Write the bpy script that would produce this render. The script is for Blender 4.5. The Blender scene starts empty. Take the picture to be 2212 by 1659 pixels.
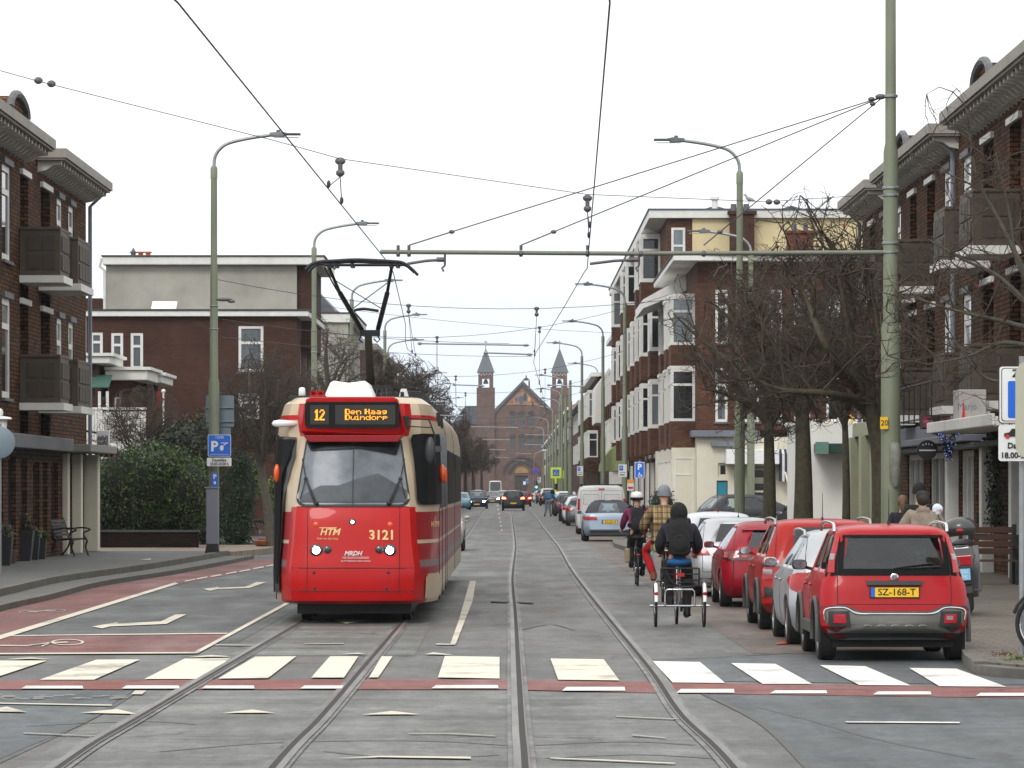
import bpy, bmesh, math, random
import numpy as np
from mathutils import Vector, Matrix
S = bpy.context.scene
COL = S.collection
PI = math.pi
F, HC, HY = 8800.0, 1.92, 1050.0        # focal length in px of a 2212 px wide frame, eye height, horizon row
cd = bpy.data.cameras.new('camera')
cam = bpy.data.objects.new('camera', cd); COL.objects.link(cam)
cam.location = (0, 0, HC); cam.rotation_euler = (math.radians(90), 0, 0)
cd.sensor_width = 36.0; cd.lens = F / 2212 * 36
cd.shift_y = (HY - 829.5) / 2212
cd.clip_start = 1.0; cd.clip_end = 20000
S.camera = cam
SUN_EL, SUN_AZ = math.radians(40), math.radians(200)
W = bpy.data.worlds.new('World'); S.world = W; W.use_nodes = True
nt = W.node_tree; nt.nodes.clear()
N = nt.nodes.new; Lk = nt.links.new
out = N('ShaderNodeOutputWorld'); bg = N('ShaderNodeBackground'); sky = N('ShaderNodeTexSky')
sky.sky_type = 'NISHITA'; sky.sun_disc = False; sky.sun_elevation = SUN_EL; sky.sun_rotation = SUN_AZ
sky.air_density = 1.0; sky.dust_density = 4.0
tc = N('ShaderNodeTexCoord'); sx = N('ShaderNodeSeparateXYZ'); Lk(tc.outputs['Generated'], sx.inputs[0])
ramp = N('ShaderNodeValToRGB'); Lk(sx.outputs['Z'], ramp.inputs['Fac'])
e = ramp.color_ramp.elements
e[0].position = 0.0; e[0].color = (.80, .93, 1.08, 1)
e[1].position = .045; e[1].color = (1.02, 1.10, 1.18, 1)
a = ramp.color_ramp.elements.new(.09); a.color = (1.3, 1.31, 1.32, 1)
a = ramp.color_ramp.elements.new(.5); a.color = (1.42, 1.41, 1.39, 1)
a = ramp.color_ramp.elements.new(1.0); a.color = (1.5, 1.49, 1.46, 1)
cl = N('ShaderNodeTexNoise'); cl.inputs['Scale'].default_value = 5; cl.inputs['Detail'].default_value = 4
cm = N('ShaderNodeMapping'); cm.inputs['Scale'].default_value = (1, 1, 5); Lk(tc.outputs['Generated'], cm.inputs[0]); Lk(cm.outputs[0], cl.inputs['Vector'])
mr = N('ShaderNodeMapRange'); Lk(cl.outputs['Fac'], mr.inputs[0]); mr.inputs[1].default_value = .3; mr.inputs[2].default_value = .7; mr.inputs[3].default_value = .965; mr.inputs[4].default_value = 1.03
vm = N('ShaderNodeVectorMath'); vm.operation = 'SCALE'; Lk(ramp.outputs[0], vm.inputs[0]); Lk(mr.outputs[0], vm.inputs['Scale'])
sc_ = N('ShaderNodeVectorMath'); sc_.operation = 'SCALE'; sc_.inputs['Scale'].default_value = .05; Lk(sky.outputs[0], sc_.inputs[0])
mx = N('ShaderNodeMix'); mx.data_type = 'RGBA'; mx.inputs[0].default_value = .06
Lk(vm.outputs[0], mx.inputs[6]); Lk(sc_.outputs[0], mx.inputs[7]); Lk(mx.outputs[2], bg.inputs[0]); Lk(bg.outputs[0], out.inputs[0])
bg.inputs[1].default_value = 0.9
sl = bpy.data.lights.new('sun', 'SUN'); so = bpy.data.objects.new('sun', sl); COL.objects.link(so)
sl.energy = 1.1; sl.angle = math.radians(18); sl.color = (1, .97, .93)
so.rotation_euler = (PI/2 - SUN_EL, 0, PI - SUN_AZ)   # soft light from behind the camera
S.view_settings.view_transform = 'Standard'; S.view_settings.look = 'None'
S.view_settings.exposure = 0.26; S.view_settings.gamma = 1.0
S.cycles.use_denoising = True
S.cycles.max_bounces = 8; S.cycles.transparent_max_bounces = 16
S.cycles.caustics_reflective = False; S.cycles.caustics_refractive = False
def G(u, v, z=0.0):
 """world point on the height z under pixel (u,v)"""
 Y = F * (HC - z) / (v - HY)
 return Vector(((u - 1106) / F * Y, Y, z))
def P(u, v, Y):
 return Vector(((u - 1106) / F * Y, Y, HC - (v - HY) / F * Y))
def lerp(a, b, t): return a + (b - a) * t
def rnd(a, b): return random.uniform(a, b)
class MB:
 """collects polygons, then links them as ONE mesh object"""
 def __init__(s): s.v = []; s.f = []; s.m = []; s.cm = 0
 def add(s, vs, fs, m=None):
  b = len(s.v); s.v.extend([tuple(p) for p in vs]); s.f.extend([tuple(i + b for i in f) for f in fs])
  s.m.extend([s.cm if m is None else m] * len(fs)); return s
 def quad(s, a, b, c, d, m=None): return s.add([a, b, c, d], [(0, 1, 2, 3)], m)
 def poly(s, pts, m=None): return s.add(pts, [tuple(range(len(pts)))], m)
 def box(s, x0, x1, y0, y1, z0, z1, m=None):
  v = [(x, y, z) for z in (z0, z1) for y in (y0, y1) for x in (x0, x1)]
  return s.add(v, [(0, 2, 3, 1), (4, 5, 7, 6), (0, 1, 5, 4), (1, 3, 7, 5), (3, 2, 6, 7), (2, 0, 4, 6)], m)
 def obox(s, o, U, V, Wv, m=None):
  """box with corner o and edge vectors U,V,Wv"""
  o = Vector(o); U = Vector(U); V = Vector(V); Wv = Vector(Wv)
  v = [o + U*i + V*j + Wv*k for k in (0, 1) for j in (0, 1) for i in (0, 1)]
  return s.add(v, [(0, 2, 3, 1), (4, 5, 7, 6), (0, 1, 5, 4), (1, 3, 7, 5), (3, 2, 6, 7), (2, 0, 4, 6)], m)
 def bar(s, a, b, w, h, up=(0, 0, 1), m=None):
  """rectangular bar along ab, w sideways and h along up"""
  a = Vector(a); b = Vector(b); d = (b - a)
  if d.length < 1e-6: return s
  dn = d.normalized(); up = Vector(up); sd = dn.cross(up)
  if sd.length < 1e-4: sd = dn.cross(Vector((1, 0, 0)))
  sd.normalize(); u2 = sd.cross(dn).normalized()
  return s.obox(a - sd*w/2 - u2*h/2, d, sd*w, u2*h, m)
 def tube(s, pts, r, n=8, m=None, cap=True, closed=False):
  pts = [Vector(p) for p in pts]; k = len(pts)
  rs = r if isinstance(r, (list, tuple)) else [r]*k
  prev = None; vs = []
  for i, p in enumerate(pts):
   if closed: t = pts[(i+1) % k] - pts[i-1]
   else: t = pts[min(i+1, k-1)] - pts[max(i-1, 0)]
   if t.length < 1e-9: t = Vector((0, 0, 1))
   t.normalize()
   if prev is None:
    a = Vector((0, 0, 1)) if abs(t.z) < .9 else Vector((1, 0, 0))
    n1 = t.cross(a).normalized()
   else:
    n1 = prev - t*prev.dot(t)
    n1 = n1.normalized() if n1.length > 1e-6 else t.cross(Vector((1, 0, 0))).normalized()
   prev = n1; n2 = t.cross(n1)
   for j in range(n):
    an = 2*PI*j/n; vs.append(p + (n1*math.cos(an) + n2*math.sin(an))*rs[i])
  fs = []
  for i in range(k if closed else k-1):
   i2 = (i+1) % k
   for j in range(n):
    j2 = (j+1) % n; fs.append((i*n+j, i*n+j2, i2*n+j2, i2*n+j))
  if cap and not closed:
   fs.append(tuple(range(n-1, -1, -1))); fs.append(tuple((k-1)*n+j for j in range(n)))
  return s.add(vs, fs, m)
 def cyl(s, a, b, r0, r1=None, n=12, m=None): return s.tube([a, b], [r0, r0 if r1 is None else r1], n, m)
 def lathe(s, prof, o=(0, 0, 0), axis='z', n=20, m=None, close=False):
  """prof: (radius, height) pairs turned round the axis"""
  o = Vector(o); vs = []
  for r, h in prof:
   for j in range(n):
    an = 2*PI*j/n; c, q = r*math.cos(an), r*math.sin(an)
    vs.append(o + (Vector((c, q, h)) if axis == 'z' else Vector((h, c, q)) if axis == 'x' else Vector((c, h, q))))
  fs = []; k = len(prof)
  for i in range(k if close else k-1):
   i2 = (i+1) % k
   for j in range(n):
    j2 = (j+1) % n; fs.append((i*n+j, i*n+j2, i2*n+j2, i2*n+j))
  if not close:
   if prof[0][0] > 1e-5: fs.append(tuple(range(n-1, -1, -1)))
   if prof[-1][0] > 1e-5: fs.append(tuple((k-1)*n+j for j in range(n)))
  return s.add(vs, fs, m)
 def ell(s, c, rx, ry, rz, n=12, k=8, m=None):
  vs = []; c = Vector(c)
  for i in range(k+1):
   th = PI*i/k
   for j in range(n):
    an = 2*PI*j/n; vs.append(c + Vector((rx*math.sin(th)*math.cos(an), ry*math.sin(th)*math.sin(an), -rz*math.cos(th))))
  fs = [(i*n+j, i*n+(j+1) % n, (i+1)*n+(j+1) % n, (i+1)*n+j) for i in range(k) for j in range(n)]
  return s.add(vs, fs, m)
 def prism(s, pts, d, m=None):
  """outline pts pushed along d"""
  d = Vector(d); p = [Vector(q) for q in pts]; n = len(p)
  vs = p + [q + d for q in p]
  fs = [tuple(range(n-1, -1, -1)), tuple(range(n, 2*n))] + [(i, (i+1) % n, n+(i+1) % n, n+i) for i in range(n)]
  return s.add(vs, fs, m)
 def build(s, name, mat, parent=None, smooth=None, bevel=0, world=True, seg=2, label=None):
  me = bpy.data.meshes.new(name)
  me.from_pydata(s.v, [], s.f)
  mats = mat if isinstance(mat, (list, tuple)) else [mat]
  for q in mats: me.materials.append(q)
  if len(mats) > 1: me.polygons.foreach_set('material_index', s.m)
  bm = bmesh.new(); bm.from_mesh(me)
  bmesh.ops.remove_doubles(bm, verts=bm.verts, dist=1e-5)
  bmesh.ops.recalc_face_normals(bm, faces=bm.faces)
  if smooth is not None:
   ang = math.radians(smooth)
   for f in bm.faces: f.smooth = True
   for ed in bm.edges:
    if len(ed.link_faces) == 2 and ed.calc_face_angle(0) > ang: ed.smooth = False
  bm.to_mesh(me); bm.free()
  o = bpy.data.objects.new(name, me); COL.objects.link(o)
  if bevel:
   b = o.modifiers.new('bevel', 'BEVEL'); b.width = bevel; b.segments = seg; b.limit_method = 'ANGLE'; b.angle_limit = math.radians(40)
  place(o, parent, world)
  if label: o['label'] = label
  return o
def place(o, parent, world=True):
 if parent is not None:
  o.parent = parent
  if world: o.location = -wloc(parent)
def wloc(o):
 L = Vector((0, 0, 0))
 while o is not None: L += o.location; o = o.parent
 return L
def tag(o, label, cat, group=None, kind=None):
 if label: o['label'] = label
 if cat: o['category'] = cat
 if group: o['group'] = group
 if kind: o['kind'] = kind
 return o
def thing(name, label, cat, loc=(0, 0, 0), group=None, rz=0):
 o = bpy.data.objects.new(name, None); COL.objects.link(o)
 o.location = loc; o.rotation_euler = (0, 0, rz); o.empty_display_size = .3
 return tag(o, label, cat, group)
def struct(o): o['kind'] = 'structure'; return o
def kids(o): return [c for c in bpy.data.objects if c.parent == o]
KC = {}
def copy_tree(o, parent=None):
 if o.name not in KC: KC[o.name] = kids(o)
 c = o.copy(); COL.objects.link(c); c.parent = parent
 for ch in KC[o.name]: copy_tree(ch, c)
 return c
MATS = {}
def _base(name):
 m = bpy.data.materials.new(name); m.use_nodes = True
 b = m.node_tree.nodes['Principled BSDF']
 return m, m.node_tree, b
def mat(name, col, rough=.6, metal=0.0, var=.12, scale=6.0, bump=0.0, bscale=None, coat=0, emit=None, estr=0, spec=None, det=5, stretch=(1, 1, 1), col2=None, alpha=None, trans=0, dirt=0.0):
 """procedural material: base colour broken up by noise (var), optional bump, coat, dirt blotches"""
 if name in MATS: return MATS[name]
 m, t, b = _base(name)
 N = t.nodes.new; L = t.links.new
 tc = N('ShaderNodeTexCoord'); mp = N('ShaderNodeMapping'); mp.inputs['Scale'].default_value = stretch
 L(tc.outputs['Object'], mp.inputs[0])
 n = N('ShaderNodeTexNoise'); n.inputs['Scale'].default_value = scale; n.inputs['Detail'].default_value = det; n.inputs['Roughness'].default_value = .65
 L(mp.outputs[0], n.inputs['Vector'])
 r = N('ShaderNodeValToRGB'); L(n.outputs['Fac'], r.inputs[0])
 c = Vector(col[:3]); c2 = Vector(col2[:3]) if col2 else c
 lo = c*(1-var); hi = c2*(1+var)
 r.color_ramp.elements[0].position = .3; r.color_ramp.elements[0].color = (*lo, 1)
 r.color_ramp.elements[1].position = .7; r.color_ramp.elements[1].color = (*[min(1, q) for q in hi], 1)
 src = r.outputs[0]
 if dirt:
  n3 = N('ShaderNodeTexNoise'); n3.inputs['Scale'].default_value = scale*.27; n3.inputs['Detail'].default_value = 8
  L(mp.outputs[0], n3.inputs['Vector'])
  r3 = N('ShaderNodeMapRange'); L(n3.outputs['Fac'], r3.inputs[0]); r3.inputs[1].default_value = .5; r3.inputs[2].default_value = .75; r3.inputs[3].default_value = 0; r3.inputs[4].default_value = dirt
  mm = N('ShaderNodeMix'); mm.data_type = 'RGBA'; L(r3.outputs[0], mm.inputs[0]); L(src, mm.inputs[6]); mm.inputs[7].default_value = (*(c*.35+Vector((.02, .018, .015))), 1)
  src = mm.outputs[2]
 L(src, b.inputs['Base Color'])
 b.inputs['Roughness'].default_value = rough; b.inputs['Metallic'].default_value = metal
 if coat: b.inputs['Coat Weight'].default_value = coat; b.inputs['Coat Roughness'].default_value = .04
 if spec is not None: b.inputs['Specular IOR Level'].default_value = spec
 if trans: b.inputs['Transmission Weight'].default_value = trans
 if alpha is not None: b.inputs['Alpha'].default_value = alpha
 if bump:
  n2 = N('ShaderNodeTexNoise'); n2.inputs['Scale'].default_value = bscale or scale*4; n2.inputs['Detail'].default_value = 6
  L(mp.outputs[0], n2.inputs['Vector'])
  bu = N('ShaderNodeBump'); bu.inputs['Strength'].default_value = bump; bu.inputs['Distance'].default_value = .02
  L(n2.outputs['Fac'], bu.inputs['Height']); L(bu.outputs[0], b.inputs['Normal'])
 if emit:
  b.inputs['Emission Color'].default_value = (*emit, 1); b.inputs['Emission Strength'].default_value = estr
 MATS[name] = m; return m
def brick(name, c1, c2, mortar, bw=.22, bh=.068, var=.25, ms=.012, bump=.4, bias=0.0):
 if name in MATS: return MATS[name]
 m, t, b = _base(name); N = t.nodes.new; L = t.links.new
 tc = N('ShaderNodeTexCoord'); s = N('ShaderNodeSeparateXYZ'); L(tc.outputs['Object'], s.inputs[0])
 ad = N('ShaderNodeMath'); ad.operation = 'ADD'; L(s.outputs[0], ad.inputs[0]); L(s.outputs[1], ad.inputs[1])
 cb = N('ShaderNodeCombineXYZ'); L(ad.outputs[0], cb.inputs[0]); L(s.outputs[2], cb.inputs[1])
 br = N('ShaderNodeTexBrick'); L(cb.outputs[0], br.inputs['Vector'])
 br.inputs['Scale'].default_value = 1; br.inputs['Brick Width'].default_value = bw; br.inputs['Row Height'].default_value = bh
 br.inputs['Mortar Size'].default_value = ms; br.inputs['Mortar Smooth'].default_value = .2; br.inputs['Bias'].default_value = bias
 br.inputs['Color1'].default_value = (*c1, 1); br.inputs['Color2'].default_value = (*c2, 1); br.inputs['Mortar'].default_value = (*mortar, 1)
 n = N('ShaderNodeTexNoise'); n.inputs['Scale'].default_value = .7; n.inputs['Detail'].default_value = 8; n.inputs['Roughness'].default_value = .7; L(tc.outputs['Object'], n.inputs['Vector'])
 mr = N('ShaderNodeMapRange'); L(n.outputs['Fac'], mr.inputs[0]); mr.inputs[1].default_value = .3; mr.inputs[2].default_value = .7; mr.inputs[3].default_value = 1-var; mr.inputs[4].default_value = 1+var
 vm = N('ShaderNodeVectorMath'); vm.operation = 'SCALE'; L(br.outputs['Color'], vm.inputs[0]); L(mr.outputs[0], vm.inputs['Scale'])
 L(vm.outputs[0], b.inputs['Base Color']); b.inputs['Roughness'].default_value = .9; b.inputs['Specular IOR Level'].default_value = .15
 bu = N('ShaderNodeBump'); bu.inputs['Strength'].default_value = bump; bu.inputs['Distance'].default_value = .012; bu.invert = True
 L(br.outputs['Fac'], bu.inputs['Height']); L(bu.outputs[0], b.inputs['Normal'])
 MATS[name] = m; return m
def glass(name, tint=(.5, .55, .55), amount=.35, rough=.02):
 """thin pane: see-through with a tint, mirror-like at a glancing angle"""
 if name in MATS: return MATS[name]
 m, t, b = _base(name); N = t.nodes.new; L = t.links.new
 o = t.nodes['Material Output']
 tr = N('ShaderNodeBsdfTransparent'); tr.inputs[0].default_value = (*tint, 1)
 gl = N('ShaderNodeBsdfGlossy'); gl.inputs['Roughness'].default_value = rough; gl.inputs[0].default_value = (.9, .95, 1, 1)
 fr = N('ShaderNodeFresnel'); fr.inputs[0].default_value = 1.5
 geo = N('ShaderNodeNewGeometry')
 nn = N('ShaderNodeTexNoise'); nn.inputs['Scale'].default_value = 3
 tcc = N('ShaderNodeTexCoord'); L(tcc.outputs['Object'], nn.inputs['Vector'])
 bu = N('ShaderNodeBump'); bu.inputs['Strength'].default_value = .03; L(nn.outputs['Fac'], bu.inputs['Height']); L(bu.outputs[0], gl.inputs['Normal'])
 ma = N('ShaderNodeMath'); ma.operation = 'MULTIPLY_ADD'; L(fr.outputs[0], ma.inputs[0]); ma.inputs[1].default_value = 1.0; ma.inputs[2].default_value = amount*.03
 mi = N('ShaderNodeMixShader'); L(ma.outputs[0], mi.inputs[0]); L(tr.outputs[0], mi.inputs[1]); L(gl.outputs[0], mi.inputs[2])
 L(mi.outputs[0], o.inputs[0]); MATS[name] = m; return m
def paint(name, col, metal=0.0, flake=.05, dirt=.25):
 return mat('paint_'+name, col, rough=.38, metal=metal, var=flake, scale=3, coat=.22, spec=.22, dirt=dirt)
M_STEEL = mat('galvanised', (.30, .32, .33), .45, .6)
M_POLE = mat('sage_green_paint', (.175, .20, .135), .5, 0, .1, 2, dirt=.35)
M_DARK = mat('dark_metal', (.02, .02, .022), .5, .3)
M_BLACK = mat('black_plastic', (.012, .012, .013), .55, 0)
M_RUBBER = mat('rubber', (.015, .015, .016), .85, 0, .2, 30, bump=.2)
M_WHITEP = mat('white_painted_wood', (.70, .70, .67), .5, 0, .08, 3, dirt=.3)
M_WHITE = mat('white_plastic', (.78, .79, .8), .35, 0, .04, 4)
M_CHROME = mat('chrome', (.6, .6, .62), .15, 1.0, .05)
M_WIRE = mat('wire_metal', (.055, .05, .06), .6, .4)
M_CERAM = mat('grey_fitting', (.12, .11, .12), .5, .4)
M_WOODB = mat('brown_painted_wood', (.07, .053, .036), .65, 0, .2, 5)
M_GLASSB = mat('window_glass', (.018, .021, .023), .04, 0, .3, 1.2, spec=.7)
M_CURTSKY = mat('curtain_sky_glass', (.13, .155, .17), .06, 0, .25, 2.5, spec=.8, stretch=(1, 1, .1))  # tone mixes drawn curtains with bright sky reflection painted into the pane
M_CONC = mat('concrete', (.24, .24, .22), .85, 0, .18, 8, bump=.2, dirt=.3)
# ================================================================ GROUND
def asphalt(name, c, var=.22, streak=True, crack=True, warm=0.0, rough=.6, cross=(.86, 1.12)):
 m, t, b = _base(name); N = t.nodes.new; L = t.links.new
 tc = N('ShaderNodeTexCoord')
 def noise(sc, det, stretch=(1, 1, 1), ro=.6):
  mp = N('ShaderNodeMapping'); mp.inputs['Scale'].default_value = stretch; L(tc.outputs['Object'], mp.inputs[0])
  n = N('ShaderNodeTexNoise'); n.inputs['Scale'].default_value = sc; n.inputs['Detail'].default_value = det; n.inputs['Roughness'].default_value = ro
  L(mp.outputs[0], n.inputs['Vector']); return n.outputs['Fac']
 def rng(s, a0, a1, b0, b1):
  r = N('ShaderNodeMapRange'); L(s, r.inputs[0])
  for i, q in enumerate((a0, a1, b0, b1)): r.inputs[i+1].default_value = q
  return r.outputs[0]
 def mul(a, b_):
  q = N('ShaderNodeMath'); q.operation = 'MULTIPLY'; L(a, q.inputs[0]); L(b_, q.inputs[1]); return q.outputs[0]
 f = rng(noise(16, 9, ro=.8), .35, .65, 1-var*1.1, 1+var*1.1)
 f = mul(f, rng(noise(.35, 6), .3, .7, 1-var, 1+var))
 f = mul(f, rng(noise(4.5, 9, (1, .45, 1), .75), .36, .64, .70, 1.34))
 f = mul(f, rng(noise(11, 4, (1, .6, 1), .5), .62, .70, 1, .72))
 if streak:
  f = mul(f, rng(noise(1.6, 5, (1, .06, 1)), .3, .7, .8, 1.22))      # worn wheel tracks along the street
  f = mul(f, rng(noise(.9, 5, (.12, 1, 1)), .35, .7, *cross))
 cc = N('ShaderNodeVectorMath'); cc.operation = 'SCALE'; cc.inputs[0].default_value = c; L(f, cc.inputs['Scale'])
 src = cc.outputs[0]
 if warm:
  mm = N('ShaderNodeMix'); mm.data_type = 'RGBA'; L(rng(noise(.5, 5, (1, .25, 1)), .4, .7, 0, warm), mm.inputs[0]); L(src, mm.inputs[6]); mm.inputs[7].default_value = (c[0]*1.25, c[1]*.98, c[2]*.9, 1); src = mm.outputs[2]
 if crack:
  v = N('ShaderNodeTexVoronoi'); v.feature = 'DISTANCE_TO_EDGE'; v.inputs['Scale'].default_value = .45
  mp = N('ShaderNodeMapping'); L(tc.outputs['Object'], mp.inputs[0])
  n2 = N('ShaderNodeTexNoise'); n2.inputs['Scale'].default_value = 2.2; n2.inputs['Detail'].default_value = 6; L(tc.outputs['Object'], n2.inputs['Vector'])
  av = N('ShaderNodeVectorMath'); av.operation = 'MULTIPLY_ADD'; L(n2.outputs['Color'], av.inputs[0]); av.inputs[1].default_value = (.9, .9, 0); L(mp.outputs[0], av.inputs[2])
  L(av.outputs[0], v.inputs['Vector'])
  k = mul(rng(v.outputs['Distance'], .004, .018, 1, 0), rng(noise(.3, 3), .5, .6, 0, .8))
  m2 = N('ShaderNodeMix'); m2.data_type = 'RGBA'; L(k, m2.inputs[0]); L(src, m2.inputs[6]); m2.inputs[7].default_value = (c[0]*.3, c[1]*.3, c[2]*.3, 1); src = m2.outputs[2]
 L(src, b.inputs['Base Color'])
 L(rng(noise(1.1, 5, (1, .2, 1)), .3, .7, rough-.1, rough+.2), b.inputs['Roughness'])
 bu = N('ShaderNodeBump'); bu.inputs['Strength'].default_value = .35; bu.inputs['Distance'].default_value = .01
 L(noise(90, 3), bu.inputs['Height']); L(bu.outputs[0], b.inputs['Normal'])
 return m
A_MAIN = asphalt('asphalt', (.096, .101, .098), warm=.5)
A_DARK = asphalt('dark_asphalt', (.066, .077, .083))
A_LANE = asphalt('lane_asphalt', (.066, .073, .073), crack=False)
A_TRACK = asphalt('track_concrete', (.124, .128, .121), crack=True, cross=(.58, 1.32))
A_BROWN = asphalt('brown_pavers_road', (.10, .078, .064), warm=.4, crack=True)
A_RED = asphalt('red_asphalt', (.14, .045, .04), var=.25, crack=False, streak=True)
A_RED2 = asphalt('red_strip_asphalt', (.17, .045, .038), var=.15, crack=True, streak=False)
A_BAND = asphalt('rail_joint_grout', (.135, .135, .13), var=.55, streak=False, crack=False)
def worn(name, c, wear=.5, sc=9):
 m, t, b = _base(name); N = t.nodes.new; L = t.links.new
 tc = N('ShaderNodeTexCoord')
 n = N('ShaderNodeTexNoise'); n.inputs['Scale'].default_value = sc; n.inputs['Detail'].default_value = 9; n.inputs['Roughness'].default_value = .75; L(tc.outputs['Object'], n.inputs['Vector'])
 n1 = N('ShaderNodeTexNoise'); n1.inputs['Scale'].default_value = .8; n1.inputs['Detail'].default_value = 4; L(tc.outputs['Object'], n1.inputs['Vector'])
 ad = N('ShaderNodeMath'); ad.operation = 'MULTIPLY_ADD'; L(n.outputs['Fac'], ad.inputs[0]); ad.inputs[1].default_value = .6; L(n1.outputs['Fac'], ad.inputs[2])
 r = N('ShaderNodeMapRange'); L(ad.outputs[0], r.inputs[0]); r.inputs[1].default_value = .84; r.inputs[2].default_value = 1.02; r.inputs[3].default_value = 0; r.inputs[4].default_value = wear
 mm = N('ShaderNodeMix'); mm.data_type = 'RGBA'; L(r.outputs[0], mm.inputs[0]); mm.inputs[6].default_value = (*c, 1); mm.inputs[7].default_value = (.14, .138, .125, 1)
 L(mm.outputs[2], b.inputs['Base Color']); b.inputs['Roughness'].default_value = .6
 return m
M_MARKW = worn('white_road_paint', (.70, .69, .65), .6)
M_MARKC = worn('cream_road_paint', (.56, .52, .42), .8)
M_MARKO = worn('worn_road_paint', (.33, .31, .26), .95, 14)
ZL = {'road': 0, 'patch': .004, 'red': .008, 'band': .012, 'mark': .016, 'rail': .012}
def sheet(name, pts, mt, z, kind='structure'):
 m = MB(); m.poly([(p[0], p[1], z) for p in pts]); o = m.build(name, mt); o['kind'] = kind
 return o
def gp(pts, z=0): return [G(u, v, z) for u, v in pts]
struct(MB().box(-1500, 1500, -300, 4000, -1.0, 0).build('ground', A_MAIN))
# darker asphalt of the lane left of the tracks and of the crossing at the right
sheet('lane_surface', [(-9, 50), (-3.35, 50), (-3.35, 900), (-9, 900)], A_LANE, .004)
sheet('junction_surface', gp([(1506, 1492), (2700, 1492), (2700, 1800), (1740, 1659), (1640, 1560)]), A_DARK, .004)
sheet('junction_surface', gp([(1395, 1424), (2115, 1405), (2260, 1481), (1494, 1472)]), A_DARK, .0045)
sheet('junction_surface', gp([(-800, 1492), (290, 1492), (150, 1580), (0, 1650), (-900, 1690)]), A_DARK, .004)
sheet('track_bed', gp([(300, 1497), (1510, 1497), (1760, 1720), (-60, 1720)]), A_TRACK, .0035)
sheet('track_bed', [(-3.2, 46), (-1.1, 46), (-1.2, 100), (-1.3, 700), (-3.0, 700), (-3.1, 100)], A_TRACK, .0048)
# brown parking strip
sheet('parking_strip', [(2.75, 46.6), (5.3, 46.6), (5.35, 80), (5.2, 118), (3.9, 125), (4.6, 400), (2.7, 400), (2.55, 150), (2.5, 100), (2.7, 60)], A_BROWN, .004)
# cycle lane, box and strip in red asphalt
sheet('cycle_path', gp([(-300, 1470), (0, 1376), (110, 1343), (383, 1264), (600, 1222), (606, 1206), (549, 1209), (377, 1243), (220, 1268), (0, 1323), (-300, 1400)]), A_RED, .008)
sheet('cycle_path', gp([(-300, 1377), (0, 1377), (493, 1370), (419, 1412), (-300, 1417)]), A_RED, .0085)
sheet('cycle_path', gp([(-700, 1473), (1093, 1469), (1130, 1471), (2700, 1494), (2700, 1516), (1430, 1499), (1130, 1492), (1093, 1491), (-700, 1491)]), A_RED2, .0082)
def mark(pts, mt=None, name='road_marking', z=.016):
 return sheet(name, gp(pts), mt or M_MARKC, z)
zb = [  # zebra stripes: top-left, top-right, bottom-right, bottom-left
 ([(-160, 1430), (101, 1430), (-20, 1470), (-330, 1472)], 0), ([(208, 1428), (302, 1427.5), (203, 1471.5), (86, 1471.5)], 0),
 ([(399, 1425.5), (499, 1424.5), (430, 1470), (312, 1470)], 0), ([(552, 1421), (640, 1420.5), (579, 1468), (472, 1469)], 0),
 ([(713, 1420.5), (774, 1420.5), (743, 1467), (672, 1467)], 0), ([(825, 1420.5), (848, 1420.5), (817, 1466.5), (797, 1466.5)], 0),
 ([(961, 1420), (1079, 1422), (1079, 1469), (946, 1466.5)], 0), ([(1189, 1425.5), (1304, 1427), (1338, 1473), (1206, 1471.5)], 0),
 ([(1410, 1431), (1512, 1433), (1566, 1478.5), (1453, 1477.5)], 1), ([(1579, 1435.5), (1675, 1437), (1754, 1480.5), (1647, 1480.5)], 1),
 ([(1771, 1440), (1869, 1442), (1967, 1484), (1856, 1483)], 1), ([(1964, 1446), (2066, 1447.5), (2174, 1487), (2029, 1485.5)], 1)]
for q, w in zb: mark(q, M_MARKW if w else worn('crossing_paint', (.66, .61, .50), .8))
for a, b_, y0, y1 in [(50, 178, 1485, 1491), (267, 386, 1484.5, 1491), (439, 548, 1484.5, 1491), (652, 742, 1484.6, 1491), (936, 1075, 1483.5, 1490.5), (1218, 1349, 1487.5, 1495.5), (1465, 1585, 1492, 1500), (1668, 1785, 1495, 1501.5), (1890, 2010, 1497.5, 1504), (2112, 2240, 1500.5, 1507)]:
 mark([(a + 6, y0), (b_, y0), (b_ + 2, y1), (a - 4, y1)], M_MARKW, z=.017)
D = lambda pts, ox, oy, s: [(ox + x*s, oy + y*s) for x, y in pts]
A4 = lambda *p: D(p, 0, 1192.5, .2969)
A5 = lambda *p: D(p, 553, 1278.9, .2969)
A6 = lambda *p: D(p, 1123.3, 1278.9, .2969)
mark([(-300, 1478), (-300, 1466), (378, 1259.5), (385, 1262.5)])
mark(A4((1360, 460), (1275, 462), (1170, 512), (860, 528), (850, 519), (670, 550), (745, 564), (800, 549), (1210, 531)))
mark(A4((1938, 225), (1865, 225), (1785, 258), (1590, 266), (1590, 259), (1480, 273), (1525, 288), (1580, 276), (1815, 267)))
mark(A4((-900, 632), (-900, 624), (0, 617), (540, 608), (1660, 597), (1650, 604), (540, 615)), z=.0172)
mark(A4((2110, 357), (2145, 359), (1440, 746), (1403, 742)))
mark(A4((-900, 753), (0, 745), (1440, 737), (1432, 747), (0, 754), (-900, 762)), z=.0168)
mark(A4((1570, 680), (1850, 684), (1850, 690), (1560, 686)), M_MARKO)
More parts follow.
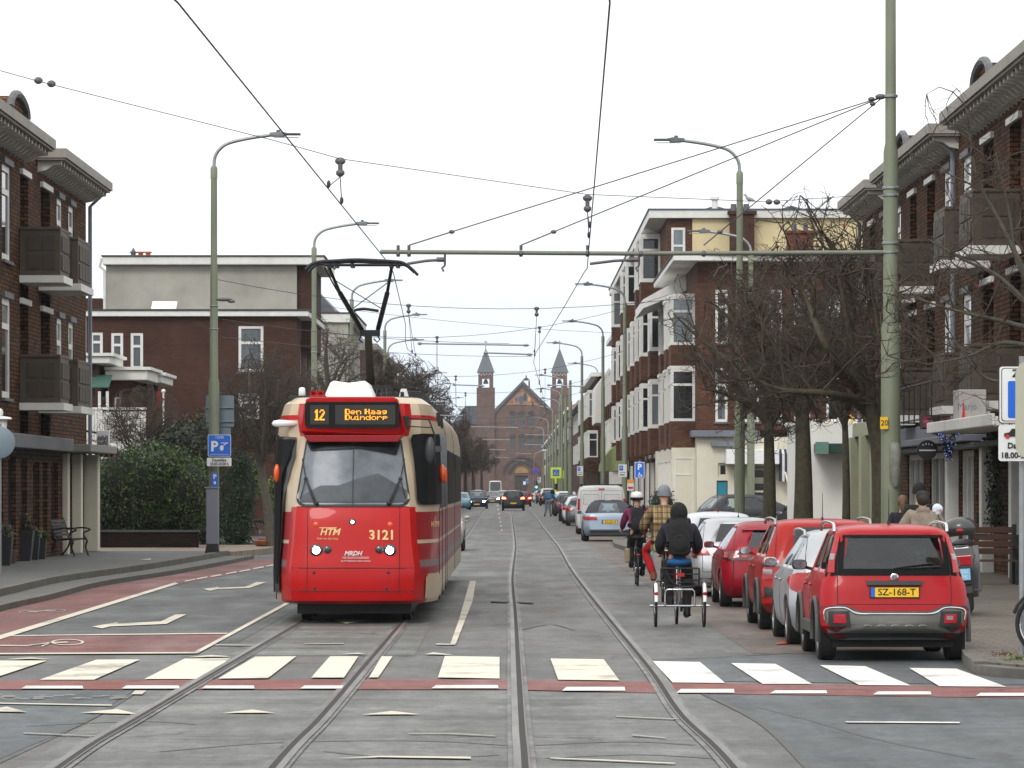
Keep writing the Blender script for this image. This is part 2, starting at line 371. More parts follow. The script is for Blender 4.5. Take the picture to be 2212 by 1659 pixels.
for t in (A4((50, 788), (220, 775), (370, 788)), A4((1370, 773), (1540, 758), (1690, 770)), A4((580, 1182), (850, 1155), (1005, 1191)), A4((-150, 1170), (50, 1137), (205, 1178)), A4((1620, 1183), (1840, 1159), (2005, 1183)), A5((765, 905), (990, 878), (1190, 902)), A5((550, 208), (845, 210), (655, 238)), A5((625, 462), (740, 450), (800, 462)), A5((1230, 462), (1290, 448), (1435, 466))):
 mark(t)
mark(A5((590, 1224), (900, 1207), (1560, 1214), (1566, 1228), (900, 1217)))
mark(A5((1310, 384), (1450, 386), (1450, 392), (1310, 390)))
mark(A5((350, 383), (640, 381), (640, 388), (350, 388)), M_MARKO)
mark(A6((222, 1219), (700, 1238), (1130, 1259), (1130, 1265), (700, 1246), (222, 1226)))
mark(A6((700, 914), (1155, 935), (1155, 940), (700, 919)), M_MARKO)
mark(A6((815, 1050), (1060, 1073), (1060, 1077), (815, 1057)), M_MARKO)
mark(A5((1110, 1040), (1410, 1040), (1740, 1058), (1740, 1063), (1410, 1045), (1110, 1044)), M_MARKO)
mark([(1827, 1562), (2073, 1563.5), (2073, 1566), (1827, 1564.5)], M_MARKW)
mark(A4((-200, 1107), (0, 1108), (815, 1123), (815, 1130), (0, 1115), (-200, 1114)))
mark(A4((955, 1046), (985, 1020), (1062, 1020), (1035, 1047)))
mark(A4((170, 1327), (770, 1353), (770, 1358), (170, 1332)), M_MARKO)
random.seed(5)
mk = MB()
for k in range(26):
 x = rnd(-40, 860); y = rnd(1048, 1080); w = rnd(30, 130)
 q = gp(A4((x, y), (x+w, y-1.0), (x+w, y+1.6), (x, y+2.4))); mk.poly([(p[0], p[1], .017) for p in q])
struct(mk.build('road_marking', M_MARKO))
mark([(1015, 1256.5), (1028, 1256.5), (1021, 1300), (985, 1393), (973, 1393), (990, 1345), (1003, 1300)], z=.0165)
for k, (u, v) in enumerate([(615, 1218), (590, 1222.5), (562, 1228), (532, 1234), (503, 1239), (470, 1245), (440, 1250), (414, 1255)]):
 mark([(u-16, v+3.3), (u-14, v+.6), (u+8, v-3.4), (u+8, v-1)])
for k in range(7):   # short dashes of the far centre line
 u, v = 1075-k*-1.5, 1090+k*9; mark([(u-2, v), (u+2, v), (u+1.5, v+4), (u-2.5, v+4)], M_MARKO)
def gcyc(cx, cy, rx, ry, th=.16):
 n = 24; m = MB()
 for i in range(n):
  a0, a1 = 2*PI*i/n, 2*PI*(i+1)/n
  q = [G(cx+rx*k*math.cos(a), cy+ry*k*math.sin(a)) for k, a in ((1, a0), (1, a1), (1-th, a1), (1-th, a0))]
  m.poly([(p[0], p[1], .0175) for p in q])
 return m
def gline(m, a, b, w=1.1):
 q = gp([(a[0], a[1]-w), (b[0], b[1]-w), (b[0], b[1]+w), (a[0], a[1]+w)]); m.poly([(p[0], p[1], .0176) for p in q])
c = gcyc(146, 1390, 36, 6.5); gline(c, (60, 1397), (110, 1391)); gline(c, (110, 1391), (90, 1399)); gline(c, (0, 1397), (62, 1398)); gline(c, (110, 1391), (146, 1390)); struct(c.build('road_marking', M_MARKC))
c = gcyc(60, 1324, 20, 3); struct(c.build('road_marking', M_MARKO)); c = gcyc(120, 1321, 22, 3); gline(c, (60, 1324), (120, 1321), .8); struct(c.build('road_marking', M_MARKO))
def crom(pts, k=10):
 o = []; n = len(pts)
 for i in range(n-1):
  p0, p1, p2, p3 = pts[max(i-1, 0)], pts[i], pts[i+1], pts[min(i+2, n-1)]
  for j in range(k):
   t = j/k
   o.append(.5*((2*p1) + (p2-p0)*t + (2*p0-5*p1+4*p2-p3)*t*t + (3*p1-p0-3*p2+p3)*t**3))
 o.append(pts[-1]); return o
LL = [(-700, 2300), (127.6, 1659), (329.6, 1534), (656.7, 1341), (800, 1256), (905, 1193), (985, 1143), (1040, 1105), (1075, 1078)]
LR = [(100, 2300), (597.6, 1659), (695.5, 1555), (778.7, 1457), (879.6, 1335), (950, 1240), (1002, 1167), (1054, 1095), (1080, 1078)]
RL = [(1160, 2300), (1129, 1659), (1123, 1576), (1117, 1457), (1111, 1330), (1105.5, 1250), (1111, 1200), (1112.5, 1175), (1108, 1135), (1104, 1105), (1101, 1085), (1100, 1070)]
RR = [(2080, 2300), (1586.5, 1659), (1473.7, 1546), (1408.4, 1451), (1331, 1356), (1268.8, 1279), (1231, 1227), (1204, 1180), (1172, 1139), (1148, 1105), (1129, 1080), (1115, 1066)]
def strip(pts, o0, o1, z, m):
 n = len(pts); L = []; R = []
 for i, p in enumerate(pts):
  t = pts[min(i+1, n-1)] - pts[max(i-1, 0)]; t = Vector((t.x, t.y, 0)).normalized(); s = Vector((t.y, -t.x, 0))
  L.append(Vector((p.x, p.y, z)) + s*o0); R.append(Vector((p.x, p.y, z)) + s*o1)
 for i in range(n-1): m.quad(L[i], R[i], R[i+1], L[i+1])
M_RAIL = mat('worn_rail_steel', (.16, .155, .15), .5, .4, .5, 3, stretch=(1, .1, 1))
M_RAILLIP = mat('rusty_rail_lip', (.12, .10, .09), .5, .6, .4, 3, stretch=(1, .1, 1))
M_GROOVE = mat('rail_groove', (.012, .011, .01), .8)
for rp, sgn in ((LL, 1), (LR, -1), (RL, 1), (RR, -1)):
 pts = crom([G(u, v) for u, v in rp], 14)
 m = MB(); strip(pts, -.10, .095, .012, m); b_ = struct(m.build('rail_bedding', A_BAND))
 m = MB(); strip(pts, -sgn*.062, -sgn*.008, .020, m); struct(m.build('rail', M_RAIL))
 m = MB(); strip(pts, -sgn*.008, sgn*.040, .019, m); struct(m.build('rail_groove', M_GROOVE))
 m = MB(); strip(pts, sgn*.040, sgn*.055, .0205, m); struct(m.build('rail', M_RAILLIP))
# expansion slot near the right rail
mark([(1060, 1300.5), (1152, 1303.5), (1152, 1305.8), (1060, 1302.8)], M_GROOVE, name='slot_drain')
# oil and tyre marks across the junction
M_TYRE = mat('tyre_mark', (.045, .047, .048), .6, 0, .4, 8)
for pts in ([(350, 1625), (600, 1606), (900, 1602), (1100, 1612)], [(1150, 1612), (1350, 1604), (1500, 1611)], [(60, 1570), (300, 1560), (420, 1566)], [(-60, 1665), (60, 1612), (160, 1572), (240, 1530), (296, 1495)], [(1506, 1494), (1640, 1562), (1745, 1662)], [(1397, 1424), (1450, 1426), (1700, 1412)], [(700, 1625), (880, 1640), (1080, 1633)], [(1180, 1640), (1380, 1632), (1560, 1642)], [(330, 1395), (500, 1385), (690, 1391)], [(1130, 1360), (1190, 1350), (1240, 1362)], [(1640, 1530), (1760, 1560), (1900, 1600), (2100, 1640)]):
 m = MB(); strip(crom([G(u, v) for u, v in pts], 8), -.035, .02, .0062, m); struct(m.build('road_crack', M_TYRE))
def pavers(name, c1, c2, mort, bw=.3, bh=.3, var=.2):
 if name in MATS: return MATS[name]
 m, t, b = _base(name); N = t.nodes.new; L = t.links.new
 tc = N('ShaderNodeTexCoord'); br = N('ShaderNodeTexBrick'); L(tc.outputs['Object'], br.inputs['Vector'])
 br.inputs['Scale'].default_value = 1; br.inputs['Brick Width'].default_value = bw; br.inputs['Row Height'].default_value = bh; br.inputs['Mortar Size'].default_value = .012
 br.inputs['Color1'].default_value = (*c1, 1); br.inputs['Color2'].default_value = (*c2, 1); br.inputs['Mortar'].default_value = (*mort, 1)
 n = N('ShaderNodeTexNoise'); n.inputs['Scale'].default_value = .8; n.inputs['Detail'].default_value = 8; L(tc.outputs['Object'], n.inputs['Vector'])
 mr = N('ShaderNodeMapRange'); L(n.outputs['Fac'], mr.inputs[0]); mr.inputs[1].default_value = .3; mr.inputs[2].default_value = .7; mr.inputs[3].default_value = 1-var; mr.inputs[4].default_value = 1+var
 vm = N('ShaderNodeVectorMath'); vm.operation = 'SCALE'; L(br.outputs['Color'], vm.inputs[0]); L(mr.outputs[0], vm.inputs['Scale']); L(vm.outputs[0], b.inputs['Base Color'])
 b.inputs['Roughness'].default_value = .7
 bu = N('ShaderNodeBump'); bu.invert = True; bu.inputs['Strength'].default_value = .4; bu.inputs['Distance'].default_value = .01; L(br.outputs['Fac'], bu.inputs['Height']); L(bu.outputs[0], b.inputs['Normal'])
 MATS[name] = m; return m
M_PAVE = pavers('grey_pavers', (.11, .112, .106), (.08, .082, .078), (.03, .03, .026))
M_PAVEB = pavers('sandy_pavers', (.33, .265, .20), (.26, .205, .155), (.12, .10, .08), .21, .105)
M_PAVEO = pavers('olive_brown_pavers', (.13, .112, .086), (.095, .083, .066), (.04, .04, .03), .3, .3)
M_KERB = mat('kerb_stone', (.115, .11, .095), .8, 0, .25, 4, bump=.25, dirt=.6)
def slab(name, pts, z0, z1, mt):
 m = MB(); m.prism([(p[0], p[1], z0) for p in pts], (0, 0, z1-z0)); return struct(m.build(name, mt))
KL = [(-700, 1540), (-300, 1405), (0, 1321.7), (110, 1296), (220, 1266.7), (377, 1241.5), (480, 1222), (549, 1207.5)]
kl = crom([G(u, v) for u, v in KL], 6)
def offs(pts, d):
 n = len(pts); o = []
 for i, p in enumerate(pts):
  t = pts[min(i+1, n-1)] - pts[max(i-1, 0)]; t = Vector((t.x, t.y, 0)).normalized(); o.append(Vector((p.x, p.y, 0)) + Vector((-t.y, t.x, 0))*d)
 return o
def kerb(name, a, b, z0, z1, mt):
 m = MB(); n = len(a)
 for i in range(n-1):
  m.prism([(a[i].x, a[i].y, z0), (a[i+1].x, a[i+1].y, z0), (b[i+1].x, b[i+1].y, z0), (b[i].x, b[i].y, z0)], (0, 0, z1-z0))
 # drop the inner end caps by merging; joints stay as fine lines between stones
 return struct(m.build(name, mt))
kerb('kerb', kl, offs(kl, .16), -.02, .10, M_KERB)
kerb('gutter', offs(kl, .16), offs(kl, .75), -.02, .085, M_PAVE)
kerb('kerb', offs(kl, .75), offs(kl, .93), -.02, .21, M_KERB)
inner = offs(kl, .93)
slab('pavement', [*[(p.x, p.y) for p in inner], (-7.6, 109.5), (-30, 109.5), (-30, inner[0].y)], -.02, .18, M_PAVE)
slab('pavement', [(-7.5, 109.5), (-6.9, 115), (-6.9, 122), (-40, 122), (-40, 109.5)], -.02, .16, M_PAVEB)
slab('side_street', [(-6.8, 122), (-6.6, 128), (-40, 128), (-40, 122)], -.02, .05, A_LANE)
slab('pavement', [(-6.6, 128), (-6.4, 900), (-40, 900), (-40, 128)], -.02, .14, M_PAVE)
KR = [(4.72, 41.6), (4.80, 43.2), (5.05, 46), (5.2, 55), (5.25, 80), (5.2, 113), (3.35, 121), (3.2, 128), (3.4, 138), (4.5, 146), (4.6, 900)]
krp = [Vector((x, y, 0)) for x, y in KR]
kin = offs(krp, -.15)
kerb('kerb', krp, kin, -.02, .13, M_KERB)
slab('pavement', [*[(p.x, p.y) for p in kin], (40, 900), (40, 41.2), (7, 41.2), (5.3, 40.7)], -.02, .12, M_PAVEO)
# corner kerb turning to the side street at the right
c = crom([Vector((4.72, 41.6, 0)), Vector((4.9, 40.8, 0)), Vector((5.35, 40.25, 0)), Vector((6.2, 40.1, 0)), Vector((9, 40.1, 0))], 5)
kerb('kerb', offs(c, .22), c, -.02, .10, M_KERB)
# ================================================================ BUILDINGS
B_DARK = brick('dark_brown_brick', (.15, .060, .021), (.036, .018, .009), (.010, .007, .004), .24, .095, ms=.016, bump=.8, var=.3)
B_RED = brick('red_brown_brick', (.078, .029, .019), (.05, .02, .015), (.06, .042, .033), .22, .068)
B_BAY = brick('orange_brown_brick', (.15, .062, .036), (.08, .038, .025), (.055, .038, .03), .22, .08)
B_FAR = brick('plum_brick', (.12, .055, .045), (.08, .042, .036), (.09, .07, .062), .3, .1)
B_CHUR = brick('church_brick', (.155, .092, .072), (.11, .07, .058), (.13, .10, .085), .5, .2, var=.2)
B_BRIGHT = brick('bright_red_brick', (.24, .06, .035), (.17, .045, .03), (.12, .07, .05), .25, .1)
M_STUCCO = mat('weathered_stucco', (.40, .385, .34), .9, 0, .14, 1.1, bump=.2, bscale=30, dirt=.5)
M_YELLOW = mat('pale_yellow_render', (.66, .56, .33), .9, 0, .06, 2, bump=.15, bscale=30, dirt=.15)
M_WREND = mat('white_render', (.74, .73, .69), .85, 0, .05, 2, bump=.15, bscale=40, dirt=.15)
M_CREAM = mat('cream_paint', (.66, .63, .52), .6, 0, .05, 3, dirt=.2)
M_ROOFD = mat('dark_roofing', (.05, .052, .055), .8, 0, .2, 2)
M_SOFFIT = mat('soffit_board', (.27, .25, .22), .7, 0, .12, 3, dirt=.35)
M_TILE = mat('orange_roof_tiles', (.50, .12, .045), .7, 0, .2, 4)
M_SLATE = mat('blue_slate', (.085, .10, .12), .6, 0, .2, 3)
M_OLIVE = mat('olive_painted_stone', (.27, .28, .185), .7, 0, .1, 2, dirt=.25)
M_GREYB = mat('blue_grey_trim', (.15, .165, .20), .6, 0, .1, 3)
M_LEAD = mat('lead_sill', (.10, .105, .115), .6, 0, .2, 3)
M_TEAL = mat('teal_door_paint', (.012, .22, .32), .4, 0, .05, 3)
M_INTER = mat('dim_interior', (.03, .028, .026), .9, 0, .4, 1.5)
def wall(m, O, U, N, w, z0, z1, holes, depth=.18, mi=None):
 """vertical wall from O along U, outward N, with rectangular holes (u0,u1,z0,z1) and their reveals"""
 O = Vector(O); U = Vector(U); N = Vector(N)
 us = sorted({0, w, *[h[0] for h in holes], *[h[1] for h in holes]}); zs = sorted({z0, z1, *[h[2] for h in holes], *[h[3] for h in holes]})
 pt = lambda u, z, d=0: (O.x+U.x*u+N.x*d, O.y+U.y*u+N.y*d, z)
 for i in range(len(us)-1):
  for j in range(len(zs)-1):
   cu, cz = (us[i]+us[i+1])/2, (zs[j]+zs[j+1])/2
   if any(h[0] < cu < h[1] and h[2] < cz < h[3] for h in holes): continue
   m.quad(pt(us[i], zs[j]), pt(us[i+1], zs[j]), pt(us[i+1], zs[j+1]), pt(us[i], zs[j+1]), mi)
 for u0, u1, a, b in holes:
  for p, q in (((u0, a), (u0, b)), ((u1, b), (u1, a)), ((u0, b), (u1, b)), ((u1, a), (u0, a))):
   m.quad(pt(*p), pt(*q), pt(*q, -depth), pt(*p, -depth), mi)
def window(parent, O, U, N, h, fm=None, gm=None, inset=.10, fw=.07, trans=None, mull=0, sill=None, lintel=None, name='window', depth=.18, fd=.06):
 """window part (frame) with its pane as a sub-part"""
 O = Vector(O); U = Vector(U); N = Vector(N); u0, u1, a, b = h; Z = Vector((0, 0, 1))
 pt = lambda u, z, d: O + U*u + N*d + Z*(z-O.z)
 m = MB()
 def bar(ua, ub, za, zb): m.obox(pt(ua, za, -inset-fd), U*(ub-ua), N*fd, Z*(zb-za))
 bar(u0, u0+fw, a, b); bar(u1-fw, u1, a, b); bar(u0+fw, u1-fw, a, a+fw); bar(u0+fw, u1-fw, b-fw, b)
 if trans: bar(u0+fw, u1-fw, lerp(a, b, trans)-fw*.45, lerp(a, b, trans)+fw*.45)
 for k in range(mull):
  c = lerp(u0, u1, (k+1)/(mull+1)); bar(c-fw*.4, c+fw*.4, a+fw, b-fw)
 f = m.build(name, fm or M_WHITEP, parent)
 g = MB(); g.quad(pt(u0+.02, a+.02, -inset-fd*.6), pt(u1-.02, a+.02, -inset-fd*.6), pt(u1-.02, b-.02, -inset-fd*.6), pt(u0+.02, b-.02, -inset-fd*.6))
 g.build('pane', gm or (M_GLASSB if rnd(0, 1) < .6 else M_CURTSKY), f)
 if sill:
  s = MB(); s.obox(pt(u0-.06, a-.07, -.05), U*(u1-u0+.12), N*.13, Z*.068); s.build('sill', sill, f)
 if lintel:
  s = MB(); s.obox(pt(u0-.08, b+.003, -.05), U*(u1-u0+.16), N*.13, Z*.13); s.build('lintel', lintel, f)
 return f
X, Yv = Vector((1, 0, 0)), Vector((0, 1, 0))
def cornice(parent, x0, x1, y0, y1, z, ov=.6, th=.28, top=M_ROOFD, brackets=None, side='x+', mt=None):
 """projecting flat roof edge; brackets along the street side"""
 m = MB(); m.box(x0, x1, y0, y1, z, z+th*.62); m.box(x0-.05 if side == 'x-' else x0, x1+.05 if side == 'x+' else x1, y0-.05, y1+.05, z+th*.62, z+th)
 c = m.build('cornice', mt or M_SOFFIT, parent)
 r = MB(); r.box(x0+.05, x1-.05, y0+.05, y1-.05, z+th, z+th+.03); r.build('roofing', top, c)
 return c
random.seed(11)
def brick_block(label, sx, Xf, y0, y1, base, steps, cols, back=12, ground=None, floors=((3.05, 5.55), (6.05, 8.6)), dormers=(), loggia=(), winw=1.15, balcony_z=(3.35, 6.45), pipes=()):
 root = thing('apartment_building', label, 'apartment building', (Xf, (y0+y1)/2, base))
 N = Vector((sx, 0, 0)); O = Vector((Xf, y0, base))
 ztop = max(s[2] for s in steps)+.05
 holes = []
 wins = []
 for c in cols:
  for fl in (0, 1):
   a = (3.9, 7.0)[fl]; b = (6.15, 9.15)[fl]
   kind = c[1]; w = c[2]
   h = (c[0]-y0-w/2, c[0]-y0+w/2, a if kind == 'w' else a-.75, b)
   holes.append(h); wins.append((h, kind, fl))
 gh = [(g[0]-y0, g[1]-y0, g[2], g[3]) for g in (ground or [])]
 m = MB()
 wall(m, O, Yv, N, y1-y0, base, ztop, holes+gh, .3)
 xb = Xf - sx*back
 for yy, nn in ((y0, -1), (y1, 1)):
  m.quad((Xf, yy, base), (xb, yy, base), (xb, yy, ztop), (Xf, yy, ztop))
 m.quad((xb, y0, base), (xb, y1, base), (xb, y1, ztop), (xb, y0, ztop)); m.quad((Xf, y0, ztop), (Xf, y1, ztop), (xb, y1, ztop), (xb, y0, ztop))
 m.build('wall', B_DARK, root)
 for h, kind, fl in wins:
  if kind == 'w': window(root, O, Yv, N, h, inset=.02, sill=M_LEAD, lintel=M_LEAD, trans=.72, fw=.15)
  else: window(root, O, Yv, N, h, fm=M_WOODB, gm=M_GLASSB, inset=.22, trans=.75, mull=1, fw=.09, lintel=M_WHITEP)
 for (s0, s1, z) in steps:
  xs = sorted((Xf - sx*.4, Xf + sx*.66))
  m = MB(); m.box(xs[0], xs[1], s0, s1, z, z+.10); xo = Xf + sx*.66
  m.box(min(xo, xo+sx*.06), max(xo, xo+sx*.06), s0-.04, s1+.04, z+.05, z+.27)
  m.box(min(Xf-sx*.4, xo), max(Xf-sx*.4, xo), s0-.04, s0-.003, z+.05, z+.27); m.box(min(Xf-sx*.4, xo), max(Xf-sx*.4, xo), s1+.003, s1+.04, z+.05, z+.27)
  xb2 = Xf - sx*back
  m.box(min(Xf-sx*.4, xb2), max(Xf-sx*.4, xb2), s0, s1, z, z+.25)
  c = m.build('cornice', M_SOFFIT, root)
  k = int((s1-s0)/.62)
  for i in range(k):
   yy = s0 + .25 + i*(s1-s0-.5)/(k-1)
   a = [(Xf+sx*.002, yy-.07, z-.002), (Xf+sx*.58, yy-.07, z-.002), (Xf+sx*.57, yy-.07, z-.10), (Xf+sx*.35, yy-.07, z-.13), (Xf+sx*.2, yy-.07, z-.24), (Xf+sx*.002, yy-.07, z-.28)]
   MB().prism(a, (0, .14, 0)).build('bracket', mat('bracket_paint', (.50, .48, .43), .7, 0, .1, 3, dirt=.3), c)
  if z < ztop - .05:
   pass
 for (yy, w, z) in dormers:
  m = MB(); n = 8; pts = [(yy + w/2*math.cos(PI*i/n), z + .55 + .42*math.sin(PI*i/n)) for i in range(n+1)]
  out = [(Xf-sx*.05, yy+w/2, z), *[(Xf-sx*.05, p, q) for p, q in pts], (Xf-sx*.05, yy-w/2, z)]
  m.prism(out, (-sx*3, 0, 0)); d = m.build('dormer', B_DARK, root)
  m = MB(); m.tube([(Xf+sx*.0, p, q+.05) for p, q in pts], .09, 6); m.build('coping', M_LEAD, d)
 for (yy, w) in loggia:
  for fl, z in enumerate(balcony_z):
   pr = .95
   xo = Xf + sx*pr; m = MB()
   a, b = sorted((Xf+sx*.005, xo)); t = .06
   m.box(a, b, yy-w/2, yy-w/2+t, z, z+1.05); m.box(a, b, yy+w/2-t, yy+w/2, z, z+1.05)
   xa, xc = sorted((xo-sx*t, xo)); m.box(xa, xc, yy-w/2+t, yy+w/2-t, z, z+1.05)
   m.box(a, b, yy-w/2-.04, yy+w/2+.04, z+1.052, z+1.12)
   bal = m.build('balcony', M_WOODB, root, bevel=.008)
   m = MB()   # recessed look of framed panels on the boards
   k = 4
   for i in range(k):
    c0 = lerp(yy-w/2+.12, yy+w/2-.12, i/k)+.03; c1 = lerp(yy-w/2+.12, yy+w/2-.12, (i+1)/k)-.03
    for z0 in (z+.12, z+.56): m.box(*sorted((xo+sx*.001, xo+sx*.03)), c0, c1, z0, z0+.36)
   m.build('panel_trim', mat('panel_brown', (.05, .038, .026), .7), bal); m = MB()
   for i in range(2):
    c0 = lerp(a+.15, b-.1, i/2)+.03; c1 = lerp(a+.15, b-.1, (i+1)/2)-.03
    for z0 in (z+.15, z+.58): m.box(c0, c1, yy-w/2-.028, yy-w/2-.001, z0, z0+.34)
   m.build('panel_trim', mat('panel_brown', (.05, .038, .026), .7), bal)
   m = MB(); m.box(*sorted((Xf+sx*.005, xo+sx*.08)), yy-w/2-.07, yy+w/2+.07, z-.17, z-.003); m.build('slab', M_WHITEP if fl == 0 or True else M_LEAD, bal)
 for yy in pipes:
  m = MB(); m.tube([(Xf+sx*.10, yy, base+.1), (Xf+sx*.10, yy, ztop-.4), (Xf+sx*.45, yy, ztop-.05)], .055, 8); m.build('downpipe', mat('grey_blue_pipe', (.20, .22, .26), .5), root, smooth=40)
 return root
GW = [(81, 85, .5, 2.5), (86, 88.5, .2, 2.6), (89.3, 91.3, .4, 2.55), (92.2, 93.6, .2, 2.6), (94.6, 95.8, .4, 2.55), (97, 98.3, .5, 2.5), (99, 100, .6, 2.5), (100.8, 102.3, .5, 2.5), (103.8, 105.4, .3, 2.62), (106, 108.3, .3, 2.62)]
westb = brick_block('dark brown brick block with bracketed eaves and boxed wooden balconies behind the iron bench', 1, -11.4, 78, 109, .18,
 steps=((78, 95.4, 9.75), (97.7, 108.9, 9.75)), cols=[(81, 'w', 1.6), (84.6, 'w', 1.6), (88.2, 'w', 1.6), (91.8, 'w', 1.5), (95.2, 'l', 1.6), (99.5, 'l', 2.0), (102.6, 'w', 1.15), (105.3, 'w', 1.15)],
 ground=GW, loggia=((95.2, 1.8), (99.5, 2.8)), dormers=((94.2, 3.2, 9.95),), pipes=(109.1,), balcony_z=(3.85, 6.8))
for i, g in enumerate(GW): window(westb, Vector((-11.4, 78, .18)), Yv, X, (g[0]-78, g[1]-78, g[2], g[3]), fm=M_CREAM if i > 7 else M_BLACK, gm=M_GLASSB, inset=.04 if i > 7 else .12, mull=1 if g[1]-g[0] > 1.5 else 0, fw=.14 if i > 7 else .07, name='shop_window', fd=.1)
for a, b, c, d in ((-11.397, -11.25, 103.2, 103.7), (-11.397, -11.15, 105.45, 105.9), (-11.397, -11.02, 108.4, 109.0)): MB().box(a, b, c, d, .18, 2.75).build('pillar', M_CREAM, westb, bevel=.02)
MB().box(-11.397, -10.6, 102.6, 109.3, 2.78, 2.98).build('canopy', M_CONC, westb, bevel=.02)
MB().box(-11.397, -11.0, 79, 102.3, 2.78, 3.1).build('canopy', M_LEAD, westb, bevel=.02)
m = MB()
for i in range(9):
 x0 = -11.2 + i*.07; m.cm = i % 2; m.box(x0, x0+.07, 109.33, 109.36, 2.70, 2.93)
m.build('striped_valance', [mat('valance_red', (.16, .035, .045), .8), mat('valance_white', (.42, .40, .38), .8)], westb)
def flat_house(label, x0, x1, y0, y1, base, ztop, mt, wins=(), swins=(), cm=M_WHITEP, ov=.5, name='brick_house', cat='house', th=.42, chim=()):
 """house whose front looks at the camera (-Y): wins are (u0,u1,z0,z1) on that side, swins on the street side (+X)"""
 root = thing(name, label, cat, ((x0+x1)/2, y0, base))
 m = MB(); hs = [(w[0]-x0, w[1]-x0, w[2], w[3]) for w in wins]
 wall(m, (x0, y0, base), X, -Yv, x1-x0, base, ztop, hs, .15)
 hs2 = [(w[0]-y0, w[1]-y0, w[2], w[3]) for w in swins]
 wall(m, (x1, y0, base), Yv, X, y1-y0, base, ztop, hs2, .15)
 m.quad((x0, y0, base), (x0, y1, base), (x0, y1, ztop), (x0, y0, ztop)); m.quad((x0, y1, base), (x1, y1, base), (x1, y1, ztop), (x0, y1, ztop))
 m.build('wall', mt, root)
 for w, h in zip(wins, hs): window(root, (x0, y0, base), X, -Yv, h, gm=M_CURTSKY, trans=.63, inset=.02, fw=.10, sill=M_LEAD)
 for h in hs2: window(root, (x1, y0, base), Yv, X, h, trans=.63, inset=.05, fw=.08)
 m = MB(); m.box(x0-.1, x1+ov, y0-ov*.5, y1+.1, ztop+.003, ztop+th); m.build('cornice', cm, root, bevel=.02)
 m = MB(); m.box(x0-.15, x1+ov+.04, y0-ov*.5-.04, y1+.14, ztop+th+.002, ztop+th+.06); m.build('roof', M_ROOFD, root)
 for (cx, cy, w, h, pots) in chim:
  m = MB(); m.box(cx-w/2, cx+w/2, cy-.3, cy+.3, ztop, ztop+h); m.box(cx-w/2-.06, cx+w/2+.06, cy-.36, cy+.36, ztop+h+.002, ztop+h+.1); c = m.build('chimney', B_RED, root)
  for k in range(pots):
   q = MB(); xx = cx + (k-(pots-1)/2)*.42; q.cyl((xx, cy, ztop+h+.1), (xx, cy, ztop+h+.42), .11, .10, 10); q.cyl((xx, cy, ztop+h+.42), (xx, cy, ztop+h+.5), .17, .15, 10); q.build('chimney_pot', M_TILE if k != 1 else M_LEAD, c, smooth=40)
 return root
Y0 = 145; k = Y0/F
zz = lambda v, Y: HC - (v-HY)/F*Y
xx = lambda u, Y: (u-1106)/F*Y
w1 = [(xx(a, Y0), xx(b, Y0), zz(d, Y0), zz(c, Y0)) for a, b, c, d in ((195, 222, 718, 775), (240, 266, 719, 790), (282, 309, 719, 797), (515, 569, 704, 803), (515, 560, 850, 905))]
h1 = flat_house('plum brick house with white eaves behind the hedge, its big white window facing the crossing', xx(186, Y0), xx(640, Y0), Y0, 157, .14, zz(684, Y0), B_RED, w1, [(148, 149.2, 5.2, 7.2), (152, 153.2, 5.2, 7.2), (148, 149.2, 2, 4), (152, 153.2, 2, 4)], th=.20, ov=.45)
Y1 = 148.5
m = MB(); x0, x1 = xx(229, Y1), xx(641, Y1); z0, z1 = zz(684, Y0)+.2, zz(573, Y1)
m.box(x0, x1, Y1, 157, z0+.06, z1); m.build('upper_storey', M_STUCCO, h1)
m = MB(); m.box(x1+.002, x1+.5, Y1+.25, 156.8, z0-1.2, z1-.01); pb = m.build('brick_pier', B_RED, h1)
m = MB(); [m.box(x1+.503, x1+.53, Y1+.6+i*1.2, Y1+1.1+i*1.2, z0+.3, z1-.1) for i in range(5)]; m.build('painted_recess', M_ROOFD, pb)  # dark raised strips, the shade of recesses put into their colour
m = MB(); m.box(x0-.1, x1+1.0, Y1-.35, 157.2, z1+.003, z1+.30); m.build('fascia', M_WHITEP, h1, bevel=.03)
m = MB(); m.box(x0-.14, x1+1.04, Y1-.4, 157.3, z1+.302, z1+.35); m.build('roof', M_ROOFD, h1)
for i, u in enumerate((288, 304, 320)):
 m = MB(); q = P(u, 553, Y1+2); m.cyl((q.x, q.y, z1+.3), (q.x, q.y, z1+.56), .10, .09, 10); m.cyl((q.x, q.y, z1+.56), (q.x, q.y, z1+.61), .14, .14, 10)
 if i == 0: m.cyl((q.x, q.y, z1+.61), (q.x, q.y, z1+.76), .09, .01, 8)
 m.build('roof_vent', M_TILE if i else M_LEAD, h1, smooth=40)
m = MB(); q = P(355, 666, 146.5); m.obox((q.x-.45, 146.2, zz(684, Y0)+.24), (.9, 0, 0), (0, .6, .3), (0, -.03, .09)); m.build('skylight', M_WHITEP, h1)
m = MB(); q = P(200, 650, 146.5); m.box(q.x-.35, q.x+.35, 146.2, 146.8, zz(684, Y0)+.2, zz(645, 146.5)); m.build('chimney', B_RED, h1)
m = MB(); m.tube([(x0-.15, Y1-.1, z1+.25), (x0-.22, Y1-.1, z1-.05), (x0-.05, Y1-.05, z1-.2), (x0-.05, Y1-.05, z0)], .05, 8); m.build('downpipe', M_WHITEP, h1, smooth=40)
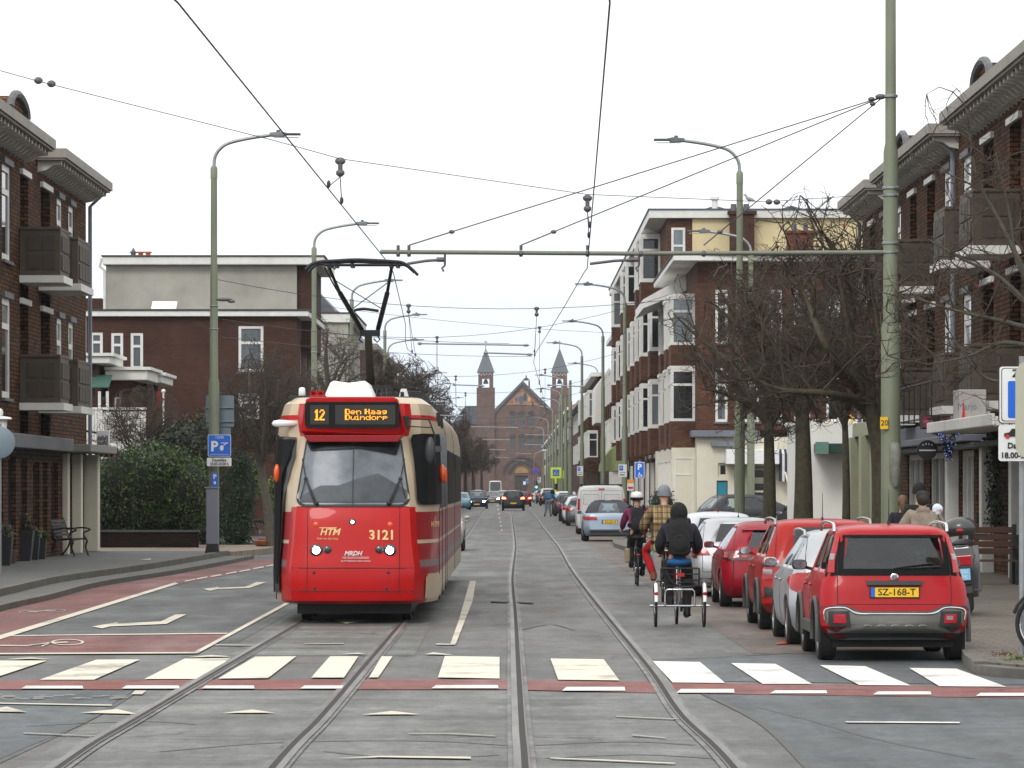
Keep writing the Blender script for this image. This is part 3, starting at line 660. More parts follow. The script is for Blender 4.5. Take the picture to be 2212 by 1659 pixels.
# low annexes with white roofs at its foot
def annex(label, u0, u1, vt, vb, Y, ov=.35, body=B_RED, dep=4):
 x0, x1 = xx(u0, Y), xx(u1, Y); r = thing('annex', label, 'annex', ((x0+x1)/2, Y, .14))
 m = MB(); m.box(x0, x1-.5, Y, Y+dep, .14, zz(vb, Y)); m.build('wall', body, r)
 m = MB(); m.box(x0-.1, x1, Y-ov, Y+dep, zz(vb, Y)+.003, zz(vt, Y)); m.build('roof', M_WHITEP, r, bevel=.03)
 m = MB(); m.box(x0-.1, x1+.12, Y-ov-.1, Y+dep, zz(vt, Y)+.003, zz(vt, Y)+.10); m.build('fascia', M_WHITEP, r)
 return r
a1 = annex('small annex with a stepped white flat roof right beside the corner building\'s downpipe', 176, 240, 770, 786, 128)
a2 = annex('brick annex with a wide white stepped roof, the middle one below the three narrow windows', 235, 320, 800, 822, 130)
a3 = annex('lowest white roofed annex behind the leafless shrub', 305, 352, 812, 828, 134)
Yb = 127
m = MB(); m.box(xx(246, Yb), xx(262, Yb), Yb, Yb+.1, zz(925, Yb), zz(862, Yb)); window(a2, (0, 129.98, .14), X, -Yv, (xx(248, 130), xx(262, 130), zz(905, 130), zz(858, 130)), fm=M_WHITEP, inset=-.05, fw=.05, depth=0)
x0, x1 = xx(187, Yb), xx(316, Yb)
bal = thing('balcony_railing', 'white boarded balcony railing above the hedge', 'railing', (x0, Yb, .14))
m = MB()
for i in range(22):
 xa = lerp(x0, x1, i/22); m.box(xa, xa+(x1-x0)/22*.86, Yb, Yb+.04, zz(950, Yb), zz(889, Yb)+(.05 if i < 6 else 0))
m.build('boards', M_WHITEP, bal)
m = MB(); m.box(x0, x1, Yb-.03, Yb+.07, zz(889, Yb)+.06, zz(889, Yb)+.13); m.build('handrail', M_WHITEP, bal)
m = MB(); m.box(x0, x1, Yb+.05, Yb+2.2, .14, zz(948, Yb)); m.build('deck', M_WREND, bal)
aw = thing('scalloped_awning', 'green and white scalloped sunshade over the balcony', 'awning', (x0, Yb, 4.5))
m = MB(); m.obox(P(180, 838, Yb), (xx(235, Yb)-xx(180, Yb), 0, 0), (0, 1.2, .4), (0, 0, .04)); m.build('cloth', mat('dark_green_cloth', (.03, .09, .07), .8), aw)
m = MB()
for u in (191, 211, 228): m.box(xx(u, Yb), xx(u+6, Yb), Yb+.1, Yb+.16, zz(925, Yb), zz(845, Yb))
m.build('post', M_WHITEP, aw)
m = MB()
for i in range(4):
 for u in (197, 220): m.box(xx(u, Yb), xx(u+7, Yb), Yb+.02, Yb+.06, zz(915-i*17, Yb), zz(908-i*17, Yb))
m.build('side_flap', M_BLACK, aw)
rt = tag(MB().box(xx(345, 133), xx(352, 133), 132, 132.06, zz(880, 132), zz(845, 132)).build('red_towel', mat('red_cloth', (.5, .03, .02), .9)), 'bright red cloth hanging beside the lowest annex', 'towel')
flat_house('grey rendered end house with white roof edge directly past the plum brick house', xx(655, 182), xx(752, 182), 182, 196, .14, zz(697, 182), M_STUCCO, (), [(185, 186.2, 5.2, 7), (189, 190.2, 5.2, 7)], ov=.3, th=.4)
hr = thing('pitched_roof_house', 'dark red brick house with a steep slate roof behind the pantograph', 'house', (-8.2, 192, .14))
m = MB(); m.box(-14, -7.7, 186, 215, .14, 6.8); m.build('wall', B_RED, hr)
m = MB(); m.prism([(-14.3, 185.6, 6.8), (-7.2, 185.6, 6.8), (-8.6, 185.6, 8.4), (-12.8, 185.6, 8.4)], (0, 30, 0)); m.build('roof', M_SLATE, hr)
for i in range(4): window(hr, (-7.7, 186, .14), Yv, X, (2+i*4, 3.4+i*4, 1.2, 3.2), inset=-.06, trans=.6); window(hr, (-7.7, 186, .14), Yv, X, (2+i*4, 3.4+i*4, 4.2, 6.2), inset=-.06, trans=.6)
m = MB(); m.box(-8.6, -7.9, 186.2, 187.2, 6.8, 9.9); m.build('chimney', B_BRIGHT, hr)
for i, (a, b, z, x, mt, lb) in enumerate([(218, 262, 9.2, -7.6, B_FAR, 'long plum brick terrace behind the lamp posts past the slate roof'), (266, 330, 8.4, -7.8, B_RED, 'dull red terrace half lost behind bare trees'), (335, 430, 8.8, -8, B_FAR, 'distant brown terrace in the shade of the tree row'), (440, 620, 8.0, -8.2, B_RED, 'farthest low terrace on the tram side, near the church')]):
 r = thing('terraced_house', lb, 'terrace', (x, a, .14)); m = MB(); m.box(x-9, x, a, b, .14, z); m.build('wall', mt, r)
 m = MB(); m.box(x-9, x+.4, a-.2, b, z+.003, z+.35); m.build('cornice', M_WHITEP if i % 2 else M_SOFFIT, r)
 if i == 0:
  m = MB(); m.prism([(x-9, a, z+.35), (x-.3, a, z+.35), (x-3.2, a, z+3.6), (x-6, a, z+3.6)], (0, b-a, 0)); m.build('roof', M_SLATE, r)
 n = int((b-a)/4)
 for k in range(n):
  for z0 in (1, 4.2): window(r, (x, a, .14), Yv, X, (1+k*4, 2.6+k*4, z0, z0+2), inset=-.06, trans=.6) if i < 2 else None
random.seed(12)
eastb = brick_block('dark brown brick block with bracketed eaves and an iron-railed canopy behind the near green pole', -1, 10.0, 62, 116.2, .12,
 steps=((62, 88.5, 9.75), (91, 105.8, 9.75), (107.6, 116.2, 9.75)),
 cols=[(65, 'w', 1.6), (69, 'w', 1.6), (73, 'w', 1.6), (77, 'w', 1.8), (80.9, 'l', 1.9), (85.5, 'l', 1.8), (89.5, 'w', 1.5), (93.4, 'w', 1.7), (97.2, 'l', 1.8), (101.5, 'l', 1.6), (105.5, 'w', 1.4), (109.4, 'w', 1.4), (113, 'l', 1.6)],
 ground=[(67, 72, .6, 2.7), (73, 75.5, .3, 2.7), (77, 79, .12, 2.7), (80, 81.2, .12, 2.7), (85, 87.6, .5, 2.7), (88.2, 90.8, .5, 2.7), (92.5, 97.5, .5, 2.7), (99, 103, .5, 2.7), (105, 108, .2, 2.7), (109.6, 111.8, .3, 2.7), (113, 115.2, .3, 2.7)],
 loggia=((81.2, 2.3), (86.3, 2.2), (97.6, 2.3), (102.2, 2.2)), dormers=((86.8, 3.0, 9.95), (104.6, 2.6, 9.95)), pipes=(75.2, 91.5, 116.1), balcony_z=(3.6, 6.65))
Oe = Vector((10, 62, .12))
for i, g in enumerate([(67, 72, .6, 2.7), (73, 75.5, .3, 2.7), (77, 79, .12, 2.7), (80, 81.2, .12, 2.7), (85, 87.6, .5, 2.7), (88.2, 90.8, .5, 2.7), (92.5, 97.5, .5, 2.7), (99, 103, .5, 2.7), (105, 108, .2, 2.7), (109.6, 111.8, .3, 2.7), (113, 115.2, .3, 2.7)]):
 window(eastb, Oe, Yv, -X, (g[0]-62, g[1]-62, g[2], g[3]), fm=M_OLIVE if i > 8 else M_WHITEP, gm=M_GLASSB, inset=.05, mull=2 if g[1]-g[0] > 2.4 else 0, fw=.13, name='shop_window', fd=.14)
for y in (66.4, 72.4, 75.9, 79.4, 84.4, 91.1): MB().box(9.72, 9.997, y, y+.4, .12, 2.95).build('pillar', M_WHITEP, eastb, bevel=.02)
m = MB()
for y in (108.6, 112.1, 115.5): m.box(9.6, 9.997, y, y+.75, .12, 3.3)
m.box(9.7, 9.997, 104, 116.1, 3.303, 3.7); m.build('shop_surround', M_OLIVE, eastb, bevel=.02)
m = MB(); m.box(8.6, 9.997, 72.5, 84, 3.0, 3.16); m.box(8.55, 8.6, 72.5, 84, 3.0, 3.22); m.build('canopy', M_WHITEP, eastb, bevel=.02)
m = MB(); m.box(9.3, 9.997, 84.4, 103.5, 2.85, 3.0); m.box(9.55, 9.997, 84.4, 103.5, 3.003, 3.32); m.build('canopy', M_GREYB, eastb, bevel=.02)
m = MB(); m.box(9.5, 9.997, 66.2, 104, 2.72, 2.83); m.build('shop_lintel', M_LEAD, eastb, bevel=.02)
m = MB()
for k in range(9): m.tube([(8.75, 85+k*1.2, 3.3), (8.75, 85+k*1.2, 4.1)], .018, 6)
m.tube([(8.75, 84.8, 4.1), (8.75, 95, 4.1)], .025, 6); m.tube([(8.75, 84.8, 3.35), (8.75, 95, 3.35)], .02, 6)
m.tube([(9.9, 84.8, 4.1), (8.75, 84.8, 4.1)], .02, 6); m.build('roof_railing', M_BLACK, eastb)
ws = thing('white_shop', 'white rendered shop wall with a dark green canopy behind the thin tree trunk', 'shop', (11, 128, .12))
m = MB(); m.box(xx(1747, 128), 16, 128, 138, .12, 3.9); m.build('wall', M_WREND, ws)
m = MB(); q0, q1 = xx(1758, 127.9), 11.6; m.box(q0, q1, 126.6, 127.95, zz(979, 127), zz(958, 127)); m.build('canopy', mat('dark_green_paint', (.012, .045, .036), .5), ws, bevel=.02)
m = MB(); m.box(q0-.05, q0+.35, 126.4, 126.6, zz(981, 127), zz(955, 127)); m.build('canopy_end', mat('sea_green_glass', (.12, .22, .19), .3), ws)
m = MB(); m.box(xx(1749, 128)-.2, 16, 128.5, 138, 3.905, zz(905, 128)); m.build('upper_storey', M_WREND, ws)
m = MB(); random.seed(3)
for k in range(14):
 p = P(rnd(1775, 1840), rnd(912, 940), 128.44); a = rnd(0, 6); m.cm = k % 4
 m.tube([p, p+Vector((.25*math.cos(a), 0, .25*math.sin(a))), p+Vector((.35*math.cos(a+.8), 0, .3*math.sin(a+.8)))], .03, 5)
m.build('mural', [mat('mural_yellow', (.7, .5, .05), .7), mat('mural_red', (.55, .05, .04), .7), mat('mural_green', (.05, .3, .12), .7), mat('mural_blue', (.08, .3, .55), .7)], ws)
YA = 151
cb = thing('corner_building', 'brick corner building with a white shop front and a teal door across the side street', 'building', (6.5, YA, .12))
x0 = xx(1505, YA); x1 = xx(1862, YA)
hz = [(xx(a, YA)-x0, xx(b, YA)-x0, zz(d, YA), zz(c, YA)) for a, b, c, d in ((1548, 1572, 1038, 1098), (1551, 1573, 1000, 1030), (1586, 1612, 1010, 1098), (1622, 1675, 1040, 1112), (1622, 1675, 1004, 1036))]
m = MB(); wall(m, (x0, YA, .12), X, -Yv, xx(1682, YA)-x0, .12, zz(944, YA), hz, .2)
m.box(xx(1682, YA), x1, YA+.02, YA+9, .12, zz(944, YA)); m.quad((x0, YA, .12), (x0, YA+9, .12), (x0, YA+9, 3.8), (x0, YA, 3.8)); m.build('shop_wall', M_CREAM, cb)
m = MB(); m.box(x0-.2, xx(1640, YA), YA-.35, YA+9, zz(944, YA)+.003, zz(930, YA)); m.build('shop_cornice', M_GREYB, cb, bevel=.02)
m = MB(); h = hz[0]; m.box(x0+h[0]+.03, x0+h[1]-.03, YA+.08, YA+.14, h[2], h[3]-.05); d_ = m.build('door', M_TEAL, cb)
m = MB(); m.ell((x0+h[1]-.1, YA+.06, 1.1), .03, .03, .03, 8, 5); m.build('handle', M_CHROME, d_)
window(cb, (x0, YA, .12), X, -Yv, hz[1], fm=M_CREAM, gm=M_GLASSB, fw=.09)
for q in hz[2:]: window(cb, (x0, YA, .12), X, -Yv, q, fm=M_CREAM, gm=M_GLASSB, fw=.08, name='shop_window', trans=.7)
m = MB(); m.box(xx(1566, YA), xx(1680, YA), YA-.9, YA-.003, zz(1003, YA), zz(971, YA)); m.build('sign_box', M_WHITE, cb, bevel=.02)
m = MB(); m.box(xx(1536, YA), xx(1590, YA), YA-.3, YA-.003, zz(964, YA), zz(955, YA)); m.build('blue_ledge', M_GREYB, cb)
m = MB(); m.box(xx(1612, YA)-.15, xx(1622, YA)+.12, YA-.25, YA+.0-.003, .12, zz(1003, YA)-.003); m.build('pillar', M_OLIVE, cb)
# upper floors, brick, windows facing the camera
zt = zz(566, YA)
hb = []
for zc in ((4.3, 6.3), (7.2, 9.2)):
 for (a, b) in ((1545, 1572), (1600, 1640), (1662, 1690), (1715, 1750), (1785, 1815)): hb.append((xx(a, YA)-x0, xx(b, YA)-x0, zc[0], zc[1]))
m = MB(); wall(m, (x0, YA, 0), X, -Yv, x1-x0, zz(930, YA)+.003, zt, hb, .15)
m.quad((x0, YA, 4), (x0, YA+19.9, 4), (x0, YA+19.9, zt), (x0, YA, zt)); m.quad((x0, YA, zt), (x1, YA, zt), (x1, YA+19.9, zt), (x0, YA+19.9, zt)); m.build('wall', B_BAY, cb)
for q in hb: window(cb, (x0, YA, 0), X, -Yv, q, trans=.68, inset=.03, fw=.1, sill=M_LEAD)
m = MB(); m.prism([(x0-.9, YA-1.0, zt), (x1, YA-.5, zt), (x1, YA+19.9, zt), (x0-.9, YA+19.9, zt)], (0, 0, .2)); m.build('eaves', M_WHITEP, cb, bevel=.02)
m = MB(); m.box(x0-.95, x1, YA-.95, YA+19.9, zt+.205, zt+.27); m.build('roof', M_ROOFD, cb)
m = MB(); cx = xx(1728, 158); m.box(cx-.5, cx+.5, 157.6, 158.4, zt+.2, zz(505, 158)); m.box(cx-.56, cx+.56, 157.5, 158.5, zz(505, 158)+.002, zz(505, 158)+.1); ch = m.build('chimney', B_BRIGHT, cb)
m = MB()
for q in (-.22, .22): m.cyl((cx+q, 158, zz(505, 158)+.1), (cx+q, 158, zz(505, 158)+.4), .1, .09, 8)
m.build('chimney_pot', M_LEAD, ch, smooth=40)
# boxed awning rolled up beside the shop
sa = thing('striped_awning', 'folded blue and white striped awning between two tree trunks', 'awning', (xx(1700, YA), YA-.5, 2.4))
m = MB()
for k in range(6):
 m.cm = k % 2; u = 1684 + k*5.5; m.obox(P(u, 1040, YA-.6), (.095, 0, 0), (0, .5, .2), (0.0, 0, 1.0))
m.build('cloth', [mat('navy_cloth', (.03, .04, .08), .9), M_WHITEP], sa)
m = MB(); m.bar(P(1686, 975, YA-.1), P(1703, 1050, YA-.9), .05, .05); m.bar(P(1716, 975, YA-.1), P(1712, 1050, YA-.9), .05, .05); m.build('awning_arm', M_WHITEP, sa)
# four-storey row with bay windows along the street, yellow gable end
YB, YE, XB = 171, 241, 6.5
zt = 13.15
row = thing('bay_window_row', 'four-storey brown brick row with white bay windows and a pale yellow gable end', 'apartment building', (XB, YB, .12))
m = MB(); m.box(XB, 24, YB, YE, .12, zt); m.build('wall', B_BAY, row)
m = MB(); ug = lambda u: xx(u, YB); m.box(ug(1480)+.3, 24, YB-.06, YB-.003, 10.2, zt-.003); m.build('gable_wall', M_YELLOW, row)
m = MB(); m.box(XB-.75, 24.2, YB-.3, YE, zt+.003, zt+.34); m.build('fascia', M_WHITEP, row, bevel=.02)
m = MB(); m.box(XB-.8, 24.3, YB-.35, YE, zt+.343, zt+.4); m.build('roof', M_SLATE, row)
window(row, (XB, YB, 0), X, -Yv, (xx(1450, YB)-XB, xx(1480, YB)-XB, zz(622, YB), zz(492, YB)), inset=-.08, trans=.7, fw=.1)
for u in (1540, 1703):
 m = MB(); c = xx(u, 176); m.prism([(c-1.2, 174, zt+.4), (c+1.2, 174, zt+.4), (c, 174, zt+.75)], (0, 5, 0)); m.build('roof_light', M_SLATE, row)
ym = 170.5; cx0, cx1 = xx(1577, ym), xx(1629, ym)
m = MB(); m.box(cx0, cx1, ym-.15, YB+.4, 10.2, zz(463, ym)); m.box(cx0-.1, cx1+.1, ym-.25, YB+.5, zz(463, ym)+.002, zz(458, ym)+.04); ch = m.build('chimney', B_RED, row)
m = MB(); [m.cyl((xx(u, ym), ym+.2, zz(458, ym)), (xx(u, ym), ym+.2, zz(440, ym)), .14, .12, 10) for u in (1585, 1600, 1613)]; m.build('chimney_pot', M_LEAD, ch, smooth=40)
m = MB(); m.cyl((xx(1544, 174), 174, zt), (xx(1544, 174), 174, zz(432, 174)), .13, .13, 12); m.cyl((xx(1544, 174), 174, zz(432, 174)), (xx(1544, 174), 174, zz(426, 174)), .19, .19, 12); m.build('flue', M_WREND, row, smooth=40)
def bay(parent, y, w, pr, floors, wm=B_BAY, xf=XB):
 """projecting window bay: brick apron, white side and front windows on each floor"""
 for (a, b) in floors:
  m = MB(); m.box(xf-pr, xf-.002, y, y+w, a-1.05, a); bb = m.build('bay', wm, parent)
  m = MB(); m.box(xf-pr, xf-.01, y+.0, y+w, b+.002, b+.12); m.build('bay_frame', M_WHITEP, bb); MB().box(xf-pr-.03, xf-.01, y-.03, y+w+.03, a+.002, a+.07).build('bay_sill', M_WHITEP, bb); MB().box(xf-pr+.1, xf-.3, y+.25, y+w-.25, a+.07, b).build('interior', M_INTER, bb)
  window(bb, (xf-pr, y, 0), X, -Yv, (.0, pr, a+.07, b), inset=-.01, trans=.7, fw=.10)
  window(bb, (xf-pr, y, 0), Yv, -X, (.0, w, a+.07, b), inset=-.01, trans=.7, fw=.09, mull=2)
FL = ((1.2, 3.0), (4.35, 6.3), (7.6, 9.6), (10.85, 12.85))
for k, y in enumerate((171.4, 178.5, 185.5, 192.8, 201, 210, 219, 229)):
 bay(row, y, 2.6, .85 if k else .7, FL[1:] if k % 3 else FL[1:3])
 window(row, (XB, y, 0), Yv, -X, (3.6, 4.9, 4.6, 6.4), inset=-.06); window(row, (XB, y, 0), Yv, -X, (3.6, 4.9, 7.9, 9.7), inset=-.06)
 m = MB(); m.box(XB-.12, XB-.003, y+.2, y+2.4, .3, 3.0); m.build('ground_floor_frame', M_WHITEP, row)
m = MB(); m.box(XB-.3, XB-.003, 152-.5+19.6, 190, 3.15, 3.32); m.build('string_course', M_CONC, row)
# lower steep white bay roof between the corner building and the row
cbb = MB(); xf = x0
m = MB(); m.prism([(xf-1.7, 160, 8.9), (xf-1.7, 160, 9.25), (xf, 160, 10.2), (xf, 160, 9.6)], (0, 10, 0)); m.build('bay_roof', M_WHITEP, cb)
for (a, b) in ((4.35, 6.3), (7.2, 9.0)):
 for y in (152.4, 157.2, 163):
  m = MB(); m.box(xf-.9, xf-.003, y, y+2.4, a-1.05, a); m.build('bay', B_BAY, cb)
  m = MB(); m.box(xf-.95, xf-.01, y-.02, y+2.42, b+.002, b+.12); m.build('bay_frame', M_WHITEP, cb)
  window(cb, (xf-.9, y, 0), X, -Yv, (0, .9, a, b), inset=-.01, trans=.7, fw=.10); window(cb, (xf-.9, y, 0), Yv, -X, (0, 2.4, a, b), inset=-.01, trans=.7, fw=.09, mull=2)
m = MB(); m.box(x0-.9, x0-.003, YA+.6, YA+18, .12, 3.35); m.build('shop_front', M_CREAM, cb)
for y in (152, 155.5, 159, 162.5): window(cb, (x0-.9, y, 0), Yv, -X, (0, 2.6, .5, 2.9), fm=M_WHITEP, inset=-.03, mull=2, name='shop_window')
window(cb, (x0-.9, YA+.6, 0), X, -Yv, (.08, .82, .4, 3.0), fm=M_WHITEP, inset=-.02, trans=.75, name='shop_window')
# blocks beyond
def block(label, xf, a, b, z, mt, cm=M_WHITEP, bays=0, fl=((4.0, 5.8), (6.9, 8.7)), face=None, tile=None):
 r = thing('terraced_house', label, 'terrace', (xf, a, .12)); m = MB(); m.box(xf, xf+12, a, b, .12, z); m.build('wall', mt, r)
 m = MB(); m.box(xf-.5, xf+12.2, a-.25, b, z+.003, z+.3); m.build('cornice', cm, r)
 if tile:
  m = MB(); m.prism([(xf-.3, a-.2, z+.3), (xf+6, a-.2, z+3.4), (xf+12, a-.2, z+.3)], (0, b-a, 0)); m.build('roof', tile, r)
 n = int((b-a)/6)
 for k in range(n):
  y = a+.5+k*6
  if bays:
   for (p, q) in fl:
    m = MB(); m.box(xf-.7, xf-.003, y, y+2.4, p-.9, p); bb = m.build('bay', mt, r)
    m = MB(); m.box(xf-.68, xf-.01, y+.02, y+2.38, p+.002, q); m.box(xf-.75, xf-.01, y-.04, y+2.44, q+.002, q+.14); m.build('bay_frame', M_WHITEP, bb)
    window(bb, (xf-.7, y, 0), X, -Yv, (0, .69, p, q), inset=-.02, trans=.7, fw=.09); window(bb, (xf-.7, y, 0), Yv, -X, (0, 2.4, p, q), inset=-.02, trans=.7, fw=.09, mull=1)
  else:
   for (p, q) in fl: window(r, (xf, y, 0), Yv, -X, (.5, 2.4, p, q), inset=-.06, trans=.6, fw=.1)
 return r
blk1 = block('brown brick house with a white oriel just past the bay window row', 6.55, 242, 262, 10.9, B_DARK, bays=1)
m = MB(); m.box(7.2, 12, 241.5, 262, 11.2, 12.9); m.build('roof_storey', B_BRIGHT, blk1)
m = MB(); m.box(6.0, 6.549, 243, 252, 3.6, 5.9); m.box(6.0, 6.549, 243, 252, .8, 3.0); m.build('white_panel', M_WREND, blk1)
blk2 = block('narrow dark brick house with a grey pitched gable behind two lamp posts', 6.3, 263, 292, 8.6, B_DARK, cm=M_GREYB)
m = MB(); m.prism([(6.3, 262.8, 8.9), (12, 262.8, 8.9), (9, 262.8, 12.3)], (0, 29, 0)); m.build('roof', M_SLATE, blk2)
m = MB(); m.box(5.4, 6.297, 262.5, 275, 6.0, 8.3); m.prism([(5.4, 262.5, 8.3), (6.297, 262.5, 8.3), (6.297, 262.5, 9.6)], (0, 12, 0)); m.build('white_oriel', M_WREND, blk2)
block('brick terrace with white bays half way to the church', 6.2, 293, 345, 9.8, B_DARK, bays=1)
block('plum brick terrace with small white windows beyond the green awning', 6.1, 346, 410, 8.9, B_FAR, bays=0, cm=M_SOFFIT)
bo = block('brick terrace with a bright orange tiled roof beside the church tower', 6.0, 411, 500, 9.6, B_FAR, tile=M_TILE)
block('farthest terrace before the church on the parked cars\' side', 6.2, 501, 780, 9.2, B_RED)
ga = thing('green_awning', 'rounded pale green shop awning behind the white van', 'awning', (5.6, 236, 2.7))
n = 8; m = MB(); pts = []
for i in range(n+1):
 a = PI/2*i/n; pts.append((6.45-1.5*math.sin(a), 4.35-1.6*(1-math.cos(a))))
for i in range(n): m.quad((pts[i][0], 225, pts[i][1]), (pts[i+1][0], 225, pts[i+1][1]), (pts[i+1][0], 233, pts[i+1][1]), (pts[i][0], 233, pts[i][1]))
m.poly([(6.45, 225, 2.75)] + [(p[0], 225, p[1]) for p in pts]); m.poly([(6.45, 233, 2.75)] + [(p[0], 233, p[1]) for p in pts])
m.build('cloth', mat('pale_green_cloth', (.30, .36, .16), .85), ga, smooth=50)
YC = 850
cz = lambda v: zz(v, YC); cx_ = lambda u: xx(u, YC)
chu = thing('church', 'dark brick church with twin spires and a mosaic gable closing the street', 'church', (cx_(1129), YC, 0))
m = MB(); x0, x1 = cx_(1070), cx_(1190); zb = cz(882); wn = []
s_ = .2894*.8641
zu = lambda x: 1100*.8641 + x*s_; zv = lambda y: 820*.8641 + y*s_
holes = []
for (a, b, c, d) in ((607, 650, 745, 850), (687, 730, 745, 850), (767, 810, 745, 850), (607, 650, 945, 1055), (687, 730, 945, 1055), (767, 810, 945, 1055), (847, 890, 945, 1055)):
 holes.append((cx_(zu(a))-x0, cx_(zu(b))-x0, cz(zv(d)), cz(zv(c))))
dh = (cx_(zu(645))-x0, cx_(zu(760))-x0, 0, cz(zv(1275)))
wall(m, (x0, YC, 0), X, -Yv, x1-x0, 0, zb, holes+[dh], .6)
m.poly([(x0, YC, zb), (x1, YC, zb), (cx_(1129), YC, cz(826))]); m.box(x0-1.5, x1+1.5, YC+.7, YC+40, 0, zb-.01); m.build('wall', B_CHUR, chu)
for h in holes:
 f = window(chu, (x0, YC, 0), X, -Yv, h, fm=M_LEAD, gm=mat('church_glass', (.05, .06, .07), .3), inset=.2, fw=.1, mull=1)
 m = MB(); cxm = x0+(h[0]+h[1])/2; r = (h[1]-h[0])/2; n = 10
 m.prism([(cxm+(r+.25)*math.cos(PI*i/n), YC-.05, h[3]+(r+.25)*math.sin(PI*i/n)) for i in range(n+1)], (0, .045, 0)); m.build('arch', mat('dark_arch', (.045, .035, .035), .9), f)
gm = cx_(1129)
m = MB(); m.prism([(cx_(zu(570)), YC-.12, cz(zv(665))), (cx_(zu(850)), YC-.12, cz(zv(665))), (cx_(zu(712)), YC-.12, cz(zv(525)))], (0, .1, 0)); mo = m.build('gable_mosaic', mat('mosaic_ochre', (.26, .19, .13), .8, 0, .4, 1.6, col2=(.30, .16, .10)), chu)
m = MB()
for k, (u, v, w, h) in enumerate(((700, 620, 24, 34), (735, 595, 16, 40), (618, 635, 18, 18), (800, 630, 18, 18), (660, 620, 10, 20), (770, 615, 12, 20))):
 m.cm = (1, 0, 2, 2, 0, 3)[k]; m.prism([(cx_(zu(u+w*math.cos(a))), YC-.2, cz(zv(v+h*math.sin(a)))) for a in [2*PI*i/10 for i in range(10)]], (0, .07, 0))
m.build('mosaic_figures', [mat('mosaic_dark', (.05, .055, .06), .8), mat('mosaic_blue', (.07, .09, .14), .8), mat('mosaic_rust', (.32, .09, .05), .8), mat('mosaic_gold', (.5, .33, .1), .8)], mo)
m = MB(); th = .45
for sg, xe in ((-1, cx_(1066)), (1, cx_(1194))):
 m.prism([(xe, YC-.4, cz(886)), (xe+sg*-.3, YC-.4, cz(892)), (gm, YC-.4, cz(828)), (gm, YC-.4, cz(822))], (0, 40, 0))
m.build('roof', M_SLATE, chu)
def portal(r0, r1, y, zc):
 m = MB(); n = 16
 for i in range(n):
  a0, a1 = PI*i/n, PI*(i+1)/n
  m.prism([(gm0+r1*math.cos(a0), y, zc+r1*math.sin(a0)), (gm0+r1*math.cos(a1), y, zc+r1*math.sin(a1)), (gm0+r0*math.cos(a1), y, zc+r0*math.sin(a1)), (gm0+r0*math.cos(a0), y, zc+r0*math.sin(a0))], (0, .4, 0))
 return m
gm0 = cx_(zu(706)); zc = cz(zv(1255))
pa = portal(2.2, 2.9, YC-.35, zc).build('portal_arch', mat('dark_arch2', (.05, .04, .04), .9), chu)
portal(3.5, 3.95, YC-.25, zc-.3).build('arch_ring', mat('dark_arch2', (.05, .04, .04), .9), pa)
m = MB(); n = 12; m.prism([(gm0+1.4*math.cos(PI*i/n), YC-.15, zc+.05+1.3*math.sin(PI*i/n)) for i in range(n+1)], (0, .1, 0)); m.build('tympanum', mat('tympanum_gold', (.30, .18, .07), .8, 0, .4, 3), pa)
m = MB(); m.box(x0+dh[0], x0+dh[1], YC+.3, YC+.5, 0, dh[3]); dd = m.build('door', mat('dark_oak_door', (.03, .022, .022), .7), chu)
m = MB(); m.box(gm0+.3, gm0+.8, YC+.25, YC+.29, 2.2, 2.9); m.build('notice', M_WHITE, dd)
for cxu, nm in ((1049.3, 'a'), (1209, 'b')):
 c = cx_(cxu); hw = 1.9
 m = MB(); zt0, zt1 = cz(zv(515)), cz(zv(385)); m.box(c-hw, c+hw, YC-.8, YC+3, 0, zt0); hb = hw*.82
 for dx in (-1, 1):
  for dy in (-.6, 2.1): m.box(c+dx*hb-(.8 if dx > 0 else 0), c+dx*hb+(0 if dx > 0 else .8), YC+dy, YC+dy+.6, zt0+.003, zt1)
 m.box(c-hb+.81, c+hb-.81, YC-.55, YC+2.6, zt1-1.1, zt1); t_ = m.build('tower', B_CHUR, chu)
 m = MB(); [m.box(c-hb+.2+i*.36, c-hb+.38+i*.36, YC-.64, YC-.605, zt1-.4-(i % 2)*.25, zt1-.2-(i % 2)*.25) for i in range(8)]; m.build('frieze', M_WREND, t_)
 m = MB(); m.lathe([(.55, 0), (.5, .3), (.3, .9), (.1, 1.0)], (c, YC+1, zt0+.8), n=10); m.bar((c-1.3, YC+1, zt0+1.9), (c+1.3, YC+1, zt0+1.9), .15, .15); m.build('bell', M_DARK, t_)
 m = MB(); zs = cz(751); a = [(c-hw*.98, YC-.7, zt1+.002), (c+hw*.98, YC-.7, zt1+.002), (c+hw*.98, YC+2.8, zt1+.002), (c-hw*.98, YC+2.8, zt1+.002)]
 m.add(a+[(c, YC+1.05, zs)], [(0, 1, 4), (1, 2, 4), (2, 3, 4), (3, 0, 4), (3, 2, 1, 0)]); sp = m.build('spire', M_SLATE, t_)
 m = MB(); m.cyl((c, YC+1.05, zs-.3), (c, YC+1.05, cz(zv(105))), .09, .05, 6); m.box(c-.35, c+.35, YC+1, YC+1.1, cz(zv(122)), cz(zv(117))); m.build('cross', M_DARK, sp)
m = MB(); u = zu(745); m.box(cx_(u)-.8, cx_(u)-.45, YC+3, YC+4, cz(840), cz(zv(455))); m.box(cx_(u)+.45, cx_(u)+.8, YC+3, YC+4, cz(840), cz(zv(455)));
m.prism([(cx_(u)-.85, YC+3, cz(zv(450))), (cx_(u)+.85, YC+3, cz(zv(450))), (cx_(u), YC+3, cz(zv(418)))], (0, 1, 0)); m.cyl((cx_(u), YC+3.5, cz(zv(420))), (cx_(u), YC+3.5, cz(zv(403))), .15, .12, 6); m.build('bell_gable', B_CHUR, chu)
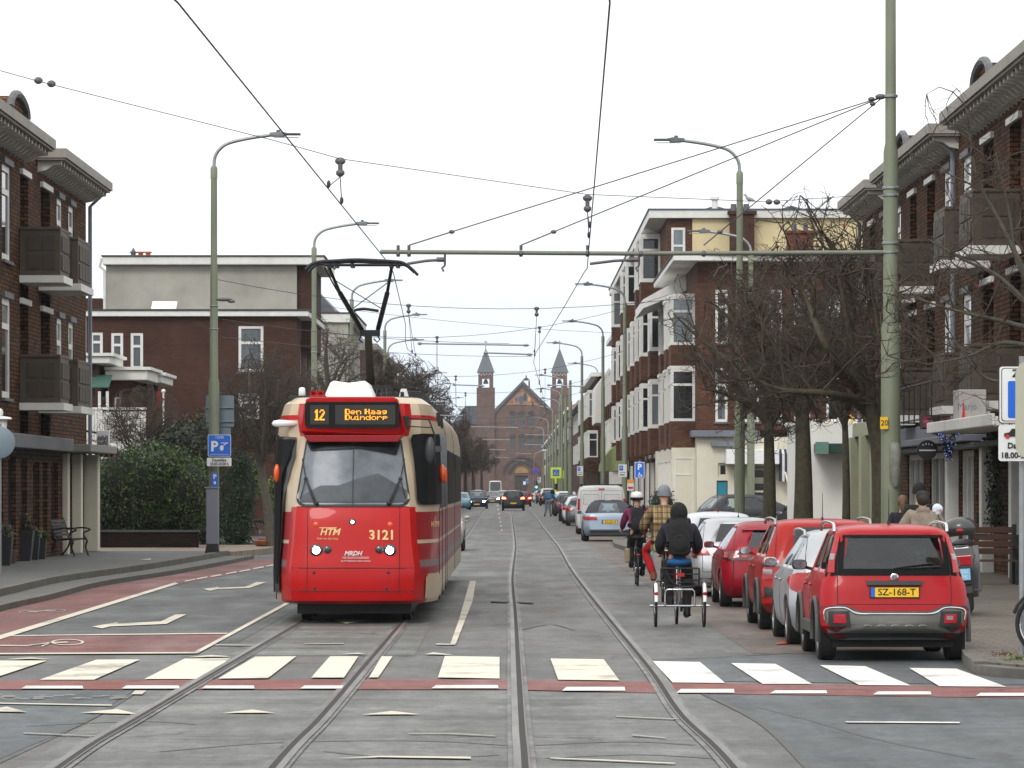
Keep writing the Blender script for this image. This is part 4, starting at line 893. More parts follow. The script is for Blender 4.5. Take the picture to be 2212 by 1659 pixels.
m = MB(); m.box(cx_(980), x0-3.6, YC+4, YC+30, 0, cz(915)); m.build('side_wing', B_CHUR, chu)
m = MB(); m.prism([(cx_(975), YC+3.5, cz(915)), (x0-3.4, YC+3.5, cz(915)), (x0-3.4, YC+3.5, cz(876)), (cx_(1005), YC+3.5, cz(876))], (0, 26, 0)); m.build('wing_roof', M_SLATE, chu)
# ================================================================ LETTERING
def text(parent, s, loc, size, mt, rot=(PI/2, 0, 0), align='CENTER', depth=.002, name='lettering', bold=0.0, sx=1.0, world=True, shear=0):
 c = bpy.data.curves.new(name, 'FONT'); c.body = s; c.size = size; c.align_x = align; c.align_y = 'CENTER'; c.extrude = depth; c.offset = bold; c.resolution_u = 3; c.shear = shear
 o = bpy.data.objects.new(name, c); COL.objects.link(o)
 bpy.context.view_layer.update()
 me = bpy.data.meshes.new_from_object(o.evaluated_get(bpy.context.evaluated_depsgraph_get()))
 bpy.data.objects.remove(o); bpy.data.curves.remove(c)
 me.materials.clear(); me.materials.append(mt); me.name = name
 from mathutils import Euler
 me.transform(Matrix.Translation(Vector(loc)) @ Euler(rot).to_matrix().to_4x4() @ Matrix.Diagonal((sx, 1, 1, 1)))
 o = bpy.data.objects.new(name, me); COL.objects.link(o); place(o, parent, world); return o
M_BLUE = mat('traffic_blue', (.012, .13, .62), .4, 0, .05, 3)
M_SIGNW = mat('sign_white', (.74, .75, .76), .4, 0, .04, 4, dirt=.1)
M_SIGNBACK = mat('grey_sign_back', (.16, .21, .25), .55, .2, .08, 3, dirt=.25)
M_INK = mat('black_ink', (.01, .01, .012), .6)
M_FLUO = mat('fluorescent_yellow', (.62, .85, .01), .6, 0, .03)
M_YEL = mat('plate_yellow', (.85, .52, .01), .45, 0, .04, 5)
M_REDSIGN = mat('sign_red', (.6, .02, .02), .5)
def rrect(m, x0, x1, z0, z1, y, r=.04, th=.012, n=4):
 pts = []
 for cx, cz, a in ((x1-r, z1-r, 0), (x0+r, z1-r, PI/2), (x0+r, z0+r, PI), (x1-r, z0+r, 1.5*PI)):
  for i in range(n+1):
   q = a+PI/2*i/n; pts.append((cx+r*math.cos(q), y, cz+r*math.sin(q)))
 m.prism(pts, (0, th, 0))
def plate(parent, x0, x1, z0, z1, y, mt, name='plate', r=.04, th=.012):
 m = MB(); rrect(m, x0, x1, z0, z1, y, r, th); return m.build(name, mt, parent)
# ================================================================ LAMP POSTS
M_LAMPH = mat('lamp_head_grey', (.10, .115, .125), .5, .3)
def lamp(sx, height=10.0, world=False):
 r = thing('street_lamp', None, 'street lamp')
 m = MB(); m.lathe([(.17, 0), (.17, .05), (.135, .08), (.135, 4.45), (.105, 4.55), (.10, 7.2), (.085, 7.3), (.083, height-.25)], n=18); m.build('pole', M_POLE, r, smooth=35, world=False)
 m = MB(); m.lathe([(.092, height-.28), (.092, height), (.055, height+.06)], n=16); m.build('collar', M_POLE, r, smooth=35, world=False)
 pts = [(0, 0, height), (.03*sx, 0, height+.3), (.18*sx, 0, height+.52), (.42*sx, 0, height+.66), (.95*sx, 0, height+.78), (1.5*sx, 0, height+.86)]
 m = MB(); m.tube(crom([Vector(p) for p in pts], 4), .045, 8); m.build('arm', M_STEEL, r, smooth=50, world=False)
 m = MB(); h = height+.87
 m.prism([(1.45*sx, -.09, h-.04), (1.8*sx, -.16, h-.07), (1.9*sx, -.16, h+.04), (1.75*sx, -.12, h+.07), (1.45*sx, -.06, h+.05)], (0, .3, 0))
 m.box(*sorted((1.85*sx, 2.25*sx)), -.17, .15, h-.015, h+.03); m.box(*sorted((1.62*sx, 1.72*sx)), -.05, .05, h+.06, h+.12)
 hd = m.build('lamp_head', M_LAMPH, r, world=False, bevel=.01)
 m = MB(); m.box(*sorted((1.55*sx, 2.2*sx)), -.12, .10, h-.075, h-.068); m.build('lens', M_SIGNW, hd, world=False)
 m = MB(); [m.lathe([(.11, z), (.118, z+.01), (.118, z+.03), (.11, z+.04)], n=14) for z in (5.8, 6.4)]; m.build('clamp', M_STEEL, r, world=False)
 return r
LW, LE = lamp(1), lamp(-1)
westl = [(-7.74, 105.8, 'sage green street lamp carrying the blue parking sign, beside the bench corner'), (-6.85, 141, 'tall street lamp in front of the grey end house, just left of the tram'),
 (-7.08, 180, 'street lamp seen between the arms of the tram\'s pantograph'), (-6.74, 216, 'street lamp directly right of the pantograph stem'), (-7.7, 253, 'second street lamp right of the pantograph stem'),
 (-7.45, 327, 'street lamp among the bare crowns behind the tram roof'), (-7.4, 361, 'far street lamp above the tram roof\'s rear edge'), (-7.2, 419, 'smallest street lamp on the tram\'s side')]
eastl = [(5.97, 106.8, 'street lamp with its head over the parked cars, beside the wide tree trunk'), (8.5, 145, 'street lamp half hidden in the bare trees, at the side street corner'),
 (5.07, 183, 'street lamp in front of the white bay windows'), (5.0, 224, 'street lamp by the green awning'), (4.43, 258, 'street lamp whose head stands before the church\'s east spire'),
 (6.35, 301, 'street lamp at the grey pitched gable'), (4.09, 333, 'street lamp just beside the crossing sign, lower than the spire'), (4.5, 379, 'street lamp against the orange tiled roof'),
 (4.87, 420, 'street lamp in the far row, fourth from the church'), (4.6, 461, 'street lamp in the far row, third from the church'), (4.8, 540, 'street lamp in the far row, second from the church'), (4.81, 620, 'last street lamp before the church')]
for i, (x, y, lb) in enumerate(westl):
 o = LW if i == 0 else copy_tree(LW); o.location = (x, y, .18 if i == 0 else .14); tag(o, lb, 'street lamp', 'street lamps along the tram line')
for i, (x, y, lb) in enumerate(eastl):
 o = LE if i == 0 else copy_tree(LE); o.location = (x, y, .12); tag(o, lb, 'street lamp', 'street lamps along the tram line')
fp = thing('tramway_pole', None, 'pole'); m = MB(); m.lathe([(.18, 0), (.16, .1), (.155, 4.4), (.125, 4.5), (.12, 7.2), (.09, 7.3), (.085, 8.6)], n=12); m.build('shaft', M_POLE, fp, smooth=35, world=False); m = MB(); [m.lathe([(.17, z), (.175, z+.04), (.17, z+.08)], n=10) for z in (4.6, 5.6, 6.2)]; m.build('clamp', M_STEEL, fp, world=False)
for i, (u, Y) in enumerate([(1232, 262), (1222, 306), (1209, 345), (1201, 388), (1195, 440), (1189, 500), (1184, 570), (1180, 650)]):
 o = fp if i == 0 else copy_tree(fp); o.location = (xx(u, Y), Y, .12); tag(o, 'bare green tramway pole in the far receding row towards the church', 'pole', 'far tramway poles')
# parking signs and cabinet on the first west lamp
lp = P(473, 960, 105.6)
sg = thing('parking_sign', 'blue P sign with a card payment hand on the lamp post above the grey cabinet', 'sign', (lp.x, 105.55, 0))
k = 105.6/F; yy = 105.5
def px(u, Y=yy): return (u-1106)/F*Y
def pz(v, Y=yy): return HC-(v-HY)/F*Y
plate(sg, px(449), px(499), pz(986), pz(939), yy, M_SIGNW, r=.04); plate(sg, px(450), px(498), pz(985), pz(940), yy-.004, M_BLUE, 'face', r=.035)
text(sg, 'P', (px(463), yy-.008, pz(965)), .36, M_SIGNW, bold=.012); text(sg, '12240', (px(474), yy-.008, pz(945)), .09, M_SIGNW); text(sg, 'www.denhaag.nl/parkeren', (px(474), yy-.008, pz(981.5)), .045, M_SIGNW)
m = MB(); m.ell((px(479), yy-.01, pz(968)), .05, .004, .07, 8, 6); m.bar((px(480), yy-.01, pz(965)), (px(490), yy-.01, pz(957)), .02, .03, up=(0, 1, 0)); m.bar((px(478), yy-.01, pz(957)), (px(493), yy-.01, pz(957)), .02, .02, up=(0, 1, 0)); m.build('hand_symbol', M_SIGNW, sg)
s2 = thing('time_sign', 'white sign reading Dagelijks 18.00-24.00 h below the blue P sign', 'sign', (lp.x, 105.55, 0))
plate(s2, px(447), px(500), pz(1007), pz(989), yy, M_SIGNW, r=.02)
text(s2, 'Dagelijks', (px(473.5), yy-.006, pz(994)), .105, M_INK, bold=.002); text(s2, '18.00-24.00 h', (px(473.5), yy-.006, pz(1002.5)), .105, M_INK, bold=.002, sx=.85)
s3 = thing('sticker_sign', 'small blue P sticker sign on the post under the white time sign', 'sign', (lp.x, 105.55, 0))
plate(s3, px(457), px(470.5), pz(1051), pz(1022), yy+.02, M_BLUE, 'face', r=.01); text(s3, 'P', (px(464), yy+.012, pz(1030)), .16, M_SIGNW, bold=.006)
m = MB(); m.ell((px(464), yy+.01, pz(1043)), .03, .004, .04, 8, 6); m.build('symbol', M_SIGNW, s3)
sb = thing('blank_sign', 'two stacked blue-grey sign backs behind the first lamp post', 'sign', (lp.x, 106.1, 0))
m = MB(); rrect(m, px(441), px(502), pz(921), pz(853), 106.1, .04, .02); m.build('plate', M_SIGNBACK, sb); m = MB(); rrect(m, px(450), px(495), pz(990), pz(923), 106.1, .03, .02); m.build('lower_plate', M_SIGNBACK, sb)
m = MB(); m.box(px(440), px(502), 106.04, 106.08, pz(880), pz(878)); m.box(px(440), px(502), 106.04, 106.08, pz(910), pz(908)); m.build('bracket', M_STEEL, sb)
cbn = thing('switch_cabinet', 'slim grey cabinet strapped to the foot of the first lamp post', 'cabinet', (px(460), 105.4, .18))
m = MB(); m.box(px(447), px(472), 105.25, 105.6, pz(1175), pz(1054)); m.build('body', mat('cabinet_grey', (.20, .20, .25), .5, 0, .05, 3, dirt=.3), cbn, bevel=.01)
m = MB(); m.prism([(px(444), 105.2, .18), (px(474), 105.2, .18), (px(472), 105.2, pz(1176)), (px(448), 105.2, pz(1176))], (0, .45, 0)); m.build('plinth', M_BLACK, cbn)
m = MB(); m.box(px(443), px(475), 105.22, 105.63, pz(1054)+.002, pz(1052)); m.build('lid', M_STEEL, cbn)
# ================================================================ TRAMWAY POLES, ARMS AND WIRES
tp = thing('tramway_pole', 'thick sage green tramway pole rising out of the frame behind the red parked cars', 'pole', (6.32, 68, .12))
m = MB(); m.lathe([(.21, .12), (.21, .2), (.165, .25), (.16, 4.55), (.125, 4.68), (.12, 7.5), (.092, 7.65), (.085, 12.5)], (6.32, 68, 0), n=24); m.build('shaft', M_POLE, tp, smooth=35)
m = MB(); [m.lathe([(.13, z), (.145, z+.01), (.145, z+.04), (.13, z+.05)], (6.32, 68, 0), n=18) for z in (5.8, 5.95, 6.75, 6.87)]; m.lathe([(.1, 8.4), (.12, 8.41), (.12, 8.45), (.1, 8.46)], (6.32, 68, 0), n=18); m.build('clamp', M_STEEL, tp, smooth=35)
m = MB(); m.lathe([(.03, 1.9), (.09, 2.0), (.10, 2.5), (.09, 2.62), (.02, 2.65)], (6.38, 67.84, 0), n=12); m.build('glass_cover', mat('dirty_plastic_cover', (.22, .23, .2), .3, 0, .3, 8), tp, smooth=50)
m = MB(); m.box(6.13, 6.26, 67.8, 67.83, 3.02-.15, 3.02+.05); pl = m.build('number_plate', M_YEL, tp); text(pl, '20', (6.2, 67.795, 2.97), .13, M_INK)
ar = thing('span_beam', 'long green tube arm reaching across both tracks from the thick pole', 'tramway arm', (6.2, 68, 5.8))
za = 5.8
m = MB(); m.tube([(6.2, 68, za+.02), (2, 68, za), (-2.2, 68, za+.03)], .038, 10); m.build('tube', mat('grey_green_tube', (.17, .185, .15), .5, .2, .1, 3), ar, smooth=50)
def clampset(m, x, y, z): m.lathe([(.042, -.03), (.055, -.02), (.055, .02), (.042, .03)], (x, y, z), 'x', 10)
m = MB(); [clampset(m, q, 68, za) for q in (-1.9, -1.72, .15, 1.26, 2.15, 3.2)]; [m.tube([(q, 68, za+.06), (q, 68, za+.14)], .03, 6) for q in (-1.9, -1.72, .15, 1.26)]; m.build('clamp', M_CERAM, ar, smooth=50)
for (xa, xb) in ((-1.12, -1.75), (2.12, 1.3)):
 m = MB(); m.cyl((xa, 68, za), (xa, 68, za-.2), .022, n=6); m.tube([(xa, 68, za-.2), (xa-.05, 68, za-.24), (xa-.02, 68, za-.3)], .02, 6); m.tube([(xa, 68, za-.1), ((xa+xb)/2, 68, za-.12), (xb, 68, za-.17)], .024, 8); m.cyl((xa-.02, 68, za-.1), (xa-.14, 68, za-.1), .04, n=8)
 m.build('registration_arm', M_CERAM, ar, smooth=50)
def wire(name, label, pts, r, cat='wire', mt=None, group=None, n=5):
 m = MB(); m.tube(pts, r, n); o = m.build(name, mt or M_WIRE, smooth=60); return tag(o, label, cat, group)
def sagline(a, b, sag, k=10):
 a = Vector(a); b = Vector(b); return [a.lerp(b, i/k) - Vector((0, 0, sag*4*(i/k)*(1-i/k))) for i in range(k+1)]
ZC = 5.48
cwL = [(-3.05, 20, ZC), (-2.46, 30, ZC), (-1.98, 64.5, ZC), (-1.98, 68, ZC), (-2.35, 90, ZC), (-2.62, 100, ZC), (-2.72, 106, ZC), (-2.5, 117, ZC), (-2.65, 155, ZC), (-2.4, 200, ZC), (-2.7, 260, ZC), (-2.3, 330, ZC), (-2.3, 420, ZC), (-2.2, 600, ZC)]
cwR = [(.35, 20, ZC), (.72, 30, ZC), (1.23, 66.7, ZC), (1.2, 68, ZC), (1.05, 80, ZC), (.62, 110, ZC), (.62, 117, ZC), (1.15, 155, ZC), (1.7, 200, ZC), (1.3, 260, ZC), (1.0, 330, ZC), (1.3, 420, ZC), (1, 600, ZC)]
wire('contact_wire', 'dark contact wire over the tram\'s track, meeting the pantograph', cwL, .0082, 'contact wire')
wire('contact_wire', 'dark contact wire over the empty track, rising to the top edge of the photo', cwR, .0082, 'contact wire')
top = (6.2, 68, 8.42)
def guy(x, lb):
 a = Vector((x, 68, za+.14)); b = Vector(top); e1 = a.lerp(b, .09)
 t = thing('guy_wire', lb, 'wire', tuple(a)); m = MB(); m.tube([a, b], .010, 5); m.build('cable', M_WIRE, t); m = MB(); m.ell(e1, .05, .03, .035, 8, 6); m.tube([a, e1], .012, 5); m.build('insulator', M_CERAM, t, smooth=60)
guy(-1.72, 'uppermost guy wire, from the pole top to the far end of the long arm'); guy(.15, 'middle guy wire, from the pole top to the middle of the long arm'); guy(3.2, 'shortest and steepest guy wire holding the long arm')
m = MB(); m.ell((6.15, 68, 8.42), .09, .06, .05, 10, 6); m.ell((6.0, 68, 8.38), .06, .05, .04, 8, 6); m.ell((6.02, 68, 8.30), .05, .04, .04, 8, 6); m.build('wire_clamp', M_CERAM, tp)
# span wire in front with two V hangers
def hanger(parent, p, ends):
 """insulator under a span wire and its V of droppers down to the contact wire"""
 p = Vector(p); m = MB(); m.ell(p, .07, .04, .05, 8, 6); m.cyl(p, p-Vector((0, 0, .12)), .03, n=8); m.lathe([(.02, -.20), (.055, -.17), (.055, -.13), (.02, -.1)], p, n=8); m.build('insulator', M_CERAM, parent, smooth=60)
 m = MB(); q = p-Vector((0, 0, .2))
 for e_ in ends: m.tube([q, Vector(e_)], .007, 5); m.ell(Vector(e_)+Vector((0, 0, .03)), .025, .04, .05, 6, 5)
 m.build('dropper', M_WIRE, parent)
sp = thing('span_wire', 'thin span wire crossing the whole sky with two V-shaped hangers', 'wire', (0, 56, 6))
A = [P(-60, 136, 49), P(85, 176, 49.5), P(590, 303, 51), P(735, 343, 52), P(1268, 420, 58), P(1655, 436, 64), Vector((6.25, 68, 6.8))]
m = MB(); m.tube(A, .0055, 5); m.build('cable', M_WIRE, sp)
hanger(sp, P(735, 348, 52), [P(710, 403, 49.6), P(738, 438, 52)]); hanger(sp, P(1269, 428, 58), [P(1274, 490, 57.5), P(1272, 512, 60)])
m = MB(); [m.ell(P(u, v, Y), .055, .04, .045, 8, 6) for u, v, Y in ((83, 174, 49.5), (111, 181, 49.6), (1661, 436, 64), (1678, 436.5, 64.3))]; m.build('insulator', M_CERAM, sp)
# further spans, hung between the lamp posts
random.seed(21)
spans = [((-7.7, 106, 7.3), (7.2, 100, 7.0), 110, 'span wire between the first lamp post and the trees, behind the pantograph'),
 ((-6.85, 141, 7.3), (5.6, 141, 8.6), 141, 'second thin span wire sloping up to the bay windows'), ((-7.0, 180, 7.2), (5.1, 183, 8.0), 182, 'third thin span wire below the long arm'),
 ((-6.8, 216, 7.4), (5.0, 224, 8.0), 220, 'fourth thin span wire across the street'), ((-7.5, 253, 7.4), (4.5, 258, 7.9), 256, 'fifth thin span wire, level with the spires'),
 ((-7.4, 300, 7.4), (6.3, 301, 8.0), 300, 'sixth thin span wire, across the church towers'), ((-7.4, 327, 7.4), (4.1, 333, 8.0), 330, 'span wire over the mosaic gable'), ((-7.4, 361, 7.4), (4.5, 379, 8.0), 370, 'far span wire below the mosaic gable'), ((-7.2, 419, 7.4), (4.8, 420, 8), 420, 'farthest span wire of the street')]
def at_y(c, y):
 for p, q in zip(c, c[1:]):
  if p[1] <= y <= q[1]: return Vector(p).lerp(Vector(q), (y-p[1])/(q[1]-p[1]))
 return Vector(c[-1])
for a, b, y, lb in spans:
 t = thing('span_wire', lb, 'wire', (0, y, 6)); a = Vector(a); b = Vector(b)
 pts = sagline(a, b, .75, 14); m = MB(); m.tube(pts, .0055*(1+y/300), 4); m.build('cable', M_WIRE, t)
 for c in (cwL, cwR):
  w_ = at_y(c, y); f = (w_.x-a.x)/(b.x-a.x); q = a.lerp(b, f)-Vector((0, 0, .75*4*f*(1-f)))
  hanger(t, q, [w_+Vector((-.02, -1.5, 0)), w_+Vector((0, 1.5, 0))])
 # lower feeder lines strung to the same posts
for i, (y, z, x0, x1, lb) in enumerate([(117, 5.75, -.80, .60, 'short horizontal tube hanger over the empty track in front of the west spire'), (118, 6.05, -2.72, .5, 'long horizontal wire bracket between the two contact wires'),
 (155, 5.78, -2.25, -1.05, 'tube hanger of the tram\'s wire left of the west spire'), (155, 5.76, 1.35, 2.75, 'tube hanger ending at the lamp post right of the east spire'), (180, 5.7, -6.9, -3.0, 'tube arm from a lamp post behind the pantograph stem'),
 (216, 5.7, -6.6, -2.6, 'tube arm right of the pantograph stem'), (260, 5.7, -2.6, .4, 'wire bracket crossing the west tower'), (300, 5.7, 1.0, 3.0, 'tube hanger below the mosaic gable'), (330, 5.7, -2.4, -.2, 'tube hanger at the upper church windows'),
 (370, 5.7, 1.1, 2.8, 'tube hanger over the right church windows'), (420, 5.7, -2.3, -.6, 'tube hanger left of the church windows'), (470, 5.7, .5, 2.2, 'tube hanger at the lower church windows'), (520, 5.6, -2.2, -.4, 'pale tube hanger above the church portal'), (560, 5.5, .4, 1.8, 'farthest pale tube hanger')]):
 m = MB(); m.tube([(x0, y, z), (x1, y, z-.05)], .024 if y < 200 else .032, 7); m.ell((x0+.05, y, z), .07, .04, .05, 6, 5); m.ell((x1-.1, y, z-.05), .09, .04, .045, 6, 5); tag(m.build('wire_bracket', M_STEEL, smooth=60), lb, 'wire bracket')
for i, (v0, v1, Y0_, Y1_, x0, x1, lb) in enumerate([(690, 742, 106, 130, 480, 1100, 'sagging feeder wire from the first lamp post across the plum brick house'), (728, 770, 106, 140, 480, 1150, 'lower feeder wire from the first lamp post, just above the window'), (660, 720, 141, 165, 690, 1350, 'feeder wire from the second west lamp post to the bay windows')]):
 wire('feeder_wire', lb, sagline(P(x0, v0, Y0_), P(x1, v1, Y1_), .15), .008)
m = MB(); m.ell(P(484, 647, 105), .22, .05, .05, 8, 6); m.ell(P(500, 651, 105), .10, .04, .045, 8, 6); tag(m.build('strain_insulator', M_CERAM, smooth=60), 'black strain insulator clamped on the first lamp post', 'insulator')
# ================================================================ SIGNS OF THE EAST SIDE
es = thing('zone_sign', 'white parking zone sign cut off by the photo\'s edge, with a tow-away time plate', 'sign', (5.45, 43.5, .12))
Ys = 43.2; X_ = lambda u: (u-1106)/F*Ys; Z_ = lambda v: HC-(v-HY)/F*Ys
plate(es, X_(2157), X_(2157)+.60, Z_(915), Z_(790), Ys, M_INK, r=.035, name='border'); plate(es, X_(2159), X_(2159)+.58, Z_(913), Z_(792), Ys-.004, M_SIGNW, r=.03)
plate(es, X_(2163), X_(2163)+.54, Z_(910), Z_(795), Ys-.0075, M_INK, r=.03, name='border'); plate(es, X_(2164.5), X_(2164.5)+.526, Z_(908.5), Z_(796.5), Ys-.011, M_SIGNW, r=.028)
plate(es, X_(2177), X_(2177)+.40, Z_(903), Z_(823), Ys-.016, M_BLUE, r=.02, name='blue_field'); text(es, 'ZONE', (X_(2159)+.30, Ys-.02, Z_(807)), .11, M_INK, bold=.003, sx=1.1); text(es, 'P', (X_(2177)+.20, Ys-.025, Z_(862)), .34, M_SIGNW, bold=.01)
e2 = thing('tow_away_sign', 'white plate with a towed car symbol and Dagelijks, under the zone sign', 'sign', (5.45, 43.5, .12))
plate(e2, X_(2157), X_(2157)+.60, Z_(996), Z_(918), Ys, M_SIGNW, r=.03); text(e2, 'Dagelijks', (X_(2176), Ys-.008, Z_(963)), .085, M_INK, bold=.002, align='LEFT'); text(e2, '18.00-24.00 h', (X_(2161), Ys-.008, Z_(984)), .085, M_INK, bold=.002, align='LEFT')
m = MB(); m.prism([(X_(2169), Ys-.01, Z_(943)), (X_(2169), Ys-.01, Z_(936)), (X_(2180), Ys-.01, Z_(934)), (X_(2186), Ys-.01, Z_(926)), (X_(2200), Ys-.01, Z_(926)), (X_(2208), Ys-.01, Z_(935)), (X_(2216), Ys-.01, Z_(936)), (X_(2216), Ys-.01, Z_(943))], (0, .006, 0)); m.build('car_symbol', M_INK, e2)
m = MB(); [m.lathe([(0, -.012), (.022, -.012), (.022, -.004)], (X_(q), Ys, Z_(943)), 'y', 12) for q in (2176, 2208)]; m.build('wheel_symbol', M_REDSIGN, e2)
m = MB(); m.cyl((5.42, 43.3, .12), (5.42, 43.3, 3.3), .032, n=14); tag(m.build('sign_post', M_STEEL, smooth=50), 'grey steel signpost at the photo\'s edge behind the bicycle wheel', 'post')
ob = thing('rounded_panel', 'olive-grey rounded panel covering half of the zone sign', 'sign', (5.32, 42.2, .12)); m = MB(); Ys2 = 42.2
rrect(m, (2194-1106)/F*Ys2, (2194-1106)/F*Ys2+.5, HC-(992-HY)/F*Ys2, HC-(778-HY)/F*Ys2, Ys2, .16, .03, 8); m.build('panel', mat('pale_olive_enamel', (.42, .42, .33), .6, 0, .03), ob)
m = MB(); m.cyl((5.48, 42.26, .12), (5.48, 42.26, 3.0), .03, n=12); m.build('post', M_STEEL, ob, smooth=50)
def psign(label, u, v0, v1, w, Y, kind, post=True):
 """square sign on a slim post; v0..v1 rows of the face"""
 c = P(u, (v0+v1)/2, Y); hw = w/2*Y/F; z1, z0 = HC-(v0-HY)/F*Y, HC-(v1-HY)/F*Y
 t = thing('traffic_sign', label, 'sign', (c.x, Y, .12)); y = Y-.06
 if post: m = MB(); m.cyl((c.x, Y, .12), (c.x, Y, z1+.05), .035, n=8); m.build('post', M_STEEL, t, smooth=50)
 if kind == 'P':
  plate(t, c.x-hw, c.x+hw, z0, z1, y, M_SIGNW, r=.03); plate(t, c.x-hw+.02, c.x+hw-.02, z0+.02, z1-.02, y-.006, M_BLUE, 'face', r=.03)
  text(t, 'P', (c.x, y-.012, lerp(z0, z1, .68)), (z1-z0)*.5, M_SIGNW, bold=.01)
  m = MB(); s = (z1-z0); m.tube([(c.x-.03*s, y-.012, z0+.36*s), (c.x, y-.012, z0+.2*s), (c.x+.11*s, y-.012, z0+.2*s), (c.x+.15*s, y-.012, z0+.08*s)], .02, 5); m.tube([(c.x+.07*s*math.cos(a), y-.012, z0+.16*s+.09*s*math.sin(a)) for a in [PI*.75+i*.45 for i in range(9)]], .014, 5); m.build('wheelchair_symbol', M_SIGNW, t)
 elif kind == 'zone':
  plate(t, c.x-hw, c.x+hw, z0, z1, y, M_SIGNW, r=.02); plate(t, c.x-hw*.8, c.x+hw*.1, lerp(z0, z1, .5), lerp(z0, z1, .9), y-.006, M_BLUE, 'face', r=.02); text(t, 'P', (c.x-hw*.35, y-.012, lerp(z0, z1, .7)), (z1-z0)*.28, M_SIGNW)
  m = MB(); m.box(c.x-hw*.7, c.x+hw*.7, y-.008, y-.002, lerp(z0, z1, .32), lerp(z0, z1, .36)); m.box(c.x-hw*.7, c.x+hw*.5, y-.008, y-.002, lerp(z0, z1, .12), lerp(z0, z1, .2)); m.build('printed_lines', M_LEAD, t)
 elif kind == 'zebra':
  plate(t, c.x-hw, c.x+hw, z0, z1, y, M_FLUO, r=.04); a = hw*.62; zc_ = (z0+z1)/2; plate(t, c.x-a, c.x+a, zc_-a, zc_+a, y-.006, M_BLUE, 'face', r=.03)
  m = MB(); m.prism([(c.x-a*.75, y-.012, zc_-a*.6), (c.x+a*.75, y-.012, zc_-a*.6), (c.x, y-.012, zc_+a*.75)], (0, .005, 0)); m.build('triangle', M_SIGNW, t)
  m = MB(); m.ell((c.x, y-.018, zc_+a*.2), .06, .01, .06, 8, 5); m.tube([(c.x, y-.018, zc_+.1), (c.x+.02, y-.018, zc_-a*.2), (c.x-.12, y-.018, zc_-a*.5)], .035, 5); m.tube([(c.x+.02, y-.018, zc_-a*.2), (c.x+.12, y-.018, zc_-a*.5)], .03, 5); m.build('walker_symbol', M_INK, t)
  m = MB(); [m.cyl((c.x, Y-.0, .3+i*.9), (c.x, Y-.0, .3+i*.9+.45), .10, n=10) for i in range(3)]; m.build('yellow_band', M_FLUO, t, smooth=50)
  m = MB(); [m.cyl((c.x, Y-.0, .75+i*.9), (c.x, Y-.0, .75+i*.9+.449), .10, n=10) for i in range(2)]; m.build('black_band', M_INK, t, smooth=50)
 return t
psign('blue disabled parking sign with a wheelchair symbol on the pavement by the brick shops', 1381.5, 998, 1033, 21, 150, 'P')
psign('pale parking zone sign on the lamp post in front of the bay windows', 1345, 1003, 1030, 18, 181, 'zone', post=False)
psign('pale parking zone sign beside the green awning', 1253, 1007, 1028, 13, 250, 'zone')
psign('fluorescent yellow zebra crossing sign with a blue square', 1201, 1009.5, 1033, 23, 300, 'zebra')
psign('second zebra crossing sign, half hidden and turned, right of the fluorescent one', 1223, 1017, 1034, 14, 318, 'zebra')
psign('small blue parking sign before the church door', 1139, 1034, 1044, 7, 560, 'P')
psign('small white and blue sign on a slim post right of the church door', 1165, 1031, 1043, 7, 520, 'zone')
def tlight(label, u, v, Y):
 c = P(u, v, Y); t = thing('traffic_light', label, 'traffic light', (c.x, Y, .12)); m = MB(); m.box(c.x-.17, c.x+.17, Y-.1, Y+.1, c.z-.2, c.z+.75); m.cyl((c.x, Y, .12), (c.x, Y, c.z-.2), .06, n=8); m.build('housing', M_BLACK, t)
 m = MB(); m.ell((c.x, Y-.12, c.z), .14, .04, .14, 10, 8); m.build('green_lamp', mat('green_light', (.05, .6, .4), .4, emit=(.2, 1, .75), estr=3), t)
tlight('traffic light showing green in front of the far parked cars', 1158, 1052, 480)
nd = thing('no_stopping_sign', 'round purple-blue and red sign on a slim post near the traffic light', 'sign', (2.6, 430, .12))
c = P(1157, 1017, 430); m = MB(); m.cyl((c.x, 430, .12), (c.x, 430, c.z+.4), .04, n=8); m.build('post', M_STEEL, nd); m = MB(); m.lathe([(0, -.06), (.38, -.06), (.38, -.03)], c, 'y', 16); m.build('disc', M_REDSIGN, nd); m = MB(); m.lathe([(0, -.08), (.30, -.08), (.30, -.062)], c, 'y', 16); m.build('face', M_BLUE, nd)
sl_ = thing('small_street_lamp', 'small pale street lamp with a white head, standing before the church portal', 'street lamp', (2.72, 500, .12)); m = MB(); a = P(1153.6, 1060, 500); m.tube([(a.x, 500, .12), (a.x, 500, 5.2), (a.x+.1, 500, 5.9), (a.x+.9, 500, 6.25), (a.x+1.2, 500, 6.3)], .05, 6); m.build('pole', M_STEEL, sl_, smooth=50); m = MB(); m.ell((a.x+1.3, 500, 6.3), .4, .2, .09, 10, 6); m.build('head', M_WHITE, sl_, smooth=60)
# yellow/white advertising board by the zone post
ad = thing('estate_board', 'small white and orange letting board beside the blue disabled parking sign', 'sign', (5.0, 160, .12)); c0, c1 = P(1355, 1060, 160), P(1369, 1036, 160)
m = MB(); m.box(c0.x, c1.x, 160, 160.03, c0.z, c1.z); m.build('board', M_SIGNW, ad); m = MB(); m.box(c0.x, c1.x, 159.98, 159.997, c1.z-.12, c1.z); m.build('orange_band', mat('orange_print', (.8, .3, .02), .6), ad); m = MB(); m.box(c0.x+.03, c1.x-.03, 159.98, 159.997, c0.z+.08, c0.z+.16); m.build('red_print', M_REDSIGN, ad); m = MB(); m.cyl((c0.x+.12, 160.05, .12), (c0.x+.12, 160.05, c1.z), .03, n=6); m.build('post', M_STEEL, ad)
Yc = 80
wb = thing('shop_light_box', 'weathered white light box with red and grey lettering standing on the white canopy', 'sign', (8.9, Yc, 3.3))
